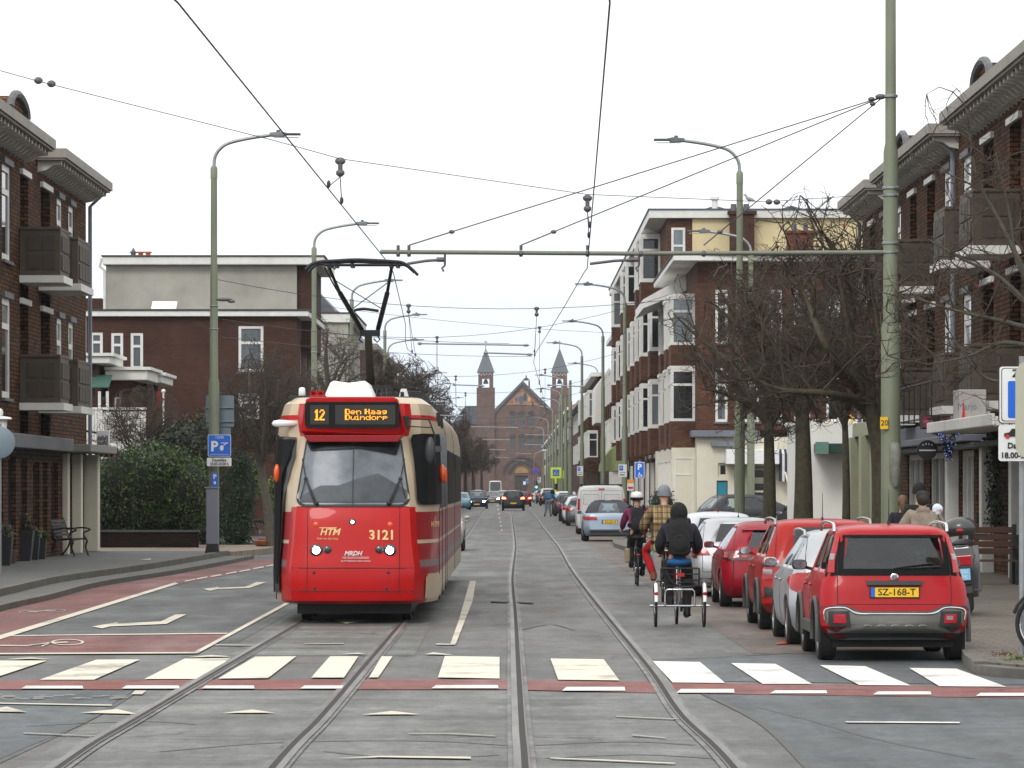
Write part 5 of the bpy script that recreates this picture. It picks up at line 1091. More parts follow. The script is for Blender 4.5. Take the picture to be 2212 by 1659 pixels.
m = MB(); c0, c1 = P(2063, 917, Yc), P(2122, 843, Yc); m.box(c0.x, c1.x, Yc-.7, Yc+.35, c0.z, c1.z); m.build('box', mat('dirty_white_box', (.42, .41, .39), .6, 0, .12, 4, dirt=.5), wb, bevel=.02)
text(wb, 'Marjo', (c0.x+.16, Yc-.705, (c0.z+c1.z)/2), .2, mat('grey_print', (.2, .2, .25), .6), sx=.8, rot=(PI/2, 0, 0)); m = MB(); m.prism([(c0.x+.05, Yc-.71, c0.z+.05), (c0.x+.09, Yc-.71, c1.z-.2), (c0.x+.13, Yc-.71, c0.z+.05)], (0, .008, 0)); m.build('red_flash', M_REDSIGN, wb)
m = MB(); m.box(c0.x+.1, c1.x-.1, Yc-.4, Yc, c0.z-.12, c0.z-.003); m.build('bracket', M_STEEL, wb)
pb_ = thing('red_light_box', 'red and black box sign with unlit lettering above the string lights', 'sign', (8.8, 86, 3.3)); c0, c1 = P(1988, 927, 86), P(2026, 897, 86)
m = MB(); m.box(c0.x, c1.x, 85.6, 86.1, c0.z, c1.z); m.build('box', M_BLACK, pb_, bevel=.01); m = MB(); m.box(c0.x+.01, c0.x+.22, 85.57, 85.595, c0.z+.03, c1.z-.03); m.build('face', mat('wine_red_face', (.22, .015, .04), .5), pb_); text(pb_, 'OPEN', (c0.x+.12, 85.56, (c0.z+c1.z)/2), .08, mat('faded_pink', (.5, .2, .25), .6), bold=.002)
rs = thing('round_shop_sign', 'black disc sign with a white bar and small stars on the shop front', 'sign', (9.0, 84, 3)); c = P(2003, 972, 84)
m = MB(); m.lathe([(0, -.04), (.205, -.04), (.205, .04), (0, .04)], c, 'y', 28); m.build('disc', M_INK, rs, smooth=40); m = MB(); m.box(c.x-.17, c.x+.17, c.y-.05, c.y-.041, c.z-.02, c.z+.005); [m.ell((c.x+d, c.y-.045, c.z+.13-abs(d)*.3), .014, .006, .014, 6, 4) for d in (-.09, -.03, .03, .09)]; m.build('emblem', M_SIGNW, rs)
gl = thing('garland', 'dark fir garland with small blue lights draped over the canopy edge', 'garland', (8.9, 84, 3)); random.seed(4); m = MB(); lm = MB(); pts = [(2012, 925), (2030, 935), (2042, 950), (2045, 968), (2048, 990), (2050, 975), (2060, 940), (2075, 930), (2100, 925), (2120, 925)]
for i in range(420):
 a, b = random.choice(list(zip(pts, pts[1:]))); t_ = random.random(); q = P(lerp(a[0], b[0], t_)+rnd(-7, 7), lerp(a[1], b[1], t_)+rnd(-7, 7), 83.4+rnd(-.15, .15)); d = Vector((rnd(-1, 1), rnd(-1, 1), rnd(-1, 1))).normalized()*.07
 m.add([q, q+d, q+Vector((d.y, d.z, d.x))*.5], [(0, 1, 2)])
 if i % 14 == 0: lm.ell(q+Vector((0, -.12, 0)), .012, .012, .012, 5, 4)
m.build('fir_twigs', mat('garland_green', (.015, .035, .022), .8), gl); lm.build('bulbs', mat('blue_bulbs', (.03, .03, .4), .5, emit=(.2, .25, 1), estr=1.0), gl)
# west: hanging shop sign, round sign back, white lamp
hs = thing('hanging_shop_sign', 'white light box with black bar pattern hanging over the striped canopy end', 'sign', (-11, 108.6, 3)); Yh = 109.6
c0, c1 = P(209, 979, Yh), P(237, 930, Yh); m = MB(); m.box(c0.x, c1.x, Yh-.1, Yh+.1, c0.z, c1.z); m.build('box', M_SIGNW, hs, bevel=.02)
m = MB(); random.seed(8)
for i in range(8):
 for j in range(3):
  x = lerp(c0.x+.03, c1.x-.05, i/7.5); z = lerp(c0.z+.12, c1.z-.12, j/2.6)+rnd(-.03, .03); m.box(x, x+.022, Yh-.115, Yh-.102, z-.05, z+rnd(.04, .09))
m.build('bar_print', M_INK, hs); m = MB(); m.bar((-11.45, Yh-.6, 3.4), (c0.x, Yh, 3.35), .05, .05); m.build('bracket', M_BLACK, hs)
rb = thing('round_sign_back', 'grey back of a round road sign cut by the photo\'s edge', 'sign', (-9.4, 76, .18)); c = P(-2, 956, 76)
m = MB(); m.lathe([(0, -.01), (.28, -.01), (.30, 0), (.30, .02), (0, .02)], c, 'y', 32); m.build('disc', M_SIGNBACK, rb, smooth=40); m = MB(); m.cyl((c.x, 76.06, .18), (c.x, 76.06, c.z+.35), .04, n=10); m.build('post', M_STEEL, rb)
gl_ = thing('globe_lamp', 'white wall lantern with a flat rim above the round sign back', 'lamp', (-9.6, 80, 2)); c = P(5, 905, 80); m = MB(); m.lathe([(.0, .06), (.17, .03), (.19, 0), (.17, -.02), (.08, -.03)], c, n=16); m.build('rim', M_WHITE, gl_, smooth=50); m = MB(); m.cyl(c-Vector((0, 0, .28)), c-Vector((0, 0, .03)), .08, .10, 12); m.build('body', M_WREND, gl_); m = MB(); m.ell(c+Vector((-.05, 0, .12)), .07, .07, .09, 10, 8); m.build('finial', M_WREND, gl_, smooth=60)
# small round mirror by the annex, leaning dark pipe
mp_ = thing('white_post_lamp', 'thin white post with a ball top in front of the red cloth', 'post', (-11.4, 128, .14)); a = P(353, 845, 128); m = MB(); m.cyl((a.x, 128, .14), (a.x, 128, a.z-.05), .03, n=8); m.build('post', M_WHITEP, mp_); m = MB(); m.ell(a, .07, .07, .07, 10, 8); m.build('ball', M_WHITEP, mp_, smooth=60)
# ================================================================ TRAM
T_RED = paint('tram_red', (.43, .002, .003), dirt=.12)
T_DRED = paint('tram_dark_red', (.26, .006, .012), dirt=.3)
T_CREAM = paint('tram_cream', (.50, .41, .29), dirt=.3)
T_GREY = paint('tram_grey', (.16, .12, .12))
T_BLK = mat('tram_black_band', (.010, .011, .012), .45, 0, .1, 2, spec=.04)
T_GLASS = glass('tram_window_glass', (.28, .30, .31), .5)
T_SHIELD = glass('tram_windscreen_glass', (.62, .66, .68), 1.6, .06)
T_INT = mat('tram_interior', (.34, .36, .38), .8, 0, .15, 1.5)
tram = thing('tram', 'red and cream tram on line 12 with lit headlights and raised pantograph', 'tram', (-2.22, 56.5, 0))
XT, YT = -2.215, 56.5
# levels: z, face offset back (y), half face width, half full width, material above this level on (front, taper/side)
LV = [(.285, .10, .80, 1.14), (.33, .02, .84, 1.16), (.45, 0, .855, 1.17), (.69, 0, .86, 1.17), (.79, .01, .86, 1.17), (.89, .03, .845, 1.17), (1.04, .06, .83, 1.17), (1.12, .075, .82, 1.17), (1.17, .085, .815, 1.17), (1.40, .12, .80, 1.17), (1.56, .17, .79, 1.17), (1.63, .20, .785, 1.17), (1.70, .24, .79, 1.17), (2.05, .36, .76, 1.165), (2.4, .49, .72, 1.155), (2.62, .58, .68, 1.15), (2.70, .60, .70, 1.14), (2.85, .60, .72, 1.12), (2.92, .61, .72, 1.10), (3.08, .66, .70, 1.05), (3.17, .8, .60, .92)]
Ltot = 27.0
def tring(z, yo, wf, wb):
 """half outline of the plan: front centre -> side -> back"""
 h = [(0, yo-.06), (wf*.35, yo-.055), (wf*.7, yo-.035), (wf*.9, yo), (wf, yo+.05), (wf+.08, yo+.22)]
 ys = [.7, 1.25, 2.0]
 for i, y in enumerate(ys): t = (y-.22)/(2.0-.22); h.append((lerp(wf+.08, wb, math.sin(t*PI/2)), max(y, yo+.3+i*.02)))
 h += [(wb, 2.6), (wb, 4.5), (wb, 6.7), (wb, 8.9)]
 return h
rings = []
for (z, yo, wf, wb) in LV:
 h = tring(z, yo, wf, wb)
 ring = [(x, y, z) for x, y in reversed(h)] + [(-x, y, z) for x, y in h[1:]]
 rings.append([(XT+x, YT+y, zz_) for x, y, zz_ in ring])
nr = len(rings[0]); half = 12
m = MB()
def tmat(z, seg):
 d = min(abs(seg-(half-.5)), 99)      # distance from the front centre in segments
 front = d < 5
 if front:
  if z < 1.63: return 0
  if z < 2.66: return 2
  return 0 if z < 3.09 else 2
 if z < .69: return 0 if d < 6 else 2
 if z < .79: return 1
 if z < .89: return 3
 if z < 1.12: return 1
 if z < 1.17: return 2
 if z < 1.56: return 1
 if 2.85 <= z < 2.92: return 0
 return 2
for i in range(len(rings)-1):
 b = len(m.v); m.v += rings[i]+rings[i+1]
 zc_ = (LV[i][0]+LV[i+1][0])/2
 for j in range(nr-1):
  m.f.append((b+j, b+j+1, b+nr+j+1, b+nr+j)); m.m.append(tmat(zc_, j))
m.poly(rings[-1], 2); m.poly(rings[0], 3); m.poly([r[0] for r in rings] + [r[-1] for r in reversed(rings)], 3)
m.build('body', [T_RED, T_DRED, T_CREAM, T_GREY], tram, smooth=28)
def interp(z):
 for a, b in zip(LV, LV[1:]):
  if a[0] <= z <= b[0]:
   t = (z-a[0])/(b[0]-a[0]); return [lerp(p, q, t) for p, q in zip(a, b)][1:]
 return LV[-1][1:] if z > LV[-1][0] else LV[0][1:]
def tsurf(x, z, off=.012, surf='front'):
 yo, wf, wb = interp(z); a = abs(x); h = tring(z, yo, wf, wb)
 for (x0, y0), (x1, y1) in zip(h, h[1:]):
  if x0 <= a <= x1 and x1 > x0: return Vector((XT+x, YT+lerp(y0, y1, (a-x0)/(x1-x0))-off, z))
 return Vector((XT+x, YT+h[-1][1]-off, z))
def tpatch(name, pts, mt, off=.012, rings_=4, parent=None, smooth=60):
 """thin sheet following the tram's face; pts = outline in (x, z)"""
 den = []
 n = len(pts)
 for i in range(n):
  a, b = pts[i], pts[(i+1) % n]; k = max(1, int(math.hypot(a[0]-b[0], a[1]-b[1])/.12))
  for j in range(k): den.append((lerp(a[0], b[0], j/k), lerp(a[1], b[1], j/k)))
 cx = sum(p[0] for p in den)/len(den); cz_ = sum(p[1] for p in den)/len(den); n = len(den)
 m = MB(); vs = [tsurf(cx, cz_, off)]; fs = []
 for r in range(1, rings_+1):
  vs += [tsurf(lerp(cx, p[0], r/rings_), lerp(cz_, p[1], r/rings_), off) for p in den]
 for i in range(n):
  fs.append((0, 1+i, 1+(i+1) % n))
  for r in range(1, rings_): fs.append((1+(r-1)*n+i, 1+(r-1)*n+(i+1) % n, 1+r*n+(i+1) % n, 1+r*n+i))
 vs2 = [v+Vector((0, off*.9, 0)) for v in vs[1+(rings_-1)*n:]]; b = len(vs); vs += vs2
 for i in range(n): o = 1+(rings_-1)*n; fs.append((o+i, o+(i+1) % n, b+(i+1) % n, b+i))
 m.add(vs, fs); return m.build(name, mt, parent or tram, smooth=smooth)
def rr(x0, x1, z0, z1, r, n=4, x0t=None, x1t=None):
 x0t = x0 if x0t is None else x0t; x1t = x1 if x1t is None else x1t; o = []
 for cx, cz_, a in ((x1t-r, z1-r, 0), (x0t+r, z1-r, PI/2), (x0+r, z0+r, PI), (x1-r, z0+r, 1.5*PI)):
  for i in range(n+1): q = a+PI/2*i/n; o.append((cx+r*math.cos(q), cz_+r*math.sin(q)))
 return o
# windscreen: black seal, opaque pane with painted reflections, interior patches laid over it
tpatch('windscreen_seal', rr(-.795, .795, 1.635, 2.625, .12, x0t=-.68, x1t=.68), M_BLACK, .012)
T_WS = mat('windscreen_painted_haze', (.115, .13, .145), .12, 0, .3, 1.1, spec=.12, col2=(.20, .22, .25))  # grey-blue colour stands in for reflected sky and light seen through
ws_ = tpatch('windscreen', rr(-.765, .765, 1.665, 2.595, .11, x0t=-.655, x1t=.655), T_WS, .022)
tpatch('sun_blind', [(-.60, 2.42), (-.655, 2.53), (-.62, 2.585), (0, 2.59), (.62, 2.585), (.655, 2.53), (.60, 2.36), (.1, 2.45)], mat('dark_blind', (.008, .009, .010), .25, 0, .1, spec=.1), .05, parent=ws_)
tpatch('dashboard', [(-.74, 1.70), (.74, 1.70), (.76, 1.86), (.35, 2.10), (.05, 2.02), (-.2, 1.93), (-.45, 1.93), (-.7, 1.8)], mat('seen_dashboard', (.08, .09, .10), .3, 0, .3, 2, spec=.1), .045, parent=ws_)
m = MB(); m.tube([tsurf(0, z, .055) for z in (1.67, 1.8, 2.1, 2.35, 2.59)], .006, 5); m.build('divider', M_BLACK, ws_)
# the driver, seen dimly
dv = MB()
for s_ in (-1, 1):
 m = MB(); hub = tsurf(s_*.62, 1.665, .05); tip = tsurf(s_*.715, 2.30, .055); k1 = tsurf(s_*.50, 1.68, .05)
 el = tsurf(s_*.66, 2.02, .07); m.tube([k1, el], .013, 6); m.tube([k1+Vector((s_*.035, 0, 0)), el], .011, 6); m.tube([tsurf(s_*.735, 1.74, .035), el, tip], .009, 6); m.ell(el, .03, .02, .03, 8, 6); m.ell(k1, .03, .03, .02, 8, 6)
 m.build('wiper', M_BLACK, tram, smooth=50)
# destination display
bx = MB(); yf = YT+.33
pts = [(-.735, 2.68), (-.66, 3.135), (-.60, 3.165), (.56, 3.165), (.62, 3.135), (.735, 2.68), (.68, 2.63), (-.68, 2.63)]
bx.prism([(XT+x, yf+(.0 if z > 2.65 else .12), z) for x, z in pts], (0, .7, 0)); db = bx.build('display_housing', T_RED, tram, bevel=.015)
m = MB(); m.prism([(XT+x, yf+.01, z) for x, z in ((-.70, 2.63), (.70, 2.63), (.62, 2.535), (-.62, 2.535))], (0, .4, 0)); m.build('visor', T_DRED, db, bevel=.01)
m = MB(); q = rr(-.675, .645, 2.735, 3.095, .05); m.prism([(XT+x, yf-.012, z) for x, z in q], (0, .01, 0)); m.build('display_glass', mat('display_black', (.010, .010, .009), .2, 0, .2, 3, spec=.15), db)
m = MB(); q = rr(-.60, -.34, 2.78, 3.05, .01); m.prism([(XT+x, yf-.014, z) for x, z in q], (0, .002, 0)); q = rr(-.25, .585, 2.78, 3.05, .01); m.prism([(XT+x, yf-.014, z) for x, z in q], (0, .002, 0)); m.build('led_panel', mat('led_panel_dark', (.018, .018, .015), .4), db)
FONT = {'1': '0110 1110 0110 0110 0110 0110 1111', '2': '01110 10001 00011 00110 01100 11000 11111', 'D': '11110 11001 11001 11001 11001 11001 11110', 'e': '00000 00000 01110 10001 11111 10000 01110', 'n': '00000 00000 10110 11001 10001 10001 10001', 'H': '11001 11001 11001 11111 11001 11001 11001',
 'a': '00000 00000 01110 00001 01111 10001 01111', 'g': '00000 00000 01111 10001 01111 00001 01110', 'u': '00000 00000 10001 10001 10001 10011 01101', 'i': '010 000 110 010 010 010 111', 'd': '00001 00001 01101 10011 10001 10001 01111', 'o': '00000 00000 01110 10001 10001 10001 01110', 'r': '00000 00000 10110 11001 10000 10000 10000', 'p': '00000 00000 11110 10001 11110 10000 10000', ' ': '00 00 00 00 00 00 00'}
def led(m, s, x, z, cw, ch, gap=1):
 for c in s:
  rows = FONT[c].split(); w = len(rows[0])
  for j, r in enumerate(rows):
   for i, b in enumerate(r):
    if b == '1': m.box(XT+x+i*cw, XT+x+(i+.84)*cw, yf-.020, yf-.0145, z-(j+.80)*ch, z-j*ch)
  x += (w+gap)*cw
m = MB(); led(m, '12', -.535, 2.985, .0145, .0215, 0.6); m.build('route_number', mat('amber_led', (.9, .35, .02), .5, emit=(1.0, .36, .02), estr=1.6), db)
m = MB(); led(m, 'Den Haag', -.115, 2.995, .0138, .0105, .75); led(m, 'Duindorp', -.115, 2.915, .0138, .0105, .75); m.build('destination_text', MATS['amber_led'], db)
# front lights and lettering
M_LIT = mat('lit_headlight', (1, .95, .95), .3, emit=(1.0, .93, .97), estr=22)
M_LENS = mat('dark_lens', (.03, .035, .04), .08, 0, .2, spec=.9)
M_ORANGE = mat('orange_indicator', (.75, .09, .01), .3, 0, .1, coat=.5)
def disc(name, x, z, r, mt, th=.03, parent=None, off=0):
 c = tsurf(x, z, .0); m = MB(); m.lathe([(0, -th-off), (r*.8, -th*.9-off), (r, -th*.4-off), (r, .02)], c, 'y', 20); return m.build(name, mt, parent or tram, smooth=50)
for x in (-.50, .52):
 b_ = disc('headlight', x, 1.03, .088, M_LENS, .03); disc('headlight_bulb', x, 1.03, .056, M_LIT, .045, b_)
for x in (-.345, .375): disc('lens', x, 1.04, .058, M_LENS, .03)
b_ = disc('top_lamp', 0, 1.425, .048, M_LENS, .025); disc('top_lamp_bulb', -.0, 1.42, .026, mat('dim_lit_lamp', (1, 1, 1), .3, emit=(1, .95, 1), estr=6), .03, b_)
for x in (-.51, .52): disc('indicator', x, 1.385, .036, M_ORANGE, .012)
for x, z in ((-.53, .72), (.50, .72), (-.52, .50), (.48, .50)): disc('plug', x, z, .022, M_BLACK, .006)
M_GOLD = mat('gold_lettering', (.72, .52, .22), .5)
fy = tsurf(.42, 1.24, .02).y
text(tram, '3121', (XT+.41, tsurf(.5, 1.24, .016).y, 1.235), .185, M_GOLD, bold=.005, rot=(PI/2-.12, 0, 0), name='fleet_number')
text(tram, 'HTM', (XT-.315, tsurf(.5, 1.27, .016).y, 1.28), .13, M_GOLD, bold=.003, rot=(PI/2-.12, 0, 0), shear=.25, name='operator_lettering')
text(tram, 'Rijdt voor Den Haag', (XT-.345, tsurf(.5, 1.18, .016).y, 1.19), .035, M_GOLD, rot=(PI/2-.12, 0, 0), name='operator_lettering')
m = MB(); m.obox(tsurf(-.46, 1.335, .016), (.24, 0, 0), (0, .003, 0), (0, 0, .012)); m.build('gold_bar', M_GOLD, tram)
text(tram, 'MRDH', (XT+.01, tsurf(0, .99, .022).y, .985), .085, mat('white_lettering', (.75, .6, .62), .5), bold=.003, shear=.3, name='network_lettering'); text(tram, 'METROPOOLREGIO', (XT+.05, tsurf(0, .92, .02).y, .925), .042, MATS['white_lettering'], name='network_lettering'); text(tram, 'ROTTERDAM DEN HAAG', (XT+.05, tsurf(0, .88, .02).y, .88), .036, MATS['white_lettering'], name='network_lettering')
# seams
m = MB()
for z in (.46, .785):
 m.tube([tsurf(x, z, .004) for x in np.linspace(-.85, .85, 15)], .006, 4)
for x in (-.625, .655):
 m.tube([tsurf(x, z, .004) for z in np.linspace(.31, 1.62, 12)], .004, 4)
m.tube([tsurf(x, 1.632, .006) for x in np.linspace(-.78, .78, 15)], .006, 4)
m.build('panel_seam', M_BLACK, tram)
# side areas on the tapering cab
def sside(s, y, z, off=.01):
 yo, wf, wb = interp(z); h = tring(z, yo, wf, wb); y = max(y, h[4][1]+.02)
 for (x0, y0), (x1, y1) in zip(h[4:], h[5:]):
  if y0 <= y <= y1: x = lerp(x0, x1, (y-y0)/(y1-y0)); return Vector((XT+s*(x+off), YT+y-off*.5, z))
 return Vector((XT+s*(wb+off), YT+y, z))
def spatch(name, s, y0, y1, z0, z1, mt, off=.01, parent=None, r=.05, ny=8, nz=8):
 m = MB(); vs = []
 for j in range(nz+1):
  for i in range(ny+1):
   z = lerp(z0, z1, j/nz); y = lerp(max(y0, interp(z)[0]+.20), y1, i/ny)
   if j in (0, nz) and i in (0, ny): y += r*(1 if i == 0 else -1)*.5; z += r*(1 if j == 0 else -1)*.3
   vs.append(sside(s, y, z, off))
 fs = [(j*(ny+1)+i, j*(ny+1)+i+1, (j+1)*(ny+1)+i+1, (j+1)*(ny+1)+i) for j in range(nz) for i in range(ny)]
 m.add(vs, fs); return m.build(name, mt, parent or tram, smooth=40)
spatch('cab_window', 1, .45, 2.0, 1.66, 2.66, T_BLK, .035, ny=12, nz=12)
dr = spatch('door', -1, .62, 1.95, .42, 2.62, mat('door_black', (.012, .013, .014), .3), .03)
spatch('door_glass', -1, .72, 1.25, .55, 2.58, T_BLK, .038, dr); spatch('door_glass', -1, 1.37, 1.88, .55, 2.58, T_BLK, .038, dr)
m = MB(); m.tube([sside(-1, 1.31, z, .03) for z in np.linspace(.42, 2.64, 8)], .018, 5); m.build('door_edge', M_RUBBER, dr)
spatch('side_panel', 1, .5, 2.0, .34, .665, T_CREAM, .016)
text(tram, 'HTM', (sside(1, 1.2, 1.38, .03).x, sside(1, 1.2, 1.38, .03).y, 1.38), .11, M_GOLD, rot=(PI/2, 0, math.radians(62)), name='operator_lettering')
for s in (-1, 1):
 c = sside(s, 1.9 if s > 0 else 1.0, 2.1, .06); m = MB(); m.ell(c, .05, .05, .13, 8, 8); m.build('indicator', M_ORANGE, tram, smooth=50)
m = MB(); m.ell(sside(1, 4.0, 2.08, .05), .045, .06, .12, 8, 8); m.build('indicator', M_ORANGE, tram, smooth=50)
# mirror arm with grey mirror on the photo's right, white camera pod on the other
ma_ = MB(); a = sside(1, .55, 2.84, .0); ma_.tube([a, a+Vector((.05, -.06, .03)), a+Vector((.32, -.06, .02)), a+Vector((.40, -.05, -.20)), a+Vector((.41, -.05, -.60))], .014, 6); ma_.tube([a+Vector((0, 0, -.08)), a+Vector((.36, -.06, -.1))], .01, 6); ma_.box(a.x-.08, a.x+.05, a.y-.1, a.y-.02, a.z-.12, a.z+.06); mm_ = ma_.build('mirror_arm', M_DARK, tram)
m = MB(); c = a+Vector((.34, -.06, -.42)); m.ell(c, .075, .06, .19, 12, 10); m.box(c.x+.07, c.x+.16, c.y-.03, c.y+.05, c.z-.02, c.z+.06); m.build('mirror', mat('mirror_shell', (.035, .038, .042), .4), mm_, smooth=50)
m = MB(); c = sside(-1, .9, 2.80, .1); m.lathe([(.0, -.14), (.04, -.11), (.055, -.03), (.05, .06), (.03, .22), (0, .24)], c, 'x', 12); m.build('camera_pod', M_WHITE, tram, smooth=60)
# long side with window band, joints, doors
for s in (-1, 1):
 y0 = 2.15
 wb_ = spatch('window_band', s, 2.15, 8.9, 1.60, 2.68, T_BLK, .008, r=.0)
 m = MB(); [m.box(*sorted((XT+s*1.155, XT+s*1.182)), YT+y-.015, YT+y+.015, 1.6, 2.7) for y in (3.0, 3.9, 5.0, 6.2, 7.4, 8.3)]; m.build('window_post', M_STEEL if s > 0 else M_BLACK, wb_)
m = MB()
for s in (-1, 1):
 for y in (2.05, 4.5, 7.6): m.box(*sorted((XT+s*1.16, XT+s*1.178)), YT+y-.01, YT+y+.01, .3, 1.6)
 for y in (3.4, 5.8): m.box(*sorted((XT+s*1.10, XT+s*1.16)), YT+y-.02, YT+y+.02, 2.8, 3.0)
m.build('panel_gap', M_BLACK, tram)
def module(y0, y1):
 m = MB(); prof = [(1.12, .32), (1.17, .40), (1.17, .69), (1.17, .79), (1.17, .89), (1.17, 1.12), (1.17, 1.17), (1.17, 1.56), (1.165, 2.05), (1.15, 2.7), (1.10, 2.95), (1.0, 3.12), (.85, 3.17)]
 full = [(-a, b) for a, b in prof]+[(a, b) for a, b in reversed(prof)]
 n = len(full); mi = []
 for (a, b), (c, d) in zip(full, full[1:]):
  z = (b+d)/2; mi.append(2 if z < .69 else 1 if z < .79 else 3 if z < .89 else 1 if z < 1.12 else 2 if z < 1.17 else 1 if z < 1.56 else 2)
 for i in range(n-1):
  (a, b), (c, d) = full[i], full[i+1]; m.quad((XT+a, y0, b), (XT+c, y0, d), (XT+c, y1, d), (XT+a, y1, b), mi[i])
 m.poly([(XT+a, y0, b) for a, b in full], 3); m.poly([(XT+a, y1, b) for a, b in full], 3); m.quad((XT-1.12, y0, .32), (XT+1.12, y0, .32), (XT+1.12, y1, .32), (XT-1.12, y1, .32), 3)
 md = m.build('rear_module', [T_RED, T_DRED, T_CREAM, T_GREY], tram, smooth=28)
 for s in (-1, 1):
  m = MB(); m.box(*sorted((XT+s*1.168, XT+s*1.174)), y0+.2, y1-.2, 1.62, 2.5); m.build('window_band', T_BLK, md)
module(YT+9.5, YT+17.5); module(YT+18.1, YT+Ltot)
m = MB(); m.box(XT-1.05, XT+1.05, YT+8.9, YT+9.5, .45, 3.0); m.box(XT-1.05, XT+1.05, YT+17.5, YT+18.1, .45, 3.0); m.build('bellows', M_RUBBER, tram)
# underframe, wheels, coupler
m = MB(); m.box(XT-.80, XT+.80, YT+.7, YT+8.8, .13, .31); m.box(XT-.9, XT+.9, YT+9.6, YT+26.5, .16, .31); m.build('underframe', M_DARK, tram)  # underframe lowered and drawn forward to darken the gap beneath the tram
for y in (1.6, 3.4, 10.4, 16.6, 19, 25):
 bgm = MB()
 for s in (-1, 1): bgm.lathe([(0, -.06), (.30, -.06), (.32, -.05), (.32, .05), (.30, .06), (0, .06)], (XT+s*.72, YT+y, .32), 'x', 20)
 bgm.cyl((XT-.7, YT+y, .32), (XT+.7, YT+y, .32), .06, n=8); bgm.build('wheelset', M_DARK, tram, smooth=40)
# roof equipment
m = MB(); zr = 3.17; cx = XT-.045-.0
P_ = [(cx-.33, zr-.02), (cx+.33, zr-.02), (cx+.34, zr+.06), (cx+.31, zr+.13), (cx+.27, zr+.22), (cx+.22, zr+.25), (cx, zr+.22), (cx-.22, zr+.25), (cx-.27, zr+.22), (cx-.31, zr+.13), (cx-.34, zr+.06)]
m.prism([(x-.06, YT+1.5, z) for x, z in P_], (0, 1.3, 0)); ac = m.build('roof_box', M_WHITE, tram, bevel=.03); m = MB(); m.box(cx-.42, cx+.30, YT+1.45, YT+2.85, zr, zr+.035); [m.ell((cx-.06+d, YT+1.44, zr+.09), .014, .01, .014, 6, 4) for d in (-.22, 0, .2)]; m.build('flange', M_WHITE, ac)
for i, x in enumerate((-.60, -.50)):
 m = MB(); m.lathe([(.018, .12), (.02, .02), (.05, -.03), (.055, -.04), (.03, -.035), (.01, .0)], (XT+x, YT+1.3, zr+.05), 'y', 14); m.build('horn', T_RED, tram, smooth=50)
m = MB(); m.lathe([(.045, 0), (.05, .01), (.045, .10), (.03, .115), (0, .12)], (XT-.78, YT+1.6, zr+.04), n=12); m.build('antenna', M_WHITE, tram, smooth=50)
m = MB(); m.box(XT-.95, XT-.42, YT+1.2, YT+2.4, zr-.04, zr+.03); m.box(XT+.05, XT+.75, YT+3, YT+8, zr-.02, zr+.06); m.box(XT+.75, XT+1.0, YT+4, YT+8.6, zr-.14, zr+.02); m.box(XT+.45, XT+.75, YT+10, YT+16, zr, zr+.30)
[m.box(XT+.3+i*.09, XT+.35+i*.09, YT+3.5, YT+3.8, zr+.05, zr+.14) for i in range(4)]; m.box(XT-.8, XT+.8, YT+19, YT+24, zr, zr+.28); m.build('roof_equipment', M_DARK, tram, bevel=.01)
m = MB(); m.prism([(XT+.52, YT+4.2, zr+.05), (XT+.68, YT+4.2, zr+.05), (XT+.64, YT+4.2, zr+.2), (XT+.56, YT+4.2, zr+.2)], (0, .2, 0)); m.build('insulator_post', M_WREND, tram)
# pantograph
PZ = 5.36; pg_ = MB(); YP = YT+6.3
sc = YP/F; pX = lambda u: (u-1106)*sc; pZ_ = lambda v: HC-(v-HY)*sc
M_PAN = mat('pantograph_black', (.012, .013, .018), .45, .4)
m = MB(); m.tube(crom([Vector((pX(u), YP, pZ_(v))) for u, v in ((661, 583), (672, 572), (690, 566), (720, 564), (766, 561.5), (812, 563), (845, 565), (866, 567), (880, 574), (896, 588))], 4), .028, 8)
m.tube(crom([Vector((pX(u), YP+.35, pZ_(v))) for u, v in ((665, 585), (676, 573), (694, 567), (766, 563), (860, 568), (884, 576), (902, 592))], 4), .022, 8)
m.tube([(pX(700), YP+.15, pZ_(571.5)), (pX(868), YP+.15, pZ_(571.5))], .024, 6)
for u in (712, 727, 761, 845, 859): m.box(pX(u)-.03, pX(u)+.03, YP-.05, YP+.38, pZ_(577), pZ_(569))
pn = m.build('pantograph', M_PAN, tram, smooth=50)
m = MB(); bL, bR = (pX(772), YP+1.9, pZ_(703)), (pX(808), YP+1.9, pZ_(700))
m.tube([(pX(708), YP+.15, pZ_(573)), (pX(730), YP+.8, pZ_(628))], .026, 8); m.tube([(pX(730), YP+.8, pZ_(628)), bL], .040, 8); m.tube([(pX(846), YP+.15, pZ_(573)), (pX(833), YP+.8, pZ_(628))], .026, 8); m.tube([(pX(833), YP+.8, pZ_(628)), bR], .040, 8)
m.tube(crom([Vector((pX(u), YP+1.3, pZ_(v))) for u, v in ((757, 664), (765, 661), (782, 659.5), (812, 664))], 4), .026, 6); m.tube([(pX(700), YP+.15, pZ_(577)), (pX(716), YP+.9, pZ_(610)), (pX(762), YP+1.8, pZ_(690))], .014, 6)
m.tube([(pX(722), YP+.5, pZ_(603)), (pX(818), YP+1.2, pZ_(659))], .008, 5); m.tube([(pX(838), YP+.5, pZ_(605)), (pX(756), YP+1.2, pZ_(659))], .008, 5)
m.box(pX(768), pX(812), YP+1.8, YP+2.05, pZ_(716), pZ_(703)); m.tube([(pX(768)+.02, YP+1.9, pZ_(714)), (pX(766), YP+1.9, pZ_(725)), (pX(774), YP+1.9, pZ_(730))], .012, 5); m.tube([(pX(806), YP+1.9, pZ_(714)), (pX(812), YP+1.9, pZ_(724)), (pX(806), YP+1.9, pZ_(730)), (pX(798), YP+1.9, pZ_(722))], .012, 5)
m.build('upper_frame', M_PAN, pn, smooth=50)
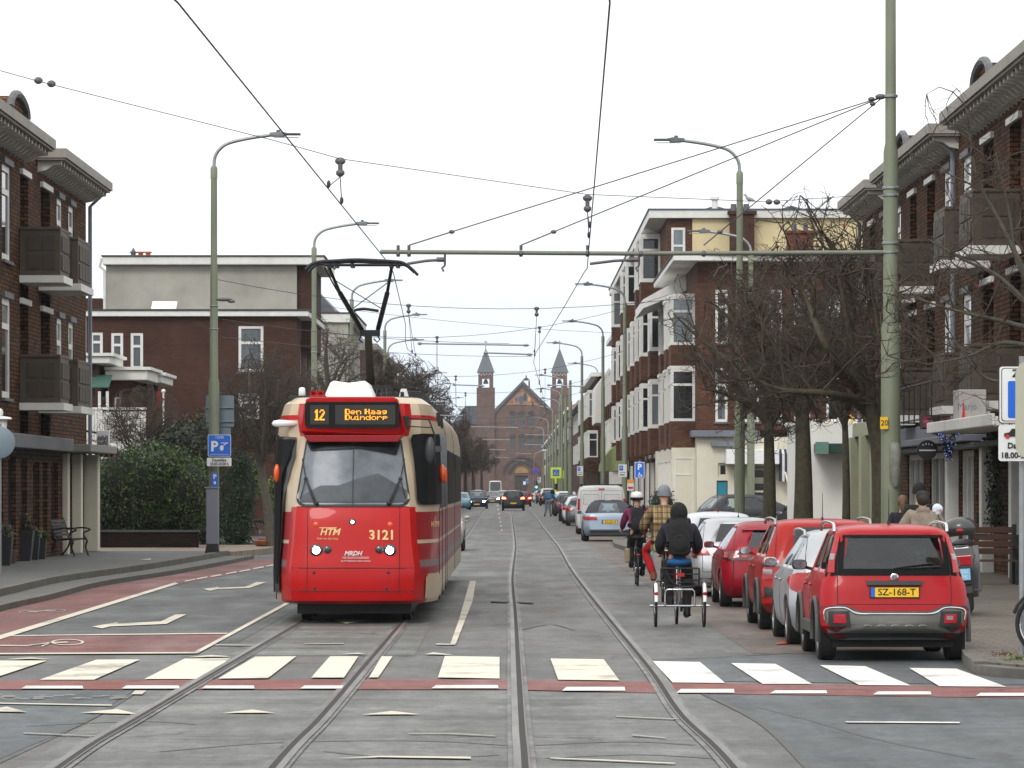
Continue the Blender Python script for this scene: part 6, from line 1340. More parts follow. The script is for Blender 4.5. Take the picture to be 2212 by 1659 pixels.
m = MB(); m.prism([(pX(778), YP+1.8, pZ_(714)), (pX(794), YP+1.8, pZ_(714)), (pX(796), YP+3.2, zr+.34), (pX(775), YP+3.2, zr+.34)], (0, .16, 0)); m.build('lower_arm', mat('olive_drab_arm', (.075, .078, .06), .6), pn, bevel=.01)
m = MB(); a = pX(776); m.box(a-.02, a+.42, YP+1.4, YP+3.4, zr+.25, zr+.34); m.box(a-.02, a+.55, YP+1.0, YP+3.5, zr+.02, zr+.14)
for i in range(5): m.bar((a+.02+i*.09, YP+1.2, zr+.12), (a+.10+i*.07, YP+1.4, zr+.28), .03, .03)
m.build('pantograph_base', M_DARK, pn)
# ================================================================ CARS
C_GLASS = glass('car_glass', (.74, .86, .86), .8)
C_GLASSD = glass('car_privacy_glass', (.10, .11, .12), .9)
M_TAIL = mat('tail_lamp_red', (.36, .004, .012), .2, 0, .25, 12, coat=.3)
M_TAILW = mat('tail_lamp_clear', (.26, .24, .25), .12, 0, .1, 12, coat=1)
M_TAILLIT = mat('lit_brake_lamp', (.9, .05, .03), .3, emit=(1, .12, .06), estr=9)
M_LAMPW = mat('lit_front_lamp', (1, 1, 1), .3, emit=(.9, .88, 1), estr=26)
M_GREYPL = mat('grey_cladding', (.055, .055, .055), .6, 0, .1, 6, dirt=.3)
M_SILVPL = mat('matt_silver_plastic', (.20, .195, .18), .45, .3, .08, 5, dirt=.3)
M_SEAT = mat('seat_fabric', (.022, .022, .024), .9, 0, .2, 20)
M_RIM = mat('alloy_rim', (.38, .38, .39), .35, .7, .1, 8, dirt=.4)
M_ARCHB = mat('wheel_arch_black', (.006, .006, .006), .9)
def tk(x): return x
class Car:
 """body made of stacked plan rings. lv: list of (z, y_rear, y_front, half_width, r_rear, r_front)"""
 NR, NC, NS, NF = 10, 4, 22, 8
 def __init__(s, lv, crown=.05):
  s.lv = lv; s.crown = crown
 def at(s, z):
  L = s.lv
  if z <= L[0][0]: return L[0][1:]
  for a, b in zip(L, L[1:]):
   if a[0] <= z <= b[0]:
    t = (z-a[0])/max(1e-6, b[0]-a[0]); return [lerp(p, q, t) for p, q in zip(a, b)][1:]
  return L[-1][1:]
 def ring(s, q):
  yr, yf, w, rr_, rf = q; o = []
  rx = rr_*.9
  n = s.NR
  for i in range(n): x = lerp(-(w-rx), (w-rx), i/n); o.append((x, yr + s.crown*(x/w)**2))
  ye = yr + s.crown*((w-rx)/w)**2
  for i in range(s.NC): a = PI/2*i/s.NC; o.append((w-rx+rx*math.sin(a), ye+rr_*(1-math.cos(a))))
  ys, ysf = ye+rr_, yf-rf-.06
  for i in range(s.NS): t = i/s.NS; y = lerp(ys, ysf, t); o.append((w - .035*(2*t-1)**4, y))
  rfx = rf*.8
  for i in range(s.NC+1): a = PI/2*i/s.NC; o.append((w-.035-rfx*(1-math.cos(a)), ysf+rf*math.sin(a)))
  xf = w-.035-rfx
  for i in range(1, s.NF): x = lerp(xf, -xf, i/s.NF); o.append((x, yf-.06+.06*(1-(x/xf)**2)))
  for i in range(s.NC+1): a = PI/2*(1-i/s.NC); o.append((-(w-.035-rfx*(1-math.cos(a))), ysf+rf*math.sin(a)))
  for i in range(1, s.NS+1): t = 1-i/s.NS; y = lerp(ys, ysf, t); o.append((-(w-.035*(2*t-1)**4), y))
  for i in range(s.NC-1, 0, -1): a = PI/2*i/s.NC; o.append((-(w-rx+rx*math.sin(a)), ye+rr_*(1-math.cos(a))))
  return o
 def rear(s, a, z, off=.0):
  """a: distance along the ring from the rear centre (m, + to the photo's right when seen from behind)"""
  yr, yf, w, rr_, rf = s.at(z); sg = 1 if a >= 0 else -1; a = abs(a); rx = rr_*.9
  if a <= w-rx: x = a; y = yr+s.crown*(a/w)**2-off; return Vector((sg*x, y, z))
  ye = yr+s.crown*((w-rx)/w)**2; al = (a-(w-rx)); arc = PI/2*rr_
  if al <= arc:
   an = al/rr_; return Vector((sg*(w-rx+rx*math.sin(an)+off*math.sin(an)), ye+rr_*(1-math.cos(an))-off*math.cos(an), z))
  y = ye+rr_+(al-arc); return s.side(sg, y, z, off)
 def side(s, sg, y, z, off=0):
  yr, yf, w, rr_, rf = s.at(z); ys, ysf = yr+s.crown+rr_, yf-rf-.06; t = min(1, max(0, (y-ys)/(ysf-ys)))
  return Vector((sg*(w-.035*(2*t-1)**4+off), y, z))
 def front(s, x, z, off=0):
  yr, yf, w, rr_, rf = s.at(z); rfx = rf*.8; xf = w-.035-rfx; a = abs(x)
  if a <= xf: y = yf-.06+.06*(1-(x/xf)**2)+off
  else:
   q = min(1, (a-xf)/rfx); y = yf-rf-.06+rf*math.sqrt(max(0, 1-q*q))+off
  return Vector((x, y, z))
 def patch(s, name, pts, mt, parent, fn='rear', off=.006, k=3, sg=1, step=.1, thick=True):
  f = {'rear': lambda p, o: s.rear(p[0], p[1], o), 'side': lambda p, o: s.side(sg, p[0], p[1], o), 'front': lambda p, o: s.front(p[0], p[1], o)}[fn]
  den = []; n = len(pts)
  for i in range(n):
   a, b = pts[i], pts[(i+1) % n]; q = max(1, int(math.hypot(a[0]-b[0], a[1]-b[1])/step))
   for j in range(q): den.append((lerp(a[0], b[0], j/q), lerp(a[1], b[1], j/q)))
  n = len(den); cx = sum(p[0] for p in den)/n; cz_ = sum(p[1] for p in den)/n
  m = MB(); vs = [f((cx, cz_), off)]
  for r in range(1, k+1): vs += [f((lerp(cx, p[0], r/k), lerp(cz_, p[1], r/k)), off) for p in den]
  vs += [f(p, -.004) for p in den]; fs = []
  for i in range(n):
   i2 = (i+1) % n; fs.append((0, 1+i, 1+i2))
   for r in range(1, k+1): fs.append((1+(r-1)*n+i, 1+(r-1)*n+i2, 1+r*n+i2, 1+r*n+i))
  m.add(vs, fs); return m.build(name, mt, parent, smooth=50, world=False)
def car_body(root, c, pm, glass_lv, arches, side_spans, rear_span=(1, 9), gm=C_GLASS, gside=None, front_glass=True, roof_m=None, rear_glass=True):
 """glass_lv=(i0,i1) index range of levels that are glazed"""
 LVs = c.lv; rings = [[(x, y, q[0]) for x, y in c.ring(q[1:])] for q in LVs]; n = len(rings[0])
 z0, yr, yf, w, a_, b_ = LVs[-1]
 ym = (yr+yf)/2
 for k_, (sc, dz) in enumerate(((.86, .018), (.55, .035), (.2, .042))):
  rings.append([(x*sc, ym+(y-ym)*(sc+.04 if sc > .5 else sc), z0+dz) for x, y, _ in rings[len(LVs)-1]])
 NR, NC, NS, NF = c.NR, c.NC, c.NS, c.NF
 s0 = NR+NC; s1 = s0+NS; f0 = s1+NC+1; f1 = f0+NF-1-0
 L0 = n-(NC-1)-NS
 groups = {}
 body = MB()
 for i in range(len(rings)-1):
  for j in range(n):
   j2 = (j+1) % n; g = None
   if glass_lv[0] <= i < glass_lv[1]:
    if rear_glass and rear_span[0] <= j < rear_span[1]: g = 'rear_window'
    elif front_glass and f0-1 <= j < f0-1+NF: g = 'windscreen'
    else:
     for si, (a, b) in enumerate(side_spans):
      if s0+a <= j < s0+b: g = ('side_window', 1, si)
      jj = n-(NC-1)-1-j    # mirrored index along the left side, rear = 0
      if 0 <= jj < NS and a <= jj < b: g = ('side_window', -1, si)
   quad = [rings[i][j], rings[i][j2], rings[i+1][j2], rings[i+1][j]]
   (groups.setdefault(g, MB()) if g else body).quad(*quad)
 body.poly(rings[0]); body.poly(rings[-1])
 bo = body.build('body', pm, None, smooth=32, world=False)
 # wheel arches cut out of the body
 cut = MB()
 for (y, r) in arches: cut.cyl((-1.2, y, c.zw), (1.2, y, c.zw), r, n=28)
 cu = cut.build('cutter', M_ARCHB, None, world=False)
 # openings for glazing leave the shell open, so give it thickness first, then cut
 sol = bo.modifiers.new('s', 'SOLIDIFY'); sol.thickness = .03; sol.offset = -1; sol.use_even_offset = False
 md = bo.modifiers.new('b', 'BOOLEAN'); md.operation = 'DIFFERENCE'; md.object = cu; md.solver = 'EXACT'; md.use_self = True
 bpy.context.view_layer.update(); dg = bpy.context.evaluated_depsgraph_get()
 me = bpy.data.meshes.new_from_object(bo.evaluated_get(dg)); me.name = 'body'
 bo.modifiers.clear(); bo.data = me; bpy.data.objects.remove(cu)
 bo.parent = root
 for g, mb in groups.items():
  mb.build(g if isinstance(g, str) else g[0], (gside or gm) if not isinstance(g, str) else gm, root, smooth=60, world=False)
 return bo
_wheel = {}
def wheel(root, x, y, r, w=.20, sg=1, rimm=None, spokes=5, rimr=.66):
 key = (round(r, 3), round(w, 3), sg, spokes, id(rimm))
 if key not in _wheel:
  m = MB(); m.lathe([(r*rimr*.9, -w/2+.03), (r*rimr, -w/2), (r*.93, -w/2), (r, -w/2+.03), (r, w/2-.03), (r*.93, w/2), (r*rimr, w/2), (r*rimr*.9, w/2-.03)], (0, 0, 0), 'x', 28); t = m.build('wheel', M_RUBBER, None, smooth=35, world=False)
  m = MB(); o = w/2*sg; rr_ = r*rimr
  m.lathe([(rr_*1.0, o-.01*sg), (rr_*.93, o-.005*sg), (rr_*.9, o-.05*sg), (rr_*.85, o-.07*sg)], (0, 0, 0), 'x', 24); m.lathe([(0, o-.02*sg), (rr_*.2, o-.02*sg), (rr_*.22, o-.05*sg)], (0, 0, 0), 'x', 14)
  for k in range(spokes):
   a = 2*PI*k/spokes; d = Vector((0, math.cos(a), math.sin(a))); m.bar(Vector((o-.045*sg, 0, 0))+d*rr_*.12, Vector((o-.035*sg, 0, 0))+d*rr_*.9, rr_*.26, .03, up=(1, 0, 0))
  m.box(*sorted((o-.12*sg, o-.10*sg)), -rr_*.6, rr_*.6, -rr_*.6, rr_*.6)
  rm = m.build('rim', rimm or M_RIM, t, smooth=35, world=False); _wheel[key] = (t.data, rm.data); bpy.data.objects.remove(rm); bpy.data.objects.remove(t)
 t = bpy.data.objects.new('wheel', _wheel[key][0]); COL.objects.link(t); t.parent = root; t.location = (x, y, r)
 rm = bpy.data.objects.new('rim', _wheel[key][1]); COL.objects.link(rm); rm.parent = t
 return t
def seats(root, y_rear, y_front, w, z, mt=M_SEAT, hr=True):
 for yy, nm in ((y_rear, 'rear_seat'), (y_front, 'front_seat')):
  m = MB()
  for s_ in (-1, 1):
   m.box(s_*w*.5-.23, s_*w*.5+.23, yy, yy+.14, z-.5, z+.12)
   if hr: m.ell((s_*w*.5, yy+.06, z+.25), .14, .06, .11, 10, 8); m.box(s_*w*.5-.05, s_*w*.5+.05, yy+.04, yy+.07, z+.1, z+.2)
  m.build(nm, mt, root, smooth=40, world=False)
 m = MB(); m.box(-w, w, y_front+.95, y_front+1.3, z-.55, z-.1); m.build('dashboard', M_SEAT, root, world=False)
 m = MB(); m.box(-w*.98, w*.98, y_rear-.4, y_front+1.3, z-.62, z-.52); m.build('cabin_floor', M_ARCHB, root, world=False)
def clampm(a, c, r): return max(c-r, min(c+r, a))
def mirror(root, sg, x, y, z, mt, back=M_LENS, s=1.0):
 m = MB(); m.ell((sg*(x+.12), y, z), .10*s, .07*s, .075*s, 12, 8); m.v = [(clampm(v[0], sg*(x+.12), .085*s), v[1], clampm(v[2], z, .062*s)) for v in m.v]; m.bar((sg*(x-.04), y+.02, z-.06), (sg*(x+.06), y+.02, z-.03), .05, .04); o = m.build('mirror', mt, root, smooth=50, world=False)
 m = MB(); m.lathe([(0, 0), (.05*s, .0), (.05*s, .01)], (0, 0, 0), 'y', 16); me = [Vector((sg*(x+.12)+v[0]*1.5, y-.068*s+v[1], z+v[2]*1.12)) for v in m.v]; m.v = [tuple(v) for v in me]; m.build('mirror_glass', mat('mirror_glass', (.25, .28, .3), .05, .9), o, world=False)
def nplate(root, c, z, txt, x=0, off=.02, w=.52, mt=None, fn='rear', h=.11):
 y = c.rear(0, z).y-off if fn == 'rear' else c.front(0, z).y+off; sgn = 1 if fn == 'rear' else -1
 m = MB(); m.box(x-w/2-.012, x+w/2+.012, y-.004, y+.01+off*.9 if fn == 'rear' else y+.004, z-h/2-.012, z+h/2+.012) if fn == 'rear' else m.box(x-w/2-.012, x+w/2+.012, y-.02, y+.004, z-h/2-.012, z+h/2+.012)
 o = m.build('number_plate', M_BLACK, root, world=False)
 yy = y-.008*sgn; m = MB(); m.box(x-w/2+.045, x+w/2, min(yy, y), max(yy, y)-.001, z-h/2, z+h/2); m.build('plate_face', M_YEL, o, world=False)
 m = MB(); m.box(x-w/2, x-w/2+.044, min(yy, y), max(yy, y)-.001, z-h/2, z+h/2); m.build('plate_band', M_BLUE, o, world=False)
 if txt: text(o, txt, (x+.022, yy-.002*sgn, z), h*1.02, M_INK, depth=.001, world=False, bold=.0015, sx=.96, rot=(PI/2, 0, 0 if fn == 'rear' else PI))
def patch_sym(c, name, pts, mt, parent, **k):
 a = c.patch(name, pts, mt, parent, **k); b = c.patch(name, [(-x, z) for x, z in pts], mt, parent, **k); return a, b
def plain_lights(c, root, zt, lit=False, pts=None, fr=None, litf=False, m=None):
 pts = pts or [(.55, zt-.08), (.62, zt+.07), (.85, zt+.10), (1.0, zt+.08), (1.02, zt-.02), (.9, zt-.09)]
 patch_sym(c, 'tail_light', pts, m or (M_TAILLIT if lit else M_TAIL), root, off=.012)
 fr = fr or [(.45, .62), (.72, .66), (.74, .76), (.5, .73)]
 patch_sym(c, 'headlight', fr, M_LAMPW if litf else M_TAILW, root, fn='front', off=.012)
def hatch(L, W, H, zb=.93, rake=.25, sill=.22, bonnet=.93, cowl=1.25, ws=.75, tum=.16, bump=.06, hb=None, rr_=.22):
 """levels of a hatchback: L,W,H overall; zb belt height; rake how far the rear window leans; cowl distance nose-to-screen; ws windscreen lean"""
 yr, yf, w = -L/2, L/2, W/2; hb = hb or bonnet
 return [(sill-.02, yr+.16, yf-.18, w-.10, .18, .25), (sill+.06, yr+.06, yf-.08, w-.04, rr_, .3), (.42, yr, yf-.02, w-.015, rr_, .34), (.56, yr+.0, yf, w, rr_, .36), (.70, yr+.03, yf-.03, w, rr_, .38),
   (.80, yr+.05, yf-.09, w-.005, rr_, .40), (hb-.04, yr+.07, yf-.20, w-.02, rr_, .40), (hb, yr+.085, yf-.5, w-.035, rr_, .35), (zb+.03, yr+.10, yf-cowl, w-.06, rr_, .16),
   (zb+.08, yr+.115, yf-cowl-.06, w-.075, rr_, .15), (lerp(zb, H, .5), yr+.11+rake*.45, yf-cowl-.06-ws*.5, w-.075-tum*.5, rr_*.9, .14), (H-.11, yr+.13+rake*.85, yf-cowl-.06-ws*.93, w-.075-tum*.93, rr_*.8, .14), (H-.05, yr+.18+rake, yf-cowl-.1-ws, w-.11-tum, .18, .16), (H-.028, yr+.26+rake, yf-cowl-.2-ws, w-.17-tum, .16, .15)]
def hatchback(name, label, pm, L, W, H, wb=2.5, wr=.31, loc=(0, 0, 0), rz=0, glassr=None, gside=None, zt=.85, tl=None, plate=None, zp=.62, lit=False, litf=False, lvkw={}, rear_oh=.72, spans=((1, 8), (9, 16), ), mir=None, group=None, cat='car', cladding=False, rim=None, tailm=None, fr=None, rearwin=(1, 9), wiper=True):
 r = thing(name, label, cat, (0, 0, 0), group)
 c = Car(hatch(L, W, H, **lvkw)); c.zw = wr
 ya, yb = -L/2+rear_oh, -L/2+rear_oh+wb
 car_body(r, c, pm, (9, 11), [(ya, wr+.055), (yb, wr+.055)], spans, rearwin, glassr or C_GLASS, gside or C_GLASS)
 for sg in (-1, 1):
  for y in (ya, yb): wheel(r, sg*(W/2-.115), y, wr, .19, sg, rim)
 m = MB(); m.box(-W/2+.16, W/2-.16, -L/2+.25, L/2-.3, .17, .5); m.box(-W/2+.25, W/2-.25, ya-.4, ya+.4, .45, .62); m.build('underbody', M_ARCHB, r, world=False)
 zb = lvkw.get('zb', .93)
 seats(r, -L/2+.75, -L/2+wb*.5+.8, W/2-.25, zb+.02)
 if mir is not False:
  for sg in (-1, 1): mirror(r, sg, W/2-.06, L/2-lvkw.get('cowl', 1.25)-.42, zb+.10, mir or pm)
 plain_lights(c, r, zt, lit, tl, fr, litf, tailm)
 nplate(r, c, zp, plate); nplate(r, c, .42, plate, fn='front')
 c.patch('rear_bumper', [(-.72, .26), (.72, .26), (.74, .36), (-.74, .36)], M_GREYPL, r, off=.006)
 m = MB(); z0_ = zb+.10; yy = c.rear(0, z0_+.02).y
 if wiper: m.tube([(0, yy-.02, z0_), (.1, yy-.03, z0_+.02), (.42, yy+.0, z0_+.06)], .009, 5); m.build('rear_wiper', M_BLACK, r, world=False)
 # shut lines of tailgate and doors
 m = MB()
 for sg in (-1, 1): m.tube([c.rear(sg*(W/2-.20), z, .001) for z in np.linspace(zp-.14, H-.1, 9)], .0045, 4)
 m.tube([c.rear(x, zp-.14, .001) for x in np.linspace(-(W/2-.2), W/2-.2, 9)], .0045, 4)
 for sg in (-1, 1):
  for t in (.42, .74): m.tube([c.side(sg, lerp(-L/2, L/2, t), z, .0005) for z in np.linspace(.30, zb, 6)], .004, 4)
  m.tube([c.side(sg, y, .31, .0005) for y in np.linspace(ya+.42, yb-.42, 7)], .004, 4)
 m.build('shut_line', M_BLACK, r, world=False)
 m = MB()
 for sg in (-1, 1):
  for t in (.40, .60):
   p = c.side(sg, lerp(-L/2, L/2, t)-.05, zb-.12, .018); m.ell(p, .018, .09, .018, 8, 6)
 m.build('door_handle', pm, r, world=False, smooth=60)
 r.location = loc; r.rotation_euler = (0, 0, rz)
 return r, c
def set_(r, u_left, Yrear, L, W, z=0): pass
def antenna(r, y, z, h=.35, tilt=.12):
 m = MB(); m.tube([(0, y, z), (0, y-tilt, z+h)], [.008, .003], 6); m.lathe([(.022, 0), (.012, .05)], (0, y, z), n=8); m.build('antenna', M_BLACK, r, world=False)
def rails_(r, W, y0, y1, z, mt=None, inset=.17, h=.065):
 for sg in (-1, 1):
  x = sg*(W/2-inset); m = MB(); m.tube(crom([Vector(p) for p in ((x, y0, z-.03), (x, y0+.05, z+h*.7), (x, y0+.2, z+h), (x, (y0+y1)/2, z+h+.015), (x, y1-.2, z+h*.8), (x, y1, z-.03))], 4), .019, 8); m.build('roof_rail', mt or M_CHROME, r, world=False, smooth=60)
PR = lambda n, c, **k: paint(n, c, **k)
L, W, H = 3.70, 1.64, 1.60
red1 = PR('signal_red', (.36, .001, .006), dirt=.06)
lv = dict(zb=1.0, rake=.16, bonnet=.95, cowl=1.0, ws=.65, tum=.12, rr_=.20, sill=.30)
pa_, cp = hatchback('parked_car', 'nearest red parked car with silver bumper skid, roof rails and plate SZ-168-T', red1, L, W, H, 2.30, .335, zt=1.25, zp=.82, lvkw=lv, rear_oh=.62, tl=[(.655, 1.05), (.65, 1.18), (.59, 1.47), (.66, 1.47), (.745, 1.2), (.755, 1.05)], plate='SZ-168-T', spans=((2, 8), (9, 16)), mir=M_BLACK, rearwin=(0, 10), group='red parked cars')
pa_['group'] = 'cars parked along the east kerb'
cp.patch('glass_edge', [(-.60, 1.015), (.60, 1.015), (.60, 1.095), (-.60, 1.095)], T_BLK, pa_, off=.006); cp.patch('glass_edge', [(-.56, 1.455), (.56, 1.455), (.55, 1.49), (-.55, 1.49)], T_BLK, pa_, off=.006)
for sg in (-1, 1):
 cp.patch('window_surround', [(sg*.56, 1.02), (sg*.80, 1.0), (sg*.73, 1.46), (sg*.52, 1.46)], T_BLK, pa_, off=.004)
 cp.patch('reversing_light', [(sg*.66, 1.20), (sg*.73, 1.20), (sg*.715, 1.27), (sg*.645, 1.27)], M_TAILW, pa_, off=.018)
cp.patch('bumper_skid', [(-.72, .34), (.72, .34), (.77, .50), (.75, .63), (.55, .64), (.42, .57), (-.42, .57), (-.55, .64), (-.75, .63), (-.77, .50)], M_SILVPL, pa_, off=.028)
m = MB(); m.tube(crom([cp.rear(x, z, .034) for x, z in ((-.76, .50), (-.75, .62), (-.55, .64), (-.42, .575), (-.2, .57), (.2, .57), (.42, .575), (.55, .64), (.75, .62), (.76, .50))], 4), .012, 6); m.build('skid_edge', M_CHROME, pa_, world=False, smooth=60)
cp.patch('lower_cladding', [(-.98, .30), (.98, .30), (.98, .56), (.80, .66), (.55, .67), (.42, .60), (-.42, .60), (-.55, .67), (-.80, .66), (-.98, .56)], M_GREYPL, pa_, off=.014)
for sg in (-1, 1):
 cp.patch('lamp_recess', [(sg*.48, .42), (sg*.72, .42), (sg*.72, .60), (sg*.50, .60)], M_BLACK, pa_, off=.034); cp.patch('fog_light' if sg < 0 else 'reversing_light', [(sg*.53, .46), (sg*.665, .46), (sg*.665, .565), (sg*.54, .565)], M_TAIL, pa_, off=.044)
cp.patch('reversing_lens', [(.56, .50), (.63, .50), (.63, .545), (.56, .545)], M_TAILW, pa_, off=.050)
m = MB()
for x in (-.30, -.15, 0, .15, .30): m.tube([cp.rear(x+d, .42+e_, .032) for d, e_ in ((-.045, -.02), (-.04, .008), (-.02, .018), (.02, .018), (.04, .008), (.045, -.02))], .005, 5)
m.build('skid_slot', M_STEEL, pa_, world=False)
cp.patch('tailgate_grip', [(-.30, .905), (.30, .905), (.31, .955), (-.31, .955)], M_BLACK, pa_, off=.034)
yb_ = cp.rear(0, 1.005).y
m = MB(); m.lathe([(0, -.022), (.035, -.022), (.046, -.016), (.046, .02)], (0, cp.rear(0, 1.0).y, .995), 'y', 20); eb = m.build('badge', M_CHROME, pa_, world=False, smooth=40); m = MB(); m.box(-.026, .026, cp.rear(0, 1.0).y-.026, cp.rear(0, 1.0).y-.0225, .972, 1.02); m.build('badge_field', mat('badge_plum', (.12, .01, .03), .3), eb, world=False); m = MB(); [m.box(x, x+.006, cp.rear(0, 1.0).y-.029, cp.rear(0, 1.0).y-.0265, .978, 1.014) for x in (-.02, -.009, .003, .014)]; m.build('badge_strokes', M_CHROME, eb, world=False)
for sg in (-1, 1):
 for y in (-L/2+.62, -L/2+2.92):
  m = MB(); m.tube([(sg*(W/2+.004), y+.40*math.cos(a), .335+.40*math.sin(a)) for a in np.linspace(-.25, PI+.25, 15)], .032, 6); m.build('arch_flare', M_GREYPL, pa_, world=False, smooth=50)
 m = MB(); m.box(*sorted((sg*(W/2-.03), sg*(W/2+.012))), -L/2+1.02, -L/2+2.5, .30, .44); m.build('sill_cladding', M_GREYPL, pa_, world=False, bevel=.01)
rails_(pa_, W, -1.32, .55, 1.555, inset=.20); antenna(pa_, -1.1, 1.60, .42, .03)
m = MB(); m.tube([cp.rear(.05, 1.10, .012), cp.rear(.25, 1.105, .02), cp.rear(.50, 1.12, .02)], .01, 5); m.build('wiper_arm', M_BLACK, pa_, world=False)
pa_.location = (4.17, 44.35+L/2, 0); pa_.scale = (1, 1, .93)
# camera-like dark toy on the parcel shelf
m = MB(); m.ell((.30, -1.38, 1.26), .07, .05, .06, 8, 6); m.prism([(.20, -1.4, 1.32), (.30, -1.4, 1.30), (.28, -1.4, 1.36)], (0, .03, 0)); m.cyl((.30, -1.38, 1.05), (.30, -1.38, 1.22), .03, .02, 8); m.build('shelf_figure', M_BLACK, pa_, world=False, smooth=50)
sil = PR('silver', (.44, .46, .48), metal=.55, dirt=.15)
L, W, H = 4.2, 1.74, 1.54
r, c = hatchback('parked_car', 'silver rounded parked car with big red teardrop lights, between two red ones', sil, L, W, H, 2.6, .315, zt=.92, lvkw=dict(zb=.98, rake=.35, cowl=1.1, ws=.8, tum=.2, rr_=.30), rear_oh=.75, tl=[(.60, .70), (.55, .84), (.60, .98), (.78, .98), (1.0, .93), (1.05, .86), (.9, .76), (.74, .70)], plate='14-NDL-6', mir=sil, group='cars parked along the east kerb')
c.patch('bumper_strip', [(-.80, .50), (.80, .50), (.80, .60), (-.80, .60)], M_GREYPL, r, off=.015)
rails_(r, W, -1.3, .7, 1.49, mt=sil, inset=.26, h=.04); r.location = (4.15, 48.6+L/2, 0); r.scale = (.97, .95, .90)
ora = PR('orange_red', (.33, .005, .003), dirt=.08)
L, W, H = 4.3, 1.80, 1.69
r, c = hatchback('parked_car', 'scarlet parked SUV with dark privacy glass and chrome-grey roof rails', ora, L, W, H, 2.67, .355, zt=1.0, lvkw=dict(zb=1.08, rake=.22, bonnet=1.05, cowl=1.15, ws=.7, tum=.16, rr_=.26, sill=.30), rear_oh=.80, tl=[(.66, .80), (.64, 1.08), (.72, 1.12), (.98, 1.08), (.97, .84), (.9, .78)], plate='H-271-KX', glassr=C_GLASSD, gside=C_GLASS, mir=ora, group='cars parked along the east kerb')
patch_sym(c, 'light_insert', [(.74, .86), (.90, .87), (.90, .95), (.74, .94)], M_TAILW, r, off=.022); patch_sym(c, 'light_bar', [(.70, .98), (.94, .98), (.94, 1.04), (.70, 1.05)], M_BLACK, r, off=.022)
c.patch('lower_cladding', [(-1.0, .30), (1.0, .30), (1.0, .50), (.7, .56), (-.7, .56), (-1.0, .50)], M_GREYPL, r, off=.012); patch_sym(c, 'reflector', [(.72, .52), (.88, .52), (.88, .68), (.74, .66)], M_BLACK, r, off=.018)
for sg in (-1, 1):
 for y in (-L/2+.80, -L/2+3.47):
  m = MB(); m.tube([(sg*(W/2+.004), y+.42*math.cos(a), .355+.42*math.sin(a)) for a in np.linspace(-.25, PI+.25, 15)], .034, 6); m.build('arch_flare', M_GREYPL, r, world=False, smooth=50)
rails_(r, W, -1.55, .7, 1.645, inset=.24, h=.05, mt=M_RIM); antenna(r, -1.45, 1.68, .42, .02); r.location = (4.15, 53.7+L/2, 0); r.scale = (.96, .95, .87)
cri = PR('crimson', (.27, .003, .015), dirt=.06)
L, W, H = 4.3, 1.76, 1.50
r, c = hatchback('parked_car', 'crimson parked hatchback with round-lensed dark tail lights, left of the scarlet SUV', cri, L, W, H, 2.6, .32, zt=.93, lvkw=dict(zb=.97, rake=.5, cowl=1.1, ws=.85, tum=.22, rr_=.28), rear_oh=.8, tl=[(.38, .84), (.40, .98), (.62, 1.0), (.95, .97), (.98, .88), (.80, .82)], plate='27-JKH-8', mir=cri, group='cars parked along the east kerb', tailm=mat('smoked_tail_lamp', (.09, .01, .015), .1, 0, .2, coat=1))
for x in (.50, .66, .82): patch_sym(c, 'round_lens', [(x+.05*math.cos(a), .915+.045*math.sin(a)) for a in [i*PI/5 for i in range(10)]], M_TAIL, r, off=.022, k=2)
c.patch('roof_spoiler', [(-.52, 1.36), (.52, 1.36), (.50, 1.43), (-.50, 1.43)], cri, r, off=.05); antenna(r, -.2, 1.49, .3, .2); r.location = (4.15, 64.0+L/2, 0); r.scale = (.98, .95, .9)
sil2 = PR('pale_silver', (.50, .52, .55), metal=.5, dirt=.12)
L, W, H = 4.25, 1.78, 1.50
r, c = hatchback('parked_car', 'pale silver parked hatchback half hidden by the crimson one', sil2, L, W, H, 2.6, .32, zt=.88, lvkw=dict(zb=.97, rake=.35, cowl=1.1, ws=.85, tum=.2, rr_=.26), rear_oh=.8, plate='68-XK-GT', mir=sil2, group='cars parked along the east kerb', glassr=C_GLASSD)
antenna(r, -1.0, 1.49, .25, .1); r.location = (3.97, 70.3+L/2, 0); r.scale = (.98, .95, .91)
whi = PR('white', (.66, .69, .74), dirt=.08)
L, W, H = 4.4, 1.76, 1.52
r, c = hatchback('parked_car', 'white parked estate with a teal-tinted rear window behind the pale silver hatchback', whi, L, W, H, 2.6, .32, zt=.88, lvkw=dict(zb=.96, rake=.3, cowl=1.1, ws=.85, tum=.2, rr_=.22), rear_oh=.85, plate='9-TVR-04', mir=whi, group='cars parked along the east kerb', glassr=glass('teal_glass', (.22, .42, .42), .9))
antenna(r, -1.3, 1.50, .4, -.05); r.location = (3.95, 77.2+L/2, 0); r.scale = (.98, .96, .93)
def recolour(src, label, pm, loc, rz=0, swap=None, group=None, scale=1.0):
 o = copy_tree(src); o['label'] = label
 if group: o['group'] = group
 old = src_paint[src.name]
 def walk(q):
  if q.type == 'MESH' and any(s_.material == old for s_ in q.material_slots):
   me = q.data.copy(); q.data = me
   for i, mt_ in enumerate(me.materials):
    if mt_ == old: me.materials[i] = pm
  if q.type == 'MESH' and swap:
   for a, b in swap.items():
    if a in [mt_.name for mt_ in q.data.materials if mt_]:
     me = q.data.copy(); q.data = me
     for i, mt_ in enumerate(me.materials):
      if mt_.name == a: me.materials[i] = b
  for ch in kids(q): walk(ch)
 walk(o); o.location = loc; o.rotation_euler = (0, 0, rz); o.scale = (1, 1, .93); return o
src_paint = {}
dgrey = PR('dark_grey', (.035, .038, .045), dirt=.15)
L, W, H = 4.3, 1.78, 1.50
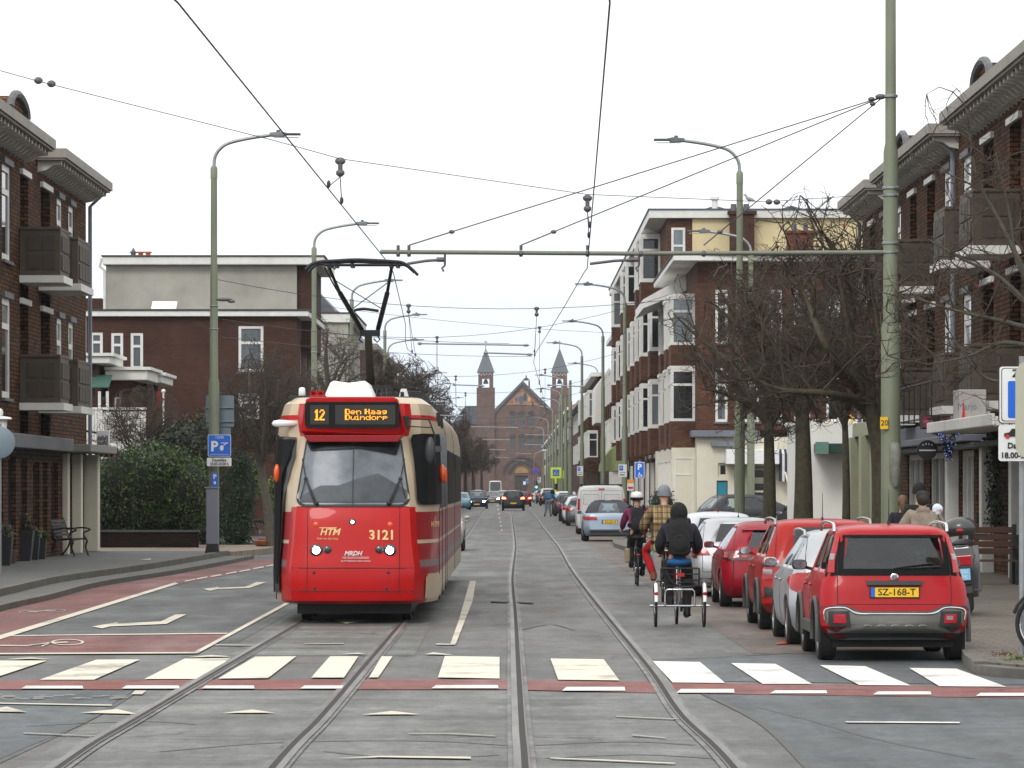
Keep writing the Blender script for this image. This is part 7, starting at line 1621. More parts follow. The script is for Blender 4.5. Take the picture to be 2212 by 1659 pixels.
far, c = hatchback('parked_car', 'dark parked car across the side street, behind the teal door\'s lamp post', dgrey, L, W, H, 2.6, .32, lvkw=dict(zb=.96, rake=.4, cowl=1.1, ws=.85, tum=.2, rr_=.25), rear_oh=.8, plate=None, group='parked cars further along')
src_paint[far.name] = dgrey; far.location = (8.6, 142, .12); far.rotation_euler = (0, 0, math.radians(-70))
suv, c2 = hatchback('parked_car', 'pale silver parked SUV with bright red lights, beyond the person leaning into a car', sil2, 4.5, 1.84, 1.68, 2.7, .35, lvkw=dict(zb=1.05, rake=.25, bonnet=1.05, cowl=1.15, ws=.75, tum=.16, rr_=.25, sill=.28), rear_oh=.85, zt=1.05, group='parked cars further along')
src_paint[suv.name] = sil2; suv.location = (3.7, 422+2.2, 0)
blk = PR('black', (.008, .008, .01), dirt=.08)
grey2 = PR('steel_grey', (.15, .16, .17), metal=.4); dblue = PR('navy', (.012, .02, .05)); lblue = PR('sky_blue', (.16, .34, .46), metal=.2); wine = PR('wine', (.16, .01, .02)); beige = PR('champagne', (.40, .38, .34), metal=.4)
PG = 'parked cars further along'
recolour(far, 'steel grey parked hatchback with red lights just beyond the white van', grey2, (3.5, 196+2.2, 0), group=PG)
recolour(far, 'white roofed small parked car ahead of the steel grey hatchback', whi, (3.45, 209, 0), group=PG)
recolour(far, 'black parked hatchback fourth beyond the white van', blk, (3.45, 224, 0), group=PG)
recolour(far, 'dark grey parked estate with its door open by the person in blue', dgrey, (3.55, 262, 0), group=PG)
recolour(suv, 'white parked SUV close behind the person in blue', whi, (3.6, 275, 0), group=PG)
recolour(far, 'black parked saloon nestled right before the pale silver SUV', blk, (3.6, 400, 0), group=PG)
recolour(suv, 'dark parked SUV behind the pale silver SUV', dgrey, (3.5, 445, 0), group=PG)
recolour(far, 'white parked car seen end-on next to the traffic light', whi, (3.3, 480, 0), group=PG)
recolour(suv, 'dark blue parked car farthest along the east kerb', dblue, (3.3, 520, 0), group=PG)
recolour(far, 'sky blue parked car right behind the tram\'s rear end', lblue, (-4.2, 330, 0), rz=PI, group='cars on the tram side')
recolour(far, 'second blue parked car beyond the sky blue one', PR('teal_blue', (.08, .2, .27)), (-4.4, 352, 0), rz=PI, group='cars on the tram side')
recolour(far, 'pale grey car far behind the tram at the church end', sil2, (-4.7, 560, 0), rz=PI, group='cars on the tram side')
recolour(far, 'black car far left of the white van', blk, (-4.3, 470, 0), rz=PI, group='cars on the tram side')
TG = 'moving cars'
o = recolour(suv, 'dark SUV driving towards the photo with violet-white headlights lit', dblue, (-2.95, 345, 0), rz=PI, swap={'tail_lamp_clear': M_LAMPW}, group=TG)
o = recolour(far, 'grey oncoming car with glaring headlights beside the dark SUV', grey2, (-2.0, 420, 0), rz=PI, swap={'tail_lamp_clear': M_LAMPW}, group=TG)
o = recolour(far, 'oncoming car with one warm headlight just before the white delivery van', beige, (-1.1, 500, 0), rz=PI, swap={'tail_lamp_clear': M_LAMPW}, group=TG)
o = recolour(suv, 'black car braking on the empty track with both red brake lights lit', blk, (.10, 321, 0), swap={'tail_lamp_red': M_TAILLIT}, group=TG)
o = recolour(far, 'wine red car with a silver roof directly ahead of the braking black car', wine, (.95, 386, 0), swap={'tail_lamp_red': M_TAILLIT}, group=TG)
o = recolour(far, 'dark car with lit tail lights at the zebra crossing before the church', dgrey, (.1, 520, 0), swap={'tail_lamp_red': M_TAILLIT}, group=TG)
o = recolour(far, 'champagne coloured car driving close behind the tram, mostly hidden by it', beige, (-2.28, 121.5, 0), rz=PI, group=TG)
# black bonnet line and chrome bar of the braking car
# open door by the person
od = thing('car_door', 'open dark car door beside the person in the blue jacket', 'door', (2.6, 262, 0)); m = MB(); m.box(2.58, 3.0, 263.0, 263.08, .35, 1.0); m.build('door_skin', dgrey, od); m = MB(); m.box(2.62, 2.97, 263.0, 263.06, 1.0, 1.4); m.build('door_glass', C_GLASS, od)
cvp = PR('ice_blue', (.30, .37, .46), metal=.5)
cv = thing('parked_car', 'ice blue parked convertible with a folded-up dark fabric roof and yellow plate', 'car', (0, 0, 0), 'cars parked along the east kerb')
L, W = 4.63, 1.86; yr, yf, w = -L/2, L/2, W/2
c = Car([(.20, yr+.2, yf-.2, w-.1, .2, .3), (.28, yr+.08, yf-.1, w-.04, .28, .4), (.42, yr, yf-.02, w-.01, .3, .45), (.58, yr+.02, yf, w, .3, .45), (.76, yr+.04, yf-.05, w-.005, .32, .45), (.86, yr+.05, yf-.15, w-.02, .32, .45), (.93, yr+.07, yf-.4, w-.05, .32, .4), (.955, yr+.12, yf-1.0, w-.07, .32, .2)]); c.zw = .33
car_body(cv, c, cvp, (90, 91), [(yr+.95, .39), (yr+.95+2.75, .39)], ())
rf = Car([(.955, yr+.75, yf-1.45, w-.12, .18, .12), (1.0, yr+.80, yf-1.5, w-.13, .18, .12), (1.2, yr+1.15, yf-1.85, w-.22, .18, .12), (1.33, yr+1.5, yf-2.2, w-.3, .2, .15), (1.37, yr+1.8, yf-2.4, w-.38, .2, .15)]); rf.zw = .3
fr_ = thing('x', None, None); top_ = car_body(fr_, rf, mat('soft_top_fabric', (.035, .038, .05), .9, 0, .15, 30), (1, 3), [], ((2, 9), (11, 19)), (2, 8))
for ch in list(kids(fr_)): ch.parent = cv; ch.name = {'body': 'soft_top'}.get(ch.name.split('.')[0], ch.name)
bpy.data.objects.remove(fr_)
for sg in (-1, 1):
 for y in (yr+.95, yr+3.7): wheel(cv, sg*(W/2-.12), y, .33, .22, sg)
m = MB(); m.box(-.7, .7, yr+.3, yf-.3, .17, .5); m.build('underbody', M_ARCHB, cv, world=False)
plain_lights(c, cv, .80, pts=[(.42, .74), (.44, .84), (.7, .87), (1.02, .86), (1.05, .80), (.9, .74)]); nplate(cv, c, .68, '43-LJX-8', off=.015); mirror(cv, -1, .88, .55, 1.0, cvp); mirror(cv, 1, .88, .55, 1.0, cvp)
c.patch('diffuser', [(-.66, .30), (.66, .30), (.7, .38), (-.7, .38)], M_GREYPL, cv, off=.006); seats(cv, yr+1.6, yr+2.4, .6, .95, hr=True); antenna(cv, -1.3, .96, .25, 0)
cv.location = (3.38, 141.0+L/2, 0)
def van(name, label, pm, L, W, H, loc, rz=0, lit=False, group=None, rack=True):
 r = thing(name, label, 'van', (0, 0, 0), group); yr, yf, w = -L/2, L/2, W/2
 c = Car([(.25, yr+.05, yf-.15, w-.06, .08, .3), (.40, yr, yf-.03, w-.01, .10, .35), (.6, yr, yf, w, .10, .38), (.9, yr+.01, yf-.06, w, .10, .4), (1.08, yr+.015, yf-.3, w-.01, .10, .35), (1.15, yr+.02, yf-.75, w-.02, .10, .2), (1.2, yr+.02, yf-.8, w-.025, .10, .18), (lerp(1.2, H, .5), yr+.03, yf-1.25, w-.06, .10, .16), (H-.16, yr+.05, yf-1.6, w-.10, .11, .16), (H-.07, yr+.08, yf-1.75, w-.14, .12, .18), (H-.03, yr+.16, yf-1.9, w-.22, .12, .15)], crown=.02); c.zw = .34
 car_body(r, c, pm, (6, 8), [(yr+.95, .40), (yf-.95, .40)], ((14, 20),), rear_glass=False)
 for sg in (-1, 1):
  for y in (yr+.95, yf-.95): wheel(r, sg*(W/2-.13), y, .34, .21, sg)
 m = MB(); m.box(-w+.2, w-.2, yr+.3, yf-.4, .17, .5); m.build('underbody', M_ARCHB, r, world=False)
 patch_sym(c, 'tail_light', [(w-.12, .95), (w-.12, 1.42), (w-.02, 1.42), (w-.02, .95)], M_TAIL, r, off=.012); patch_sym(c, 'headlight', [(w-.5, .75), (w-.25, .8), (w-.25, .98), (w-.45, .95)], M_LAMPW if lit else M_TAILW, r, fn='front', off=.012)
 c.patch('brake_light', [(-.12, H-.17), (.12, H-.17), (.12, H-.11), (-.12, H-.11)], M_TAIL, r, off=.015)
 m = MB(); [m.tube([c.rear(x, z, .002) for z in np.linspace(.45, H-.2, 8)], .006, 4) for x in (-w+.16, 0, w-.16)]; [m.tube([c.rear(x, z, .002) for x in np.linspace(-w+.16, w-.16, 8)], .006, 4) for z in (.45, H-.2)]
 [m.tube([c.rear(x+d, z, .004) for x, z in ((-.3, 1.2), (.3, 1.2), (.3, H-.35), (-.3, H-.35), (-.3, 1.2))], .005, 4) for d in (-.42, .42)]; m.build('door_seam', M_LEAD, r, world=False)
 nplate(r, c, .62, None, x=.0); seats(r, yf-2.6, yf-2.3, w-.3, 1.2)
 for sg in (-1, 1): mirror(r, sg, W/2-.03, yf-1.1, 1.25, M_BLACK, s=1.4)
 if rack:
  m = MB(); [m.box(-w+.15, w-.15, y, y+.06, H+.02, H+.06) for y in (yr+.5, yr+1.6, yr+2.7)]; [m.box(s*(w-.2)-.03, s*(w-.2)+.03, yr+.2, yr+3.2, H-.04, H+.03) for s in (-1, 1)]; m.build('roof_rack', M_BLACK, r, world=False)
 r.location = loc; r.rotation_euler = (0, 0, rz); return r
van('parked_van', 'white parked van with a black roof rack, behind the ice blue convertible', PR('van_white', (.62, .62, .62), dirt=.3), 5.0, 1.96, 1.94, (3.55, 161.5+2.5, 0))
van('delivery_van', 'tall white delivery van coming towards the photo, far before the church', MATS['paint_van_white'], 5.6, 2.0, 2.7, (-2.45, 600, 0), rz=PI, rack=False)
# ================================================================ PEOPLE
M_SKIN = mat('skin', (.48, .27, .19), .6, 0, .08, 12)
def skinned(name, mt, parent, verts, edges, radii, root=0, sub=2, world=False, loc=(0, 0, 0)):
 me = bpy.data.meshes.new(name); me.from_pydata([tuple(v) for v in verts], edges, []); me.materials.append(mt)
 o = bpy.data.objects.new(name, me); COL.objects.link(o); o.parent = parent; o.location = loc
 sk = o.modifiers.new('skin', 'SKIN'); sk.use_smooth_shade = True; sk.branch_smoothing = .4
 d = me.skin_vertices[0].data
 for i, r in enumerate(radii): d[i].radius = r if isinstance(r, tuple) else (r, r); d[i].use_root = (i == root)
 s = o.modifiers.new('sub', 'SUBSURF'); s.levels = sub; s.render_levels = sub
 return o
STAND = dict(pelvis=(0, 0, .96), waist=(0, 0, 1.10), chest=(0, 0, 1.32), neck=(0, .0, 1.49), chin=(0, .01, 1.56), head=(0, .012, 1.66), top=(0, .0, 1.74),
 shL=(-.18, 0, 1.43), elL=(-.24, -.02, 1.15), wrL=(-.25, .08, .92), shR=(.18, 0, 1.43), elR=(.24, -.02, 1.15), wrR=(.25, .08, .92),
 hiL=(-.09, 0, .94), knL=(-.10, .04, .50), anL=(-.10, -.01, .09), hiR=(.09, 0, .94), knR=(.10, .02, .50), anR=(.10, -.12, .09))
def person(label, loc, pose=None, rz=0, coat=None, trou=None, shoe=None, hair=None, hat=None, coatlen=0.0, sc=1.0, bulk=1.0, hood=False, glove=None, group=None, skinm=None, hatcover=.07, extra=None):
 J = dict(STAND); J.update(pose or {}); J = {k: Vector(v) for k, v in J.items()}
 r = thing('person', label, 'person', loc, group, rz); r.scale = (sc,)*3
 V, E, R = [], [], []; ix = {}
 def add(k, p, rad, par=None):
  ix[k] = len(V); V.append(Vector(p)); R.append(rad)
  if par is not None: E.append((ix[par], ix[k]))
 add('pelvis', J['pelvis'], (.13, .10)); add('waist', J['waist'], (.115, .09), 'pelvis'); add('chest', J['chest'], (.14, .10), 'waist'); add('neck', J['neck'], .055, 'chest')
 hd = (J['top']-J['neck']).normalized(); fwd = Vector((0, 1, 0)); fwd = (fwd-hd*fwd.dot(hd)).normalized()
 add('chin', J['chin'], (.062, .07), 'neck'); add('head', J['head'], (.078, .092), 'chin'); add('top', J['top'], (.055, .062), 'head')
 add('nose', J['head']-hd*.025+fwd*.105, .012, 'head')
 for s, q in (('L', -1), ('R', 1)): add('ear'+s, J['head']-hd*.02+Vector((q*.085, 0, 0)), .014, 'head')
 for s, q in (('L', -1), ('R', 1)):
  add('sh'+s, J['sh'+s], .055, 'chest'); add('el'+s, J['el'+s], .038, 'sh'+s); add('wr'+s, J['wr'+s], .026, 'el'+s)
  d = (J['wr'+s]-J['el'+s]).normalized(); side = d.cross(Vector((0, 0, 1)));
  if side.length < .2: side = Vector((0, 1, 0))
  side.normalize(); pn = J['wr'+s]+d*.07; add('palm'+s, pn, (.036, .018), 'wr'+s); cu = side.cross(d)*-q
  for k in range(4):
   b = pn+side*(k-1.5)*.018+d*.01; add(f'f{s}{k}', b+d*.03, .009, 'palm'+s); add(f'g{s}{k}', b+d*(.055-.006*abs(k-1.5))+cu*.02, .008, f'f{s}{k}')
  add('th'+s, pn-side*.045, .011, 'palm'+s); add('ti'+s, pn-side*.055+d*.03, .009, 'th'+s)
  add('hi'+s, J['hi'+s], .08, 'pelvis'); add('kn'+s, J['kn'+s], .055, 'hi'+s); add('an'+s, J['an'+s], .038, 'kn'+s)
  ft = J.get('to'+s, J['an'+s]+Vector((0, .15, -.05))); add('to'+s, ft, .032, 'an'+s)
 skinned('body', skinm or M_SKIN, r, V, E, R)
 def garment(name, mt, keys, edges, rad):
  vs = [J[k] if isinstance(k, str) else Vector(k) for k in keys]; return skinned(name, mt, r, vs, edges, rad)
 b = bulk
 if trou:
  ks = ['pelvis', 'hiL', 'knL', 'anL', 'hiR', 'knR', 'anR', 'waist']
  o = garment('trousers', trou, ks, [(0, 1), (1, 2), (2, 3), (0, 4), (4, 5), (5, 6), (0, 7)], [(.15, .12), .10, .078, .062, .10, .078, .062, (.13, .10)])
 if coat:
  hem = J['pelvis']+Vector((0, 0, -coatlen)); mid = (J['chest']+J['waist'])/2
  ks = ['pelvis', 'waist', 'chest', J['neck']-hd*.02, 'shL', 'elL', J['wrL'].lerp(J['elL'], .1), 'shR', 'elR', J['wrR'].lerp(J['elR'], .1), hem]
  o = garment('coat', coat, ks, [(0, 1), (1, 2), (2, 3), (2, 4), (4, 5), (5, 6), (2, 7), (7, 8), (8, 9), (0, 10)], [(.19*b, .15*b), (.175*b, .145*b), (.20*b, .155*b), (.085*b, .09), .092*b, .070*b, .050*b, .092*b, .070*b, .050*b, (.195*b, .15*b)])
  if hood:
   skinned('hood', coat, o, [J['neck']+Vector((0, -.07, -.02)), J['neck']+Vector((-.11, -.02, .0)), J['neck']+Vector((.11, -.02, .0))], [(0, 1), (0, 2)], [(.075, .065), .05, .05])
 for s in 'LR':
  a = J['an'+s]; t = J.get('to'+s, a+Vector((0, .15, -.05))); m = MB(); d = (t-a); d = Vector((d.x, d.y, d.z)).normalized()
  m.tube([a+Vector((0, 0, .04)), a-d*.02-Vector((0, 0, .03)), a.lerp(t, .5)+Vector((0, 0, -.02)), t+Vector((0, 0, .0)), t+d*.05], [.05, .055, .05, .045, .02], 10); m.build('shoe', shoe or M_BLACK, r, world=False, smooth=60)
 H0, T0 = J['head'], J['top']
 if hair:
  m = MB(); c = H0+Vector((0, -.018, .012)); m.ell(c, .095, .105, .115, 14, 10); m.v = [tuple(Vector(v)) for v in m.v]; ho = m.build('hair', hair[0], r, world=False, smooth=70)
  if hair[1] > 0:
   m = MB(); m.tube([c+Vector((0, -.04, 0)), c+Vector((0, -.07, -.10)), c+Vector((0, -.06, -hair[1]))], [.07, .06, .035], 12); m.build('hair_length', hair[0], ho, world=False, smooth=70)
 if hat:
  kind, hm = hat[0], hat[1]; m = MB(); c = H0+hd*.02
  if kind == 'beanie':
   m.lathe([(.094, -.03), (.103, -.02), (.104, .04), (.098, .08), (.075, .12), (.035, .145), (0, .15)], c, n=18); ho = m.build('beanie', hm, r, world=False, smooth=60); q = MB(); q.lathe([(.098, -.035), (.110, -.03), (.110, .02), (.099, .025)], c, n=18); q.build('cuff', hm, ho, world=False, smooth=60)
  elif kind == 'helmet':
   m.lathe([(.11, -.01), (.125, .01), (.13, .05), (.115, .10), (.07, .135), (0, .145)], c, n=18); ho = m.build('helmet', hm, r, world=False, smooth=60); q = MB(); q.lathe([(.112, -.03), (.128, -.02), (.131, .025), (.115, .03)], c, n=18); q.build('helmet_rim', M_BLACK, ho, world=False, smooth=60)
  elif kind == 'cap':
   m.lathe([(.10, .0), (.105, .03), (.098, .08), (.06, .11), (0, .12)], c, n=18); m.box(c.x-.07, c.x+.07, c.y+.08, c.y+.17, c.z+.0, c.z+.015); ho = m.build('cap', hm, r, world=False, smooth=60)
  elif kind == 'hood':
   m.ell(c+Vector((0, -.02, .0)), .125, .135, .155, 16, 12); ho = m.build('raised_hood', hm, r, world=False, smooth=70); q = MB(); q.lathe([(.10, -.17), (.155, -.15), (.16, -.10), (.11, -.06)], c+Vector((0, -.01, 0)), n=16); q.build('collar', hm, ho, world=False, smooth=60)
 return r, J
def cloth(n, c, **k): return mat('cloth_'+n, c, .92, 0, k.pop('var', .2), k.pop('scale', 9), bump=.9, bscale=11, **k)
CL_NAVY = cloth('midnight', (.012, .012, .02)); CL_BLK = cloth('black', (.010, .010, .011)); CL_JEAN = cloth('blue_jeans', (.10, .15, .21)); CL_DJEAN = cloth('dark_jeans', (.02, .025, .04)); CL_PURP = cloth('plum', (.16, .018, .07)); CL_BEIGE = cloth('beige', (.23, .19, .15)); CL_GREY = cloth('blue_grey_knit', (.20, .22, .26)); CL_BLUE = cloth('bright_blue', (.01, .13, .30)); CL_RED = cloth('tracksuit_red', (.42, .008, .012))
# plaid
def plaid():
 m, t, b = _base('cloth_plaid'); N = t.nodes.new; L = t.links.new; tc = N('ShaderNodeTexCoord'); s = N('ShaderNodeSeparateXYZ'); L(tc.outputs['Object'], s.inputs[0])
 def band(sock, per, w0, off=0):
  a = N('ShaderNodeMath'); a.operation = 'MULTIPLY_ADD'; L(sock, a.inputs[0]); a.inputs[1].default_value = 1/per; a.inputs[2].default_value = off
  f = N('ShaderNodeMath'); f.operation = 'FRACT'; L(a.outputs[0], f.inputs[0]); g = N('ShaderNodeMath'); g.operation = 'LESS_THAN'; L(f.outputs[0], g.inputs[0]); g.inputs[1].default_value = w0; return g.outputs[0]
 col = (.30, .19, .075, 1); src = None
 n = N('ShaderNodeTexNoise'); n.inputs['Scale'].default_value = 14; L(tc.outputs['Object'], n.inputs['Vector']); r = N('ShaderNodeValToRGB'); L(n.outputs['Fac'], r.inputs[0]); r.color_ramp.elements[0].color = (.20, .125, .05, 1); r.color_ramp.elements[1].color = (.38, .26, .11, 1); src = r.outputs[0]
 for sock, per, w0, off, c, k in ((s.outputs[2], .19, .24, .2, (.07, .06, .04), .75), (s.outputs[0], .15, .2, .4, (.07, .06, .04), .75), (s.outputs[2], .19, .07, .62, (.02, .03, .02), .9), (s.outputs[0], .15, .07, .75, (.02, .03, .02), .9), (s.outputs[0], .15, .05, .1, (.5, .45, .3), .6)):
  g = band(sock, per, w0, off); mu = N('ShaderNodeMath'); mu.operation = 'MULTIPLY'; L(g, mu.inputs[0]); mu.inputs[1].default_value = k
  mx = N('ShaderNodeMix'); mx.data_type = 'RGBA'; L(mu.outputs[0], mx.inputs[0]); L(src, mx.inputs[6]); mx.inputs[7].default_value = (*c, 1); src = mx.outputs[2]
 L(src, b.inputs['Base Color']); b.inputs['Roughness'].default_value = .95; return m
CL_PLAID = plaid()
def backpack(label, loc, mt, h=.44, w=.30, d=.17, rz=0, lean=0):
 """rests on a wearer's back, so it is a thing of its own; loc is its centre"""
 r = thing('backpack', label, 'backpack', loc, None, rz); r.rotation_euler[0] = lean; m = MB()
 m.ell((0, 0, 0), w/2, d/2, h/2, 16, 12); m.v = [(max(-w*.44, min(w*.44, v[0]*1.25)), max(-d*.46, min(d*.5, v[1]*1.3)), max(-h*.46, min(h*.5, v[2]*1.15))) for v in m.v]; b = m.build('bag', mt, r, world=False, smooth=50)
 m = MB(); m.ell((0, -d*.45, -h*.14), w*.36, d*.22, h*.24, 14, 10); m.build('pocket', mt, b, world=False, smooth=60); m = MB(); m.tube([(-w*.3, -d*.48, h*.02), (0, -d*.66, h*.05), (w*.3, -d*.48, h*.02)], .005, 4); m.tube([(-.04, 0, h*.47), (-.03, 0, h*.56), (.03, 0, h*.56), (.04, 0, h*.47)], .01, 6); m.build('zip', M_DARK, b, world=False)
 m = MB()
 for s in (-1, 1): m.tube(crom([Vector(p) for p in ((s*w*.3, d*.2, h*.42), (s*w*.42, d*.9, h*.58), (s*w*.5, d*1.9, h*.45), (s*w*.52, d*2.0, 0), (s*w*.42, d*.3, -h*.35))], 4), .018, 6)
 m.build('strap', mt, r, world=False, smooth=60); return r
# ================================================================ BICYCLES
M_CHAIN = mat('bike_black', (.012, .012, .014), .35, .2, .1)
def bwheel(m_t, m_r, c, r, axis='x', tyre=.02, n=32):
 c = Vector(c); pts = [c+Vector((0, r*math.cos(2*PI*i/n), r*math.sin(2*PI*i/n))) for i in range(n)]; m_t.tube(pts, tyre, 6, closed=True)
 pts = [c+Vector((0, (r-.03)*math.cos(2*PI*i/n), (r-.03)*math.sin(2*PI*i/n))) for i in range(n)]; m_r.tube(pts, .010, 5, closed=True)
 for k in range(18):
  a = 2*PI*k/18; m_r.tube([c+Vector(((-1)**k*.025, 0, 0)), c+Vector((0, (r-.035)*math.cos(a), (r-.035)*math.sin(a)))], .0022, 3, cap=False)
 m_r.cyl(c-Vector((.05, 0, 0)), c+Vector((.05, 0, 0)), .022, n=10)
def bicycle(label, loc, rz=0, col=None, r=.34, group=None, basket=None, upright=True):
 o = thing('bicycle', label, 'bicycle', loc, group, rz); fm = col or M_CHAIN
 for nm, y in (('wheel', -.53), ('wheel', .55)):
  a, b = MB(), MB(); bwheel(a, b, (0, y, r), r-.012); t = a.build('wheel', M_RUBBER, o, world=False, smooth=60); b.build('rim', M_CHROME, t, world=False)
  m = MB(); m.tube([(0, y+(r+.035)*math.cos(a_), r+(r+.035)*math.sin(a_)) for a_ in (np.linspace(.5, PI+.5, 12) if y < 0 else np.linspace(.3, PI-.1, 12))], .020, 6); m.build('mudguard', fm, o, world=False, smooth=60)
 m = MB(); bb, st, hd_, ft = (0, -.05, .28), (0, -.22, .82), (0, .40, .90), (0, .55, r)
 m.tube([bb, st], .017, 8); m.tube([bb, hd_], .02, 8); m.tube([(0, -.14, .58), (0, .40, .80)], .016, 8); m.tube([bb, (0, -.53, r)], .011, 6); m.tube([(0, -.18, .70), (0, -.53, r)], .010, 6); m.tube([(0, .38, 1.0), (0, .45, .66), ft], .016, 8)
 m.build('frame', fm, o, world=False, smooth=60)
 m = MB(); m.tube(crom([Vector(p) for p in ((-.29, .18, 1.02), (-.26, .34, 1.06), (-.12, .42, 1.08), (0, .38, 1.07), (.12, .42, 1.08), (.26, .34, 1.06), (.29, .18, 1.02))], 4), .012, 6); m.tube([(0, .385, .95), (0, .38, 1.08)], .014, 6); m.build('handlebar', M_CHROME, o, world=False, smooth=60)
 m = MB(); m.ell((0, -.27, .93), .10, .13, .04, 12, 8); m.tube([(0, -.23, .80), (0, -.26, .91)], .014, 6); m.build('saddle', M_BLACK, o, world=False, smooth=60)
 m = MB(); m.box(-.06, .06, -.80, -.35, .70, .715); m.tube([(-.05, -.7, .70), (-.03, -.53, r)], .006, 4); m.tube([(.05, -.7, .70), (.03, -.53, r)], .006, 4); m.build('carrier', M_CHAIN, o, world=False)
 m = MB(); m.ell((0, -.83, .60), .04, .015, .02, 8, 6); m.build('rear_lamp', M_TAIL, o, world=False)
 m = MB(); m.cyl((-.02, -.05, .28), (.02, -.05, .28), .09, n=16); m.bar((.06, -.05, .28), (.06, .10, .20), .015, .02); m.bar((-.06, -.05, .28), (-.06, -.20, .36), .015, .02); m.box(.06, .15, .06, .14, .19, .21); m.box(-.15, -.06, -.24, -.16, .35, .37); m.build('crank', M_DARK, o, world=False)
 return o
RIDE = dict(pelvis=(0, -.24, 1.02), waist=(0, -.21, 1.15), chest=(0, -.12, 1.37), neck=(0, -.06, 1.53), chin=(0, -.03, 1.59), head=(0, -.02, 1.68), top=(0, -.03, 1.76), shL=(-.18, -.08, 1.46), elL=(-.27, .0, 1.22), wrL=(-.28, .20, 1.10), shR=(.18, -.08, 1.46), elR=(.27, .0, 1.22), wrR=(.28, .20, 1.10),
 hiL=(-.09, -.22, .99), knL=(-.12, .16, .80), anL=(-.11, -.10, .43), hiR=(.09, -.22, .99), knR=(.12, .10, .62), anR=(.11, .08, .26))
CG = 'cyclists riding away'
# plum cyclist
b1 = bicycle('dark bicycle of the rider in the plum jacket', (2.42, 79, 0))
person('cyclist in a plum jacket and black trousers with a white helmet', (2.42, 79, 0), RIDE, coat=CL_PURP, trou=CL_BLK, hat=('helmet', M_WHITE), sc=.985)
backpack('black and grey backpack on the plum jacket', (2.42, 78.66, 1.28), cloth('pack_dark', (.02, .02, .028)), .46, .28, .16)
pn_ = tag(MB().box(2.52, 2.72, 78.3, 78.62, .42, .82).build('pannier_bag', cloth('pale_teal', (.22, .42, .45)), bevel=.03, seg=3), 'pale teal pannier bag on the plum rider\'s carrier', 'bag')
tag(MB().box(2.17, 2.27, 78.3, 78.6, .45, .72).build('pannier_bag', cloth('tan_bag', (.30, .24, .14)), bevel=.03, seg=3), 'small tan bag hanging on the left of the plum rider\'s bicycle', 'bag')
# helmeted rider further on
bicycle('bicycle of the farthest dark rider', (2.98, 98, 0)); person('dark clothed cyclist ahead of the plum rider, only head and shoulders showing', (2.98, 98, 0), RIDE, sc=.95, coat=CL_BLK, trou=CL_BLK, hair=(mat('dark_hair', (.02, .016, .013), .7), 0))
# plaid rider
P2 = dict(RIDE); P2.update(knL=(-.30, .02, .80), anL=(-.17, -.14, .42), elL=(-.33, -.03, 1.20), wrL=(-.30, .16, 1.07), elR=(.33, -.03, 1.20))
bicycle('black bicycle ridden by the person in the plaid coat', (2.50, 67, 0))
person('cyclist in an ochre plaid coat, red track trousers and a grey beanie', (2.50, 67, .02), P2, coat=CL_PLAID, trou=CL_RED, hat=('beanie', CL_GREY), bulk=1.18, shoe=cloth('trainer', (.25, .10, .06)), sc=1.04, coatlen=.05)
TX, TY = 2.29, 55.6
tr = thing('tricycle', 'adult tricycle with white-tipped rear mudguards and a blue wrapped seat', 'tricycle', (TX, TY, 0))
for s in (-1, 1):
 a, b = MB(), MB(); bwheel(a, b, (s*.33, 0, .285), .273); t = a.build('wheel', M_RUBBER, tr, world=False, smooth=60); b.build('rim', M_CHROME, t, world=False)
 m = MB(); m.tube([(s*.33, .318*math.cos(q), .285+.318*math.sin(q)) for q in np.linspace(.6, PI*.62, 7)], .026, 8); g_ = m.build('mudguard', M_CHAIN, tr, world=False, smooth=60)
 m = MB(); m.tube([(s*.33, .319*math.cos(q), .285+.319*math.sin(q)) for q in np.linspace(PI*.62, PI*.94, 7)], .0275, 8); m.build('mudguard_tip', M_WHITE, g_, world=False, smooth=60)
 m = MB(); m.ell((s*.33, -.30, .46), .03, .02, .025, 8, 6); m.build('reflector', M_TAIL, g_, world=False)
a, b = MB(), MB(); bwheel(a, b, (0, 1.1, .285), .273); t = a.build('wheel', M_RUBBER, tr, world=False, smooth=60); b.build('rim', M_CHROME, t, world=False)
m = MB(); m.cyl((-.41, 0, .285), (.41, 0, .285), .016, n=8); m.tube([(-.20, -.05, .285), (-.20, -.05, .48), (-.17, -.05, .51), (.17, -.05, .51), (.20, -.05, .48), (.20, -.05, .285)], .013, 8); m.tube([(0, .55, .30), (0, .0, .35), (0, -.02, .72)], .018, 8); m.tube([(0, .55, .3), (0, .25, .85)], .018, 8); m.tube([(0, .55, .3), (0, .9, .8), (0, .92, .95)], .02, 8); m.tube([(0, .92, .9), (0, .98, .62), (0, 1.1, .285)], .016, 8); m.tube([(-.24, .62, 1.0), (-.2, .85, 1.03), (0, .9, 1.0), (.2, .85, 1.03), (.24, .62, 1.0)], .012, 6); m.build('frame', M_CHROME, tr, world=False, smooth=60)
m = MB()
for z in (.56, .64, .72, .80): m.tube([(-.26, -.28, z), (.26, -.28, z), (.26, .12, z), (-.26, .12, z), (-.26, -.28, z)], .005 if z < .8 else .009, 4)
for i in range(12): x = lerp(-.26, .26, i/11); m.tube([(x, -.28, .56), (x, -.28, .80)], .003, 4); m.tube([(x, .12, .56), (x, .12, .80)], .003, 4)
for i in range(8): m.tube([(-.26, lerp(-.28, .12, i/7), .56), (-.26, lerp(-.28, .12, i/7), .80)], .003, 4); m.tube([(.26, lerp(-.28, .12, i/7), .56), (.26, lerp(-.28, .12, i/7), .80)], .003, 4)
m.build('basket', M_CHAIN, tr, world=False)
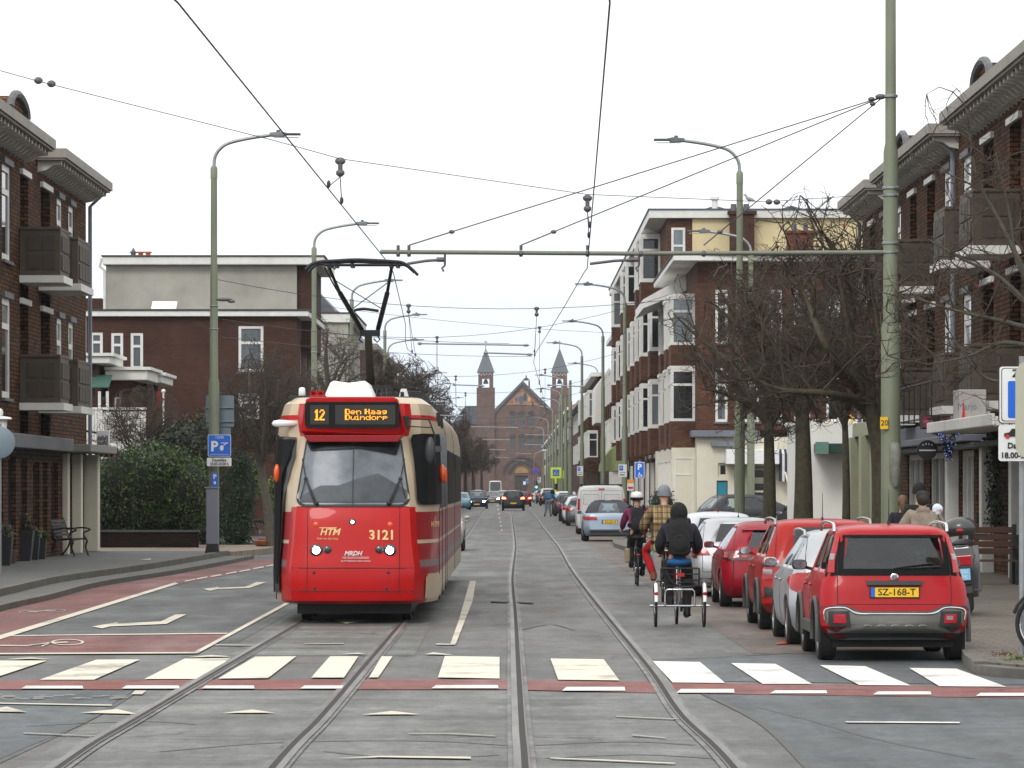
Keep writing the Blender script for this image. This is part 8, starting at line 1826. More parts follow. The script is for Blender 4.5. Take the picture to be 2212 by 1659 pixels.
m = MB(); m.ell((0, .2, .88), .17, .15, .07, 14, 10); sd = m.build('seat', cloth('blue_wrap', (.01, .09, .26)), tr, world=False, smooth=60)
m = MB(); m.box(-.05, .05, -.31, -.29, .69, .74); m.build('rear_lamp', M_TAIL, tr, world=False); m = MB(); m.tube(crom([Vector(p) for p in ((-.2, -.3, .78), (-.12, -.32, .62), (.05, -.33, .55), (.2, -.3, .57), (.1, -.3, .62), (-.02, -.3, .60))], 5), .011, 6); m.build('lock_cable', M_BLACK, tr, world=False, smooth=60)
m = MB(); m.cyl((.03, .55, .29), (.06, .55, .29), .10, n=18); m.bar((.09, .55, .29), (.09, .57, .15), .015, .02); m.box(.08, .18, .52, .62, .13, .15); m.build('crank', M_DARK, tr, world=False)
TRI = dict(pelvis=(0, .22, .99), waist=(0, .22, 1.10), chest=(0, .27, 1.30), neck=(0, .31, 1.45), chin=(0, .33, 1.50), head=(0, .34, 1.57), top=(0, .33, 1.65), shL=(-.19, .29, 1.38), elL=(-.27, .34, 1.14), wrL=(-.25, .56, 1.02), shR=(.19, .29, 1.38), elR=(.27, .34, 1.14), wrR=(.25, .56, 1.02),
 hiL=(-.10, .26, .93), knL=(-.14, .62, .76), anL=(-.11, .56, .36), hiR=(.10, .26, .93), knR=(.13, .60, .62), anR=(.12, .50, .20))
person('tricycle rider in a black hooded jacket and dark trousers', (TX, TY, 0), TRI, coat=CL_NAVY, trou=CL_BLK, sc=.975, hat=('hood', cloth('hood_black', (.006, .006, .006))), bulk=1.2, shoe=M_BLACK)
backpack('black backpack on the tricycle rider\'s back', (TX, TY+.07, 1.20), cloth('pack_black', (.009, .009, .01)), .50, .32, .18, lean=-.12)
WG = None
person('walker in a beige hooded parka and dark cap behind the nearest red car', (6.0, 59.5, .12), dict(elL=(-.33, .02, 1.16), wrL=(-.36, .12, .94), elR=(.33, .02, 1.16)), coat=CL_BEIGE, trou=CL_DJEAN, hat=('cap', cloth('cap_dark', (.02, .02, .018))), hair=(mat('dark_hair', (.02, .016, .013), .7), 0), bulk=1.42, hood=True, sc=.965, coatlen=.12)
person('tall walker in a black jacket and black cap ahead of the beige parka', (6.40, 64.0, .12), None, coat=CL_BLK, trou=CL_DJEAN, hat=('beanie', CL_BLK), bulk=1.1, sc=1.02)
person('blonde walker in a dark navy coat beside the thick green pole', (6.33, 66.0, .12), None, coat=CL_NAVY, trou=CL_BLK, hair=(mat('dark_blonde_hair', (.13, .07, .03), .6, 0, .25, 20), .2), sc=.93, bulk=1.0, coatlen=.1)
person('person in a black and blue jacket and pale jeans leaning into an open car door', (2.26, 256, 0), dict(chest=(.10, .05, 1.28), neck=(.2, .1, 1.42), chin=(.24, .12, 1.48), head=(.27, .13, 1.55), top=(.28, .12, 1.63), shL=(-.05, .05, 1.36), shR=(.32, .08, 1.34), elR=(.45, .1, 1.12), wrR=(.55, .2, 1.05), elL=(-.02, .0, 1.1), wrL=(.15, .1, .95), hiL=(-.13, 0, .94), anL=(-.20, .0, .09), anR=(.18, -.05, .09)), coat=CL_BLUE, trou=CL_JEAN, hat=('hood', CL_BLK), bulk=1.1)
person('dark figure crossing by the zebra far down the street', (-1.6+2.4, 470, 0), None, coat=CL_BLK, trou=CL_DJEAN, hair=(mat('dark_hair', (.02, .016, .013), .7), 0))
mo = thing('moped', 'grey moped with a black top box and pale blue plate behind the nearest car', 'moped', (6.32, 56.6, .12), None, math.radians(-8)); mo.rotation_euler[1] = math.radians(-4)
for y, nm in ((-.05, 0), (1.25, 1)):
 m = MB(); m.lathe([(.12, -.06), (.20, -.07), (.25, -.04), (.26, 0), (.25, .04), (.20, .07), (.12, .06)], (0, y, .26), 'x', 24); t = m.build('wheel', M_RUBBER, mo, world=False, smooth=50); m = MB(); m.lathe([(0, -.05), (.13, -.05), (.13, .05), (0, .05)], (0, y, .26), 'x', 16); m.build('rim', M_RIM, t, world=False)
m = MB(); m.prism([(-.14, -.30, .62), (.14, -.30, .62), (.17, -.28, .80), (.13, -.26, .98), (-.13, -.26, .98), (-.17, -.28, .80)], (0, .85, 0)); bd = m.build('body', mat('moped_grey', (.045, .045, .05), .3, .3, coat=1), mo, world=False, bevel=.04, seg=3)
m = MB(); m.box(-.17, .17, .5, .95, .24, .34); m.prism([(-.2, 1.0, .3), (.2, 1.0, .3), (.2, 1.15, .95), (-.2, 1.15, .95)], (0, .1, 0)); m.tube([(0, 1.15, .9), (0, 1.2, 1.12)], .03, 8); m.build('leg_shield', bd.data.materials[0], mo, world=False, bevel=.02)
m = MB(); m.box(-.13, .13, -.335, -.303, .70, .84); m.build('tail_light', M_TAIL, mo, world=False, bevel=.01)
m = MB(); m.box(-.10, .10, -.40, -.37, .50, .66); m.box(-.13, .13, -.37, -.345, .44, .68); pp = m.build('plate_holder', M_BLACK, mo, world=False); m = MB(); m.box(-.10, .10, -.408, -.402, .50, .66); m.build('plate', mat('pale_blue_plate', (.2, .5, .75), .5), pp, world=False); text(pp, 'F-282', (0, -.41, .615), .065, M_SIGNW, world=False, depth=.001); text(pp, 'DPK', (0, -.41, .545), .065, M_SIGNW, world=False, depth=.001)
m = MB(); m.prism([(-.12, -.36, .30), (.12, -.36, .30), (.14, -.32, .52), (-.14, -.32, .52)], (0, .3, 0)); m.build('rear_mudguard', M_BLACK, mo, world=False, bevel=.02)
m = MB(); m.ell((0, -.28, 1.22), .24, .22, .16, 16, 10); m.v = [(x, y, max(z, 1.12)) for x, y, z in m.v]; tb = m.build('top_box', mat('top_box_black', (.03, .032, .034), .35, 0, coat=.5), mo, world=False, smooth=60); m = MB(); m.ell((0, -.49, 1.19), .05, .02, .03, 8, 6); m.build('reflector', M_TAIL, tb, world=False)
m = MB(); m.ell((0, .3, 1.0), .15, .38, .07, 14, 8); m.build('seat', M_BLACK, mo, world=False, smooth=60)
m = MB(); m.tube([(-.33, 1.1, 1.1), (0, 1.2, 1.12), (.33, 1.1, 1.1)], .018, 6); m.tube([(-.25, 1.13, 1.12), (-.34, 1.1, 1.42)], .008, 5); hb_ = m.build('handlebar', M_BLACK, mo, world=False); m = MB(); m.lathe([(0, -.015), (.075, -.012), (.08, .0), (.05, .02)], (-.34, 1.1, 1.50), 'y', 18); m.build('mirror', mat('bright_mirror', (.85, .87, .9), .08, 1), hb_, world=False, smooth=50)
eb = bicycle('parked bicycle whose pale front wheel pokes into the photo at the signpost', (6.22, 43.05, .12), rz=math.radians(82))
def pub_bench(label, x, y, w, rz=0):
 r = thing('wooden_bench', label, 'bench', (x, y, .12), None, rz); br = mat('reddish_wood', (.07, .025, .012), .55, 0, .25, 6, stretch=(.3, 4, 4))
 m = MB(); [m.box(-w/2, w/2, .28, .32, .55+i*.13, .66+i*.13) for i in range(4)]; m.build('backrest', br, r, world=False, bevel=.008); m = MB(); [m.box(-w/2, w/2, -.25+i*.13, -.14+i*.13, .42, .455) for i in range(4)]; m.build('seat', br, r, world=False, bevel=.006)
 for s in (-1, 1): m = MB(); m.box(s*w/2-.04, s*w/2+.04, -.28, -.2, 0, .42); m.box(s*w/2-.04, s*w/2+.04, .27, .35, 0, 1.1); m.box(s*w/2-.04, s*w/2+.04, -.28, .27, .66, .70); m.build('leg', M_BLACK, r, world=False)
 return r
pub_bench('reddish wooden bench against the shop front behind the moped', 8.82, 74.5, .8, 0)
tag(MB().box(9.25, 9.68, 75.4, 75.8, .12, 1.02).build('waste_bin', M_BLACK, bevel=.03), 'black bin at the right end of the reddish bench', 'bin')
ip = thing('park_bench', 'black cast iron bench with curved arms and slatted seat beside the white shop post', 'bench', (-10.98, 101.4, .18), None, math.radians(80))
m = MB(); [m.box(-.62, .62, -.18+i*.09, -.115+i*.09, .42, .445) for i in range(5)]; m.build('seat', M_CHAIN, ip, world=False); m = MB(); [m.box(-.62, .62, .22+i*.028, .245+i*.028, .50+i*.085, .565+i*.085) for i in range(5)]; m.build('backrest', M_CHAIN, ip, world=False)
for s in (-1, 1):
 m = MB(); x = s*.62; m.tube(crom([Vector(p) for p in ((x, -.28, 0), (x, -.20, .22), (x, -.22, .42), (x, .20, .42), (x, .30, .70), (x, .40, .95))], 4), .025, 6); m.tube(crom([Vector(p) for p in ((x, .42, 0), (x, .25, .22), (x, .20, .42))], 4), .025, 6); m.tube(crom([Vector(p) for p in ((x, -.22, .42), (x, -.15, .56), (x, -.32, .66), (x, -.1, .70), (x, .28, .66))], 4), .022, 6); m.build('side_frame', M_CHAIN, ip, world=False, smooth=60)
# seagull on the chimney
gu = thing('gull', 'grey and white gull standing on the tall brick chimney', 'bird', (xx(1618, 170.7), 170.7, zz(440, 170.7)))
g0 = wloc(gu); m = MB(); m.tube(crom([g0+Vector(p) for p in ((.28, 0, .10), (.15, 0, .15), (0, 0, .20), (-.10, 0, .27), (-.14, 0, .36), (-.20, 0, .37), (-.25, 0, .35))], 3), [.01, .025, .05, .065, .08, .085, .085, .08, .07, .055, .045, .042, .045, .046, .045, .03, .02, .012, .006], 8); m.cyl(g0+Vector((-.02, .02, 0)), g0+Vector((-.02, .02, .15)), .01, n=5); m.cyl(g0+Vector((.02, -.02, 0)), g0+Vector((.02, -.02, .15)), .01, n=5); m.build('body', mat('gull_grey', (.30, .31, .34), .8), gu, smooth=60)
# ================================================================ TREES AND PLANTS
M_BARK = mat('bark', (.048, .038, .026), .9, 0, .35, 10, bump=.6, bscale=24, col2=(.055, .05, .026))
M_BARKL = mat('pale_bark', (.10, .09, .07), .9, 0, .3, 10, bump=.5, bscale=24)
M_TWIG = mat('twigs', (.066, .049, .034), .9, 0, .3, 6)
M_TWIGL = mat('pale_twigs', (.10, .085, .07), .9, 0, .3, 6)
M_BERRY = mat('red_berries', (.22, .012, .012), .4, 0, .2, 20)
def seg_mesh(name, P0, P1, R0, R1, n, mt, parent):
 """many tapered twigs as one mesh, built with numpy"""
 P0, P1, R0, R1 = map(np.asarray, (P0, P1, R0, R1)); K = len(P0)
 d = P1-P0; d /= np.maximum(np.linalg.norm(d, axis=1, keepdims=True), 1e-9)
 a = np.where(np.abs(d[:, 2:3]) < .9, np.array([[0, 0, 1.]]), np.array([[1., 0, 0]])); u = np.cross(d, a); u /= np.linalg.norm(u, axis=1, keepdims=True); v = np.cross(d, u)
 ang = np.arange(n)*2*np.pi/n; c, s = np.cos(ang)[None, :, None], np.sin(ang)[None, :, None]; ringv = u[:, None, :]*c+v[:, None, :]*s
 A = P0[:, None, :]+ringv*R0[:, None, None]; B = P1[:, None, :]+ringv*R1[:, None, None]; V = np.concatenate([A, B], axis=1).reshape(-1, 3)
 base = (np.arange(K)*2*n)[:, None, None]; j = np.arange(n); q = np.stack([j, (j+1) % n, (j+1) % n+n, j+n], axis=1)[None]; Fq = (base+q).reshape(-1)
 me = bpy.data.meshes.new(name); nf = K*n; me.vertices.add(len(V)); me.vertices.foreach_set('co', V.ravel()); me.loops.add(nf*4); me.loops.foreach_set('vertex_index', Fq.astype(np.int32)); me.polygons.add(nf); me.polygons.foreach_set('loop_start', np.arange(nf, dtype=np.int32)*4); me.polygons.foreach_set('use_smooth', np.ones(nf, bool)); me.update(calc_edges=True)
 me.materials.append(mt); o = bpy.data.objects.new(name, me); COL.objects.link(o); place(o, parent); return o
def bare_tree(name, label, base, trunk, limbs, seed, crown_c, crown_r, n1=9, n2=9, n3=8, l=(1.5, .75, .38), twig=.006, bark=None, twm=None, berries=3, trunk_r=.2, cat='tree', group=None, gnarl=.35, thick=1.0, droop=0.0):
 """trunk: points from the ground up; limbs: point lists starting on the trunk; three orders of twigs fill the crown"""
 rg = np.random.default_rng(seed); rt = thing(name, label, cat, base, group); base = Vector(base); m = MB(); tp_ = [Vector(p) for p in trunk]; k = len(tp_)
 pts = crom(tp_, 5); q = len(pts); m.tube(pts, [trunk_r*(1.25 if i == 0 else 1)*(1-.45*i/(q-1)) for i in range(q)], 12)
 sources = []
 for lm in limbs:
  pts = crom([Vector(p) for p in lm], 6); q = len(pts); r0 = trunk_r*.5*thick; m.tube(pts, [max(.012, r0*(1-.85*i/(q-1))) for i in range(q)], 8)
  sources.append(pts)
 m.build('trunk', bark or M_BARK, rt, smooth=60)
 c = np.array(crown_c); cr = np.array(crown_r)
 S0, S1, A0, A1 = [], [], [], []
 def grow(p, d, L, r, steps, tor):
  out = [p];
  for i in range(steps):
   d = d+rg.normal(0, gnarl, 3)*.6; e_ = (p-c)/cr; rr2 = float(e_@e_)
   if rr2 > .8: d = d-(e_/max(1e-6, np.linalg.norm(e_)))*.55*min(1.6, rr2)
   d[2] += .05-droop; d /= np.linalg.norm(d); p2 = p+d*L/steps
   S0.append(p); S1.append(p2); A0.append(r*(1-.7*i/steps)); A1.append(r*(1-.7*(i+1)/steps)); p = p2; out.append(p)
  return out
 for pts in sources:
  for _ in range(n1):
   t = rg.uniform(.25, 1); i = min(int(t*(len(pts)-1)), len(pts)-2); p = np.array(pts[i]); ax = np.array(pts[i+1]-pts[i]); ax /= np.linalg.norm(ax)
   d = ax*.5+rg.normal(0, .7, 3); d /= np.linalg.norm(d); br = grow(p, d, l[0]*rg.uniform(.6, 1.2), twig*3.6, 5, 0)
   for _ in range(n2):
    b = br[rg.integers(1, len(br))]; d = rg.normal(0, 1, 3); d /= np.linalg.norm(d); b2 = grow(b, d, l[1]*rg.uniform(.6, 1.2), twig*1.9, 4, 0)
    for _ in range(n3):
     b3 = b2[rg.integers(1, len(b2))]; d = rg.normal(0, 1, 3); d /= np.linalg.norm(d); grow(b3, d, l[2]*rg.uniform(.5, 1.2), twig, 3, 0)
 seg_mesh('crown', np.array(S0), np.array(S1), np.array(A0), np.array(A1), 3, twm or M_TWIG, rt)
 if berries:
  m = MB(); idx = rg.integers(0, len(S1), berries)
  for i in idx:
   for _ in range(5): p = Vector(S1[i])+Vector(rg.normal(0, .022, 3)); m.ell(p, .014, .014, .014, 5, 4)
  o = m.build('berries', M_BERRY, rt); o['kind'] = 'stuff'
 return rt, len(S0)
def L3(c, r, base, k, seed, rise=.6):
 """k limbs fanning from base into the crown"""
 rg = random.Random(seed); o = []; base = Vector(base)
 for i in range(k):
  a = 2*PI*(i+rg.uniform(-.3, .3))/k; R_ = rg.uniform(.55, .9); e_ = Vector((c[0]+r[0]*R_*math.cos(a), c[1]+r[1]*R_*math.sin(a), c[2]+r[2]*rg.uniform(-.35, .75)))
  b = base+Vector((0, 0, rg.uniform(-.3, .2))); md = b.lerp(e_, .45)+Vector((rg.uniform(-.2, .2), rg.uniform(-.2, .2), rise*rg.uniform(.1, .6))); o.append([b, md, e_])
 return o
def tp(u, v, Y): return P(u, v, Y)
# east row: three trunks and the leaning near one
def etree(label, u, Y, r, vtop, cc, cr, seed, k=9, **kw):
 b = Vector(((u-1106)/F*Y, Y, .12)); tops = Vector((b.x+kw.pop('lean', 0), Y, HC-(vtop-HY)/F*Y))
 tr_ = [b, b.lerp(tops, .5)+Vector((.03, 0, 0)), tops]; return bare_tree('bare_tree', label, b, tr_, L3(cc, cr, tops, k, seed), seed, cc, cr, trunk_r=r, **kw)
def cc(u, v, Y): q = P(u, v, Y); return (q.x, Y, q.z)
TN = 0
for a in [
 (('leafless street tree with a mid-sized trunk in front of the white shop post', 1660, 103, .20, 900, cc(1630, 765, 103), (2.45, 2.0, 2.85), 31), dict(k=11, n1=9, n2=6, n3=5, twig=.0075, berries=8)),
 (('leafless street tree with the widest dark trunk, in front of the striped awning', 1733, 91, .26, 880, cc(1715, 715, 91), (2.3, 1.9, 2.45), 32), dict(k=11, n1=9, n2=6, n3=5, twig=.0075, berries=12)),
 (('slim young leafless tree in front of the white shop wall', 1825, 79.5, .10, 900, cc(1805, 720, 79.5), (1.4, 1.4, 2.5), 33), dict(k=7, n1=8, n2=7, n3=5, twig=.0075, berries=7))]:
 r, n = etree(*a[0], **a[1]); TN += n
Yt = 73
b = P(1905, 1180, Yt)
tr4 = [Vector((b.x, Yt, .12)), P(1903, 1010, Yt), P(1885, 900, Yt), P(1858, 850, Yt)]
limbs = [[P(1885, 900, Yt), P(1835, 860, Yt), P(1770, 790, Yt), P(1700, 720, Yt)], [P(1858, 850, Yt), P(1840, 750, Yt), P(1820, 640, Yt), P(1800, 520, Yt)], [P(1895, 950, Yt), P(1905, 850, Yt), P(1895, 700, Yt), P(1870, 560, Yt)], [P(1870, 870, Yt), P(1790, 850, Yt-1), P(1680, 840, Yt-1), P(1600, 800, Yt-1)], [P(1885, 900, Yt), P(1880, 800, Yt), P(1850, 700, Yt+1), P(1830, 600, Yt+1)], [P(1850, 840, Yt), P(1780, 740, Yt-1), P(1740, 640, Yt), P(1700, 560, Yt)]]
r, n = bare_tree('bare_tree', 'leaning leafless tree forking beside the thick green pole, dotted with red berries', tr4[0], tr4, limbs, 34, cc(1750, 670, Yt), (2.4, 2.2, 2.3), n1=12, n2=6, n3=5, twig=.0075, trunk_r=.20, berries=16, thick=.9); TN += n
# tree entering from the photo's right edge
Yt = 62
b = Vector(((2290-1106)/F*Yt, Yt, .12))
tr5 = [b, Vector((b.x, Yt, 2.4)), P(2262, 700, Yt), P(2215, 590, Yt)]
limbs = [[P(2240, 640, Yt), P(2196, 560, Yt), P(2180, 460, Yt), P(2150, 330, Yt)], [P(2262, 720, Yt), P(2150, 690, Yt), P(2060, 670, Yt), P(1965, 640, Yt)], [P(2262, 700, Yt), P(2160, 600, Yt), P(2080, 560, Yt), P(2010, 520, Yt)], [P(2270, 760, Yt), P(2170, 740, Yt), P(2090, 770, Yt), P(1990, 790, Yt)], [P(2215, 590, Yt), P(2160, 480, Yt), P(2110, 380, Yt), P(2090, 250, Yt)], [P(2262, 800, Yt), P(2190, 820, Yt), P(2120, 810, Yt), P(2040, 700, Yt)], [P(2215, 590, Yt), P(2240, 420, Yt), P(2260, 330, Yt), P(2250, 200, Yt)]]
r, n = bare_tree('bare_tree', 'leafless tree whose thin branches reach in from the photo\'s edge over the east block', b, tr5, limbs, 35, cc(2120, 580, Yt), (1.6, 1.6, 2.6), n1=7, n2=5, n3=3, trunk_r=.17, berries=3, l=(1.2, .7, .4), twig=.005, thick=.55, bark=mat('grey_bark', (.07, .065, .05), .9, 0, .3, 12)); TN += n
# west trees
def wtree(label, u, Y, r, vtop, c, cr, seed, k=8, twm=None, bark=None, **kw):
 global TN; rt, n = etree(label, u, Y, r, vtop, c, cr, seed, k, twm=twm, bark=bark, **kw); TN += n; return rt
wtree('leafless brown tree between the lamp post and the tram, above the orange planter', 588, 119, .17, 1000, cc(575, 880, 119), (1.65, 1.6, 1.9), 41, k=9, n1=9, n2=7, n3=5, lean=-.35, bark=M_BARKL, twm=mat('brown_twigs', (.055, .042, .032), .9))
wtree('dense leafless shrubby tree right behind the tram\'s roof and first lamp post', 640, 132, .14, 960, cc(640, 850, 132), (1.9, 1.6, 1.7), 42, k=9, n1=9, n2=7, n3=5)
wtree('bare tree with upright pale twigs in front of the grey end house', 712, 172, .22, 860, cc(715, 780, 172), (2.0, 1.8, 2.0), 43, k=7, n1=7, n2=6, n3=5, twm=M_TWIGL, bark=M_BARKL, twig=.009)
wtree('bare tree behind the pantograph stem', 790, 210, .25, 880, cc(800, 850, 210), (2.6, 2.4, 2.6), 44, k=8, n1=8, n2=7, n3=6, twig=.011)
wtree('bare tree with a dark spreading crown right of the pantograph', 865, 235, .25, 880, cc(868, 860, 235), (2.4, 2.6, 2.9), 45, k=9, n1=10, n2=8, n3=7, twig=.012)
wtree('bare tree rising over the tram roof\'s rear end', 905, 260, .25, 920, cc(905, 880, 260), (2.2, 2.6, 2.6), 46, k=9, n1=9, n2=8, n3=7, twig=.013)
wtree('thinner bare tree at the left foot of the church tower', 968, 330, .25, 960, cc(965, 920, 330), (2.3, 2.6, 3.0), 47, k=8, n1=8, n2=7, n3=6, twig=.015)
for i, (u, Y, v, rx, rz_, lb) in enumerate([(985, 380, 985, 2.2, 2.6, 'dark bare tree directly beside the tram\'s rear corner'), (1005, 450, 985, 2.6, 3.0, 'dark bare tree of the far row, second from the tram'), (1022, 530, 985, 3.0, 3.3, 'dark bare tree of the far row, third from the tram'), (1040, 620, 990, 3.0, 3.2, 'dark bare tree of the far row, in front of the church\'s west side')]):
 wtree(lb, u, Y, .28, 1015, cc(u, v, Y), (rx, 3.2, rz_), 50+i, k=9, n1=9, n2=7, n3=6, twig=.02)
wtree('leafless shrub in front of the white balcony railing', 300, 124, .05, 1000, cc(300, 915, 124), (1.1, .9, 1.0), 60, k=7, n1=7, n2=6, n3=4, twig=.006)
def leafmat(name, c, c2, rough=.5):
 return mat(name, c, rough, 0, .45, 3.0, col2=c2, spec=.4)
LF_LAUREL = leafmat('laurel_leaves', (.016, .038, .010), (.07, .125, .028)); LF_CON = leafmat('conifer_leaves', (.014, .04, .012), (.02, .055, .016)); LF_IVY = leafmat('ivy_leaves', (.016, .026, .012), (.03, .04, .018)); LF_YEL = leafmat('yellow_green_leaves', (.09, .12, .025), (.14, .17, .04)); LF_RUST = leafmat('rusty_leaves', (.09, .05, .015), (.07, .06, .02)); LF_PALE = leafmat('grey_green_leaves', (.12, .15, .09), (.16, .19, .12))
def foliage(name, parent, blobs, n, size, mt, seed, stem=True, shell=.55, world=True, droop=.2):
 """leaf-sized faces spread through the volume of overlapping lumps"""
 rg = np.random.default_rng(seed); vols = np.array([b[3]*b[4]*b[5] for b in blobs])**.67; cnt = rg.multinomial(n, vols/vols.sum()); Ps = []
 for b, k in zip(blobs, cnt):
  d = rg.normal(0, 1, (k, 3)); d /= np.linalg.norm(d, axis=1, keepdims=True); r = (shell+(1-shell)*rg.random((k, 1)))*(1+.10*np.sin(d[:, 0:1]*7+seed)*np.cos(d[:, 2:3]*6)+.08*np.sin(d[:, 1:2]*13)); Ps.append(np.array(b[:3])+d*r*np.array(b[3:6]))
 C = np.concatenate(Ps); C = C[C[:, 2] > .14]; k = len(C); a = rg.normal(0, 1, (k, 3)); a /= np.linalg.norm(a, axis=1, keepdims=True); a[:, 2] -= droop; t = rg.normal(0, 1, (k, 3)); w = np.cross(a, t); w /= np.linalg.norm(w, axis=1, keepdims=True)
 s = size*rg.uniform(.6, 1.4, (k, 1)); V = np.stack([C-a*s, C+w*s*.42, C+a*s, C-w*s*.42], axis=1).reshape(-1, 3); me = bpy.data.meshes.new(name); me.vertices.add(len(V)); me.vertices.foreach_set('co', V.ravel()); me.loops.add(k*4); me.loops.foreach_set('vertex_index', np.arange(k*4, dtype=np.int32)); me.polygons.add(k); me.polygons.foreach_set('loop_start', np.arange(k, dtype=np.int32)*4); me.update(calc_edges=True); me.materials.append(mt)
 o = bpy.data.objects.new(name, me); COL.objects.link(o); place(o, parent, world)
 return o
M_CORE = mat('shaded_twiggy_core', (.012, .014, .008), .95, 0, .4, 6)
def bush(name, label, cat, base, blobs, n, size, mt, seed, core=.7, stem=None):
 r = thing(name, label, cat, base); foliage('foliage', r, blobs, n, size, mt, seed)
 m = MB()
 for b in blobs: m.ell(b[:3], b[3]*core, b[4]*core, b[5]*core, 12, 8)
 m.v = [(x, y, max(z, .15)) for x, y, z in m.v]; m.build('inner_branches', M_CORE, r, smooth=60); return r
Yh = 118; random.seed(77)
bl = []
for u, v, rx, rz_ in ((215, 1062, 1.0, 1.05), (265, 1046, 1.15, 1.15), (320, 1042, 1.15, 1.2), (370, 1045, 1.05, 1.15), (405, 1065, .8, 1.0), (200, 1110, 1.0, .7), (300, 1110, 1.5, .7), (390, 1115, .9, .6), (345, 1010, .7, .6)):
 q = P(u, v, Yh+rnd(-.4, .4)); bl.append((q.x, q.y, q.z, rx, 1.0, rz_))
bush('hedge', 'large glossy dark green laurel bush spilling over the garden wall', 'bush', (P(300, 1180, Yh).x, Yh, .15), bl, 34000, .052, LF_LAUREL, 5, .78)
bl = []
for u, v, rx, rz_ in ((425, 1000, .9, 1.6), (430, 1090, .8, 1.1), (455, 960, .8, .9), (445, 1130, .8, .8)): q = P(u, v, 124); bl.append((q.x, q.y, q.z, rx, .8, rz_))
bush('evergreen_shrub', 'dark evergreen shrub partly hidden behind the first lamp post', 'bush', (P(430, 1180, 124).x, 124, .15), bl, 13000, .05, LF_IVY, 6, .78)
bl = []
for u, v, rx, rz_ in ((505, 1080, .55, 1.3), (525, 1060, .45, 1.4), (510, 1140, .55, .7), (515, 1010, .35, .6)): q = P(u, v, 123); bl.append((q.x, q.y, q.z, rx, .6, rz_))
bush('conifer_hedge', 'tall clipped dark conifer hedge just right of the grey cabinet', 'hedge', (P(515, 1180, 123).x, 123, .15), bl, 12000, .042, LF_CON, 7, .8)
bl = []
for u, v, rx, rz_ in ((553, 1015, .22, .3), (556, 1050, .2, .35), (590, 1060, .25, .5), (592, 1110, .2, .4)): q = P(u, v, 128); bl.append((q.x, q.y, q.z, rx, .3, rz_))
bush('yellow_shrub', 'small shrub with yellow-green tips behind the bare tree by the tram', 'bush', (P(560, 1140, 128).x, 128, .14), bl, 1500, .05, LF_YEL, 8, .5)
bl = [(P(375, 1000, 121).x, 122, 3.0, 1.0, .6, .8), (P(400, 940, 124).x, 124.5, 3.2, .8, .6, .8)]
bush('ivy_mass', 'loose ivy growth rising behind the laurel bush to the balcony', 'ivy', (P(300, 1180, 122).x, 122, .15), bl, 3500, .07, LF_IVY, 9, .6)
gw = thing('garden_wall', 'low dark brick garden wall under the laurel bush', 'wall', (P(300, 1185, 116).x, 116.2, .16)); x0, x1 = P(176, 1180, 116.2).x, P(425, 1180, 116.2).x
m = MB(); m.box(x0-2, x1, 116.75, 117, .16, .6); m.build('wall', brick('hedge_shade_brick', (.04, .02, .014), (.022, .013, .01), (.012, .01, .008)), gw); m = MB(); m.box(x0-2, x1+.03, 116.7, 117.05, .603, .66); m.build('coping', M_LEAD, gw)  # brick made darker to hold the shade under the laurel
# potted plants by the bench
for i, (u, v, Yp, w, h, lm, ln, lb) in enumerate([(10, 1222, 89.3, .36, .62, LF_PALE, 900, 'tall black planter with a dense pale green ball shrub at the photo\'s edge'), (52, 1212, 94.6, .46, .72, LF_RUST, 700, 'widest dark tapered planter with a rust coloured shrub'), (74, 1210, 96, .26, .52, LF_PALE, 500, 'dark slim planter with a grey-green tuft'), (90, 1208, 97, .24, .50, LF_YEL, 450, 'dark planter with yellow-green leaves next to the clay pot')]):
 q = P(u, v, Yp); r = thing('potted_plant', lb, 'planter', (q.x, Yp, .18)); s = w/2; m = MB(); z1 = .18+h
 m.add([(q.x+a*k, Yp+b*k, z) for z, k in ((.18, s*.68), (z1, s), (z1, s*.88), (z1-.06, s*.86)) for a, b in ((-1, -1), (1, -1), (1, 1), (-1, 1))], [(0, 1, 5, 4), (1, 2, 6, 5), (2, 3, 7, 6), (3, 0, 4, 7), (4, 5, 9, 8), (5, 6, 10, 9), (6, 7, 11, 10), (7, 4, 8, 11), (8, 9, 13, 12), (9, 10, 14, 13), (10, 11, 15, 14), (11, 8, 12, 15), (12, 13, 14, 15), (3, 2, 1, 0)]); m.build('pot', mat('dark_planter', (.022, .024, .028), .5, 0, .1), r)
 foliage('foliage', r, [(q.x, Yp, z1+s*.75, s*1.15, s*1.15, s*.95), (q.x+.05, Yp, z1+s*.3, s*1.0, s, s*.6)], ln, .035 if i == 0 else .05, lm, 70+i, shell=.3)
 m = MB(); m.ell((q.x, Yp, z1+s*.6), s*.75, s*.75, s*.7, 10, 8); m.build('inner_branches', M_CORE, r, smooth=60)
M_CLAY = mat('terracotta', (.20, .10, .065), .8, 0, .2, 8, dirt=.3); M_CLAYD = mat('dark_terracotta', (.10, .055, .045), .8, 0, .2, 8)
for u, v, Yp, r_, mt_, lb in ((123, 1197, 103.2, .15, M_CLAY, 'clay pot standing under the end of the iron bench'), (150, 1193, 106, .15, M_CLAYD, 'darker clay pot under the middle of the iron bench'), (24, 1218, 91.5, .14, M_CLAYD, 'brown ribbed pot between the two big planters')):
 q = P(u, v, Yp); r = thing('flower_pot', lb, 'flower pot', (q.x, Yp, .18)); m = MB(); m.lathe([(r_*.68, 0), (r_*.92, .24), (r_*1.06, .24), (r_*1.06, .32), (r_*.9, .32), (r_*.85, .28), (0, .28)], (q.x, Yp, .18), n=18); m.build('pot', mt_, r, smooth=40)
 if mt_ is M_CLAY: foliage('foliage', r, [(q.x, Yp, .6, .12, .12, .12)], 120, .04, LF_RUST, 90)
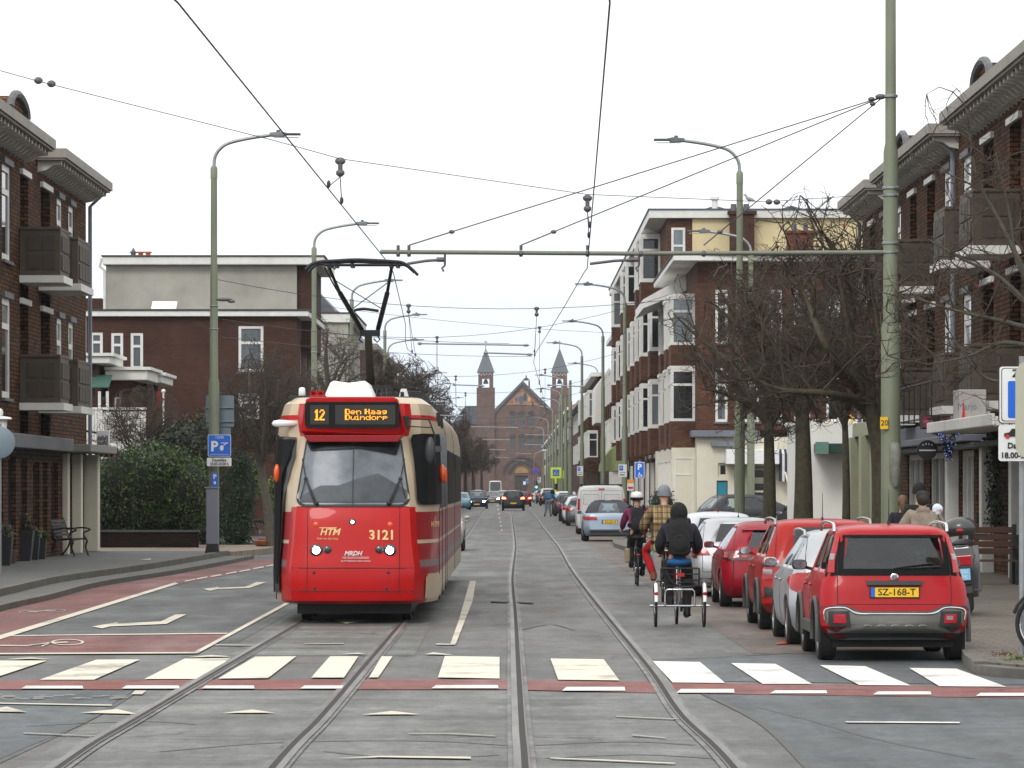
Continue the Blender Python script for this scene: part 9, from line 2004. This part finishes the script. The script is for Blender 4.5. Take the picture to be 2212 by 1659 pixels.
q = P(565, 1172, 119); op = thing('orange_planter', 'low round orange-brown planter at the foot of the bare tree by the tram', 'planter', (q.x, 119, .16)); m = MB(); m.lathe([(.14, 0), (.21, .06), (.22, .16), (.18, .20), (.17, .17), (0, .16)], (q.x, 119, .16), n=20); m.build('pot', mat('orange_glaze', (.30, .09, .03), .4, 0, .3, 5), op, smooth=50); m = MB(); m.ell((q.x, 119, .34), .13, .13, .05, 10, 6); m.build('soil', M_CORE, op)
bicycle('bicycle parked against the conifer hedge beyond the lamp post', (P(535, 1125, 126).x-.2, 126, .15), rz=math.radians(-70))
bicycle('dark bicycle with a pale frame parked between the lamp post and the wide trunk', (P(1655, 1110, 112).x, 112, .12), rz=math.radians(-50), col=mat('cream_bike', (.45, .42, .32), .4))
bicycle('second parked bicycle leaning beside the shop with the round sign', (9.2, 90, .12), rz=math.radians(8), col=mat('red_bike', (.4, .02, .02), .4))
iv = thing('wall_climber', 'dark climbing plant framing the shop doorway right of the brick pier', 'climbing plant', (9.85, 82, .12)); foliage('foliage', iv, [(9.75, 82.2, 1.3+i*.5 if i < 4 else 3.0, .22, .5, .45) for i in range(5)]+[(9.7, 80.5, 3.05, .2, 1.2, .2)], 2600, .045, LF_IVY, 12, shell=.2)
bush('evergreen_shrub', 'small dark shrub on the pavement in front of the bay window row', 'bush', (5.7, 150, .12), [(P(1430, 1085, 150).x, 150, 1.25, .55, .5, .6), (P(1425, 1105, 150).x, 150, .6, .45, .4, .5)], 1800, .05, LF_CON, 13, .75)
# litter and grass tufts by the kerb
gt = foliage('grass_tuft', None, [(P(2205, 1478, 41.6).x, 41.7, .16, .25, .1, .05), (P(340, 1222, 105).x, 98, .13, .3, .3, .04)], 120, .03, leafmat('grass_green', (.06, .10, .02), (.08, .12, .03)), 14, shell=.1); gt['kind'] = 'stuff'
for i, (u, v, s) in enumerate([(510, 1171, .20), (315, 1210, .12), (1690, 1392, .10)]):
 q = G(u, v, .18 if i < 2 else 0); m = MB(); m.poly([(q.x-s, q.y-.3, q.z+.012), (q.x+s, q.y-.1, q.z+.02), (q.x+s*.7, q.y+.4, q.z+.03), (q.x-s*.5, q.y+.3, q.z+.012)]); tag(m.build('litter', M_SIGNW if i < 2 else M_ORANGE), ['crumpled white paper on the pavement beyond the lamp post', 'scrap of white paper on the grey pavement near the bench', 'orange scrap lying by the silver car\'s wheel'][i], 'litter')
dl = foliage('dead_leaves', None, [(P(2180, 1440, 42.5).x, 43.0, .145, .4, .8, .02)], 90, .022, mat('dead_leaf_brown', (.10, .05, .03), .9, 0, .3), 15, shell=.05); dl['kind'] = 'stuff'
# wall-mounted end: distant haze of the winter air
AIR = True
if AIR:
 m = MB(); m.box(-420, 420, -12, 960, -2.0, 46); hz_ = m.build('haze', M_DARK); hz_['kind'] = 'stuff'
 hm = bpy.data.materials.new('haze_air'); hm.use_nodes = True; t = hm.node_tree; t.nodes.clear(); o = t.nodes.new('ShaderNodeOutputMaterial'); v = t.nodes.new('ShaderNodeVolumePrincipled'); v.inputs['Density'].default_value = .00012; v.inputs['Color'].default_value = (.86, .90, .97, 1); t.links.new(v.outputs[0], o.inputs['Volume']); hz_.data.materials.clear(); hz_.data.materials.append(hm)
print('twigs', TN)
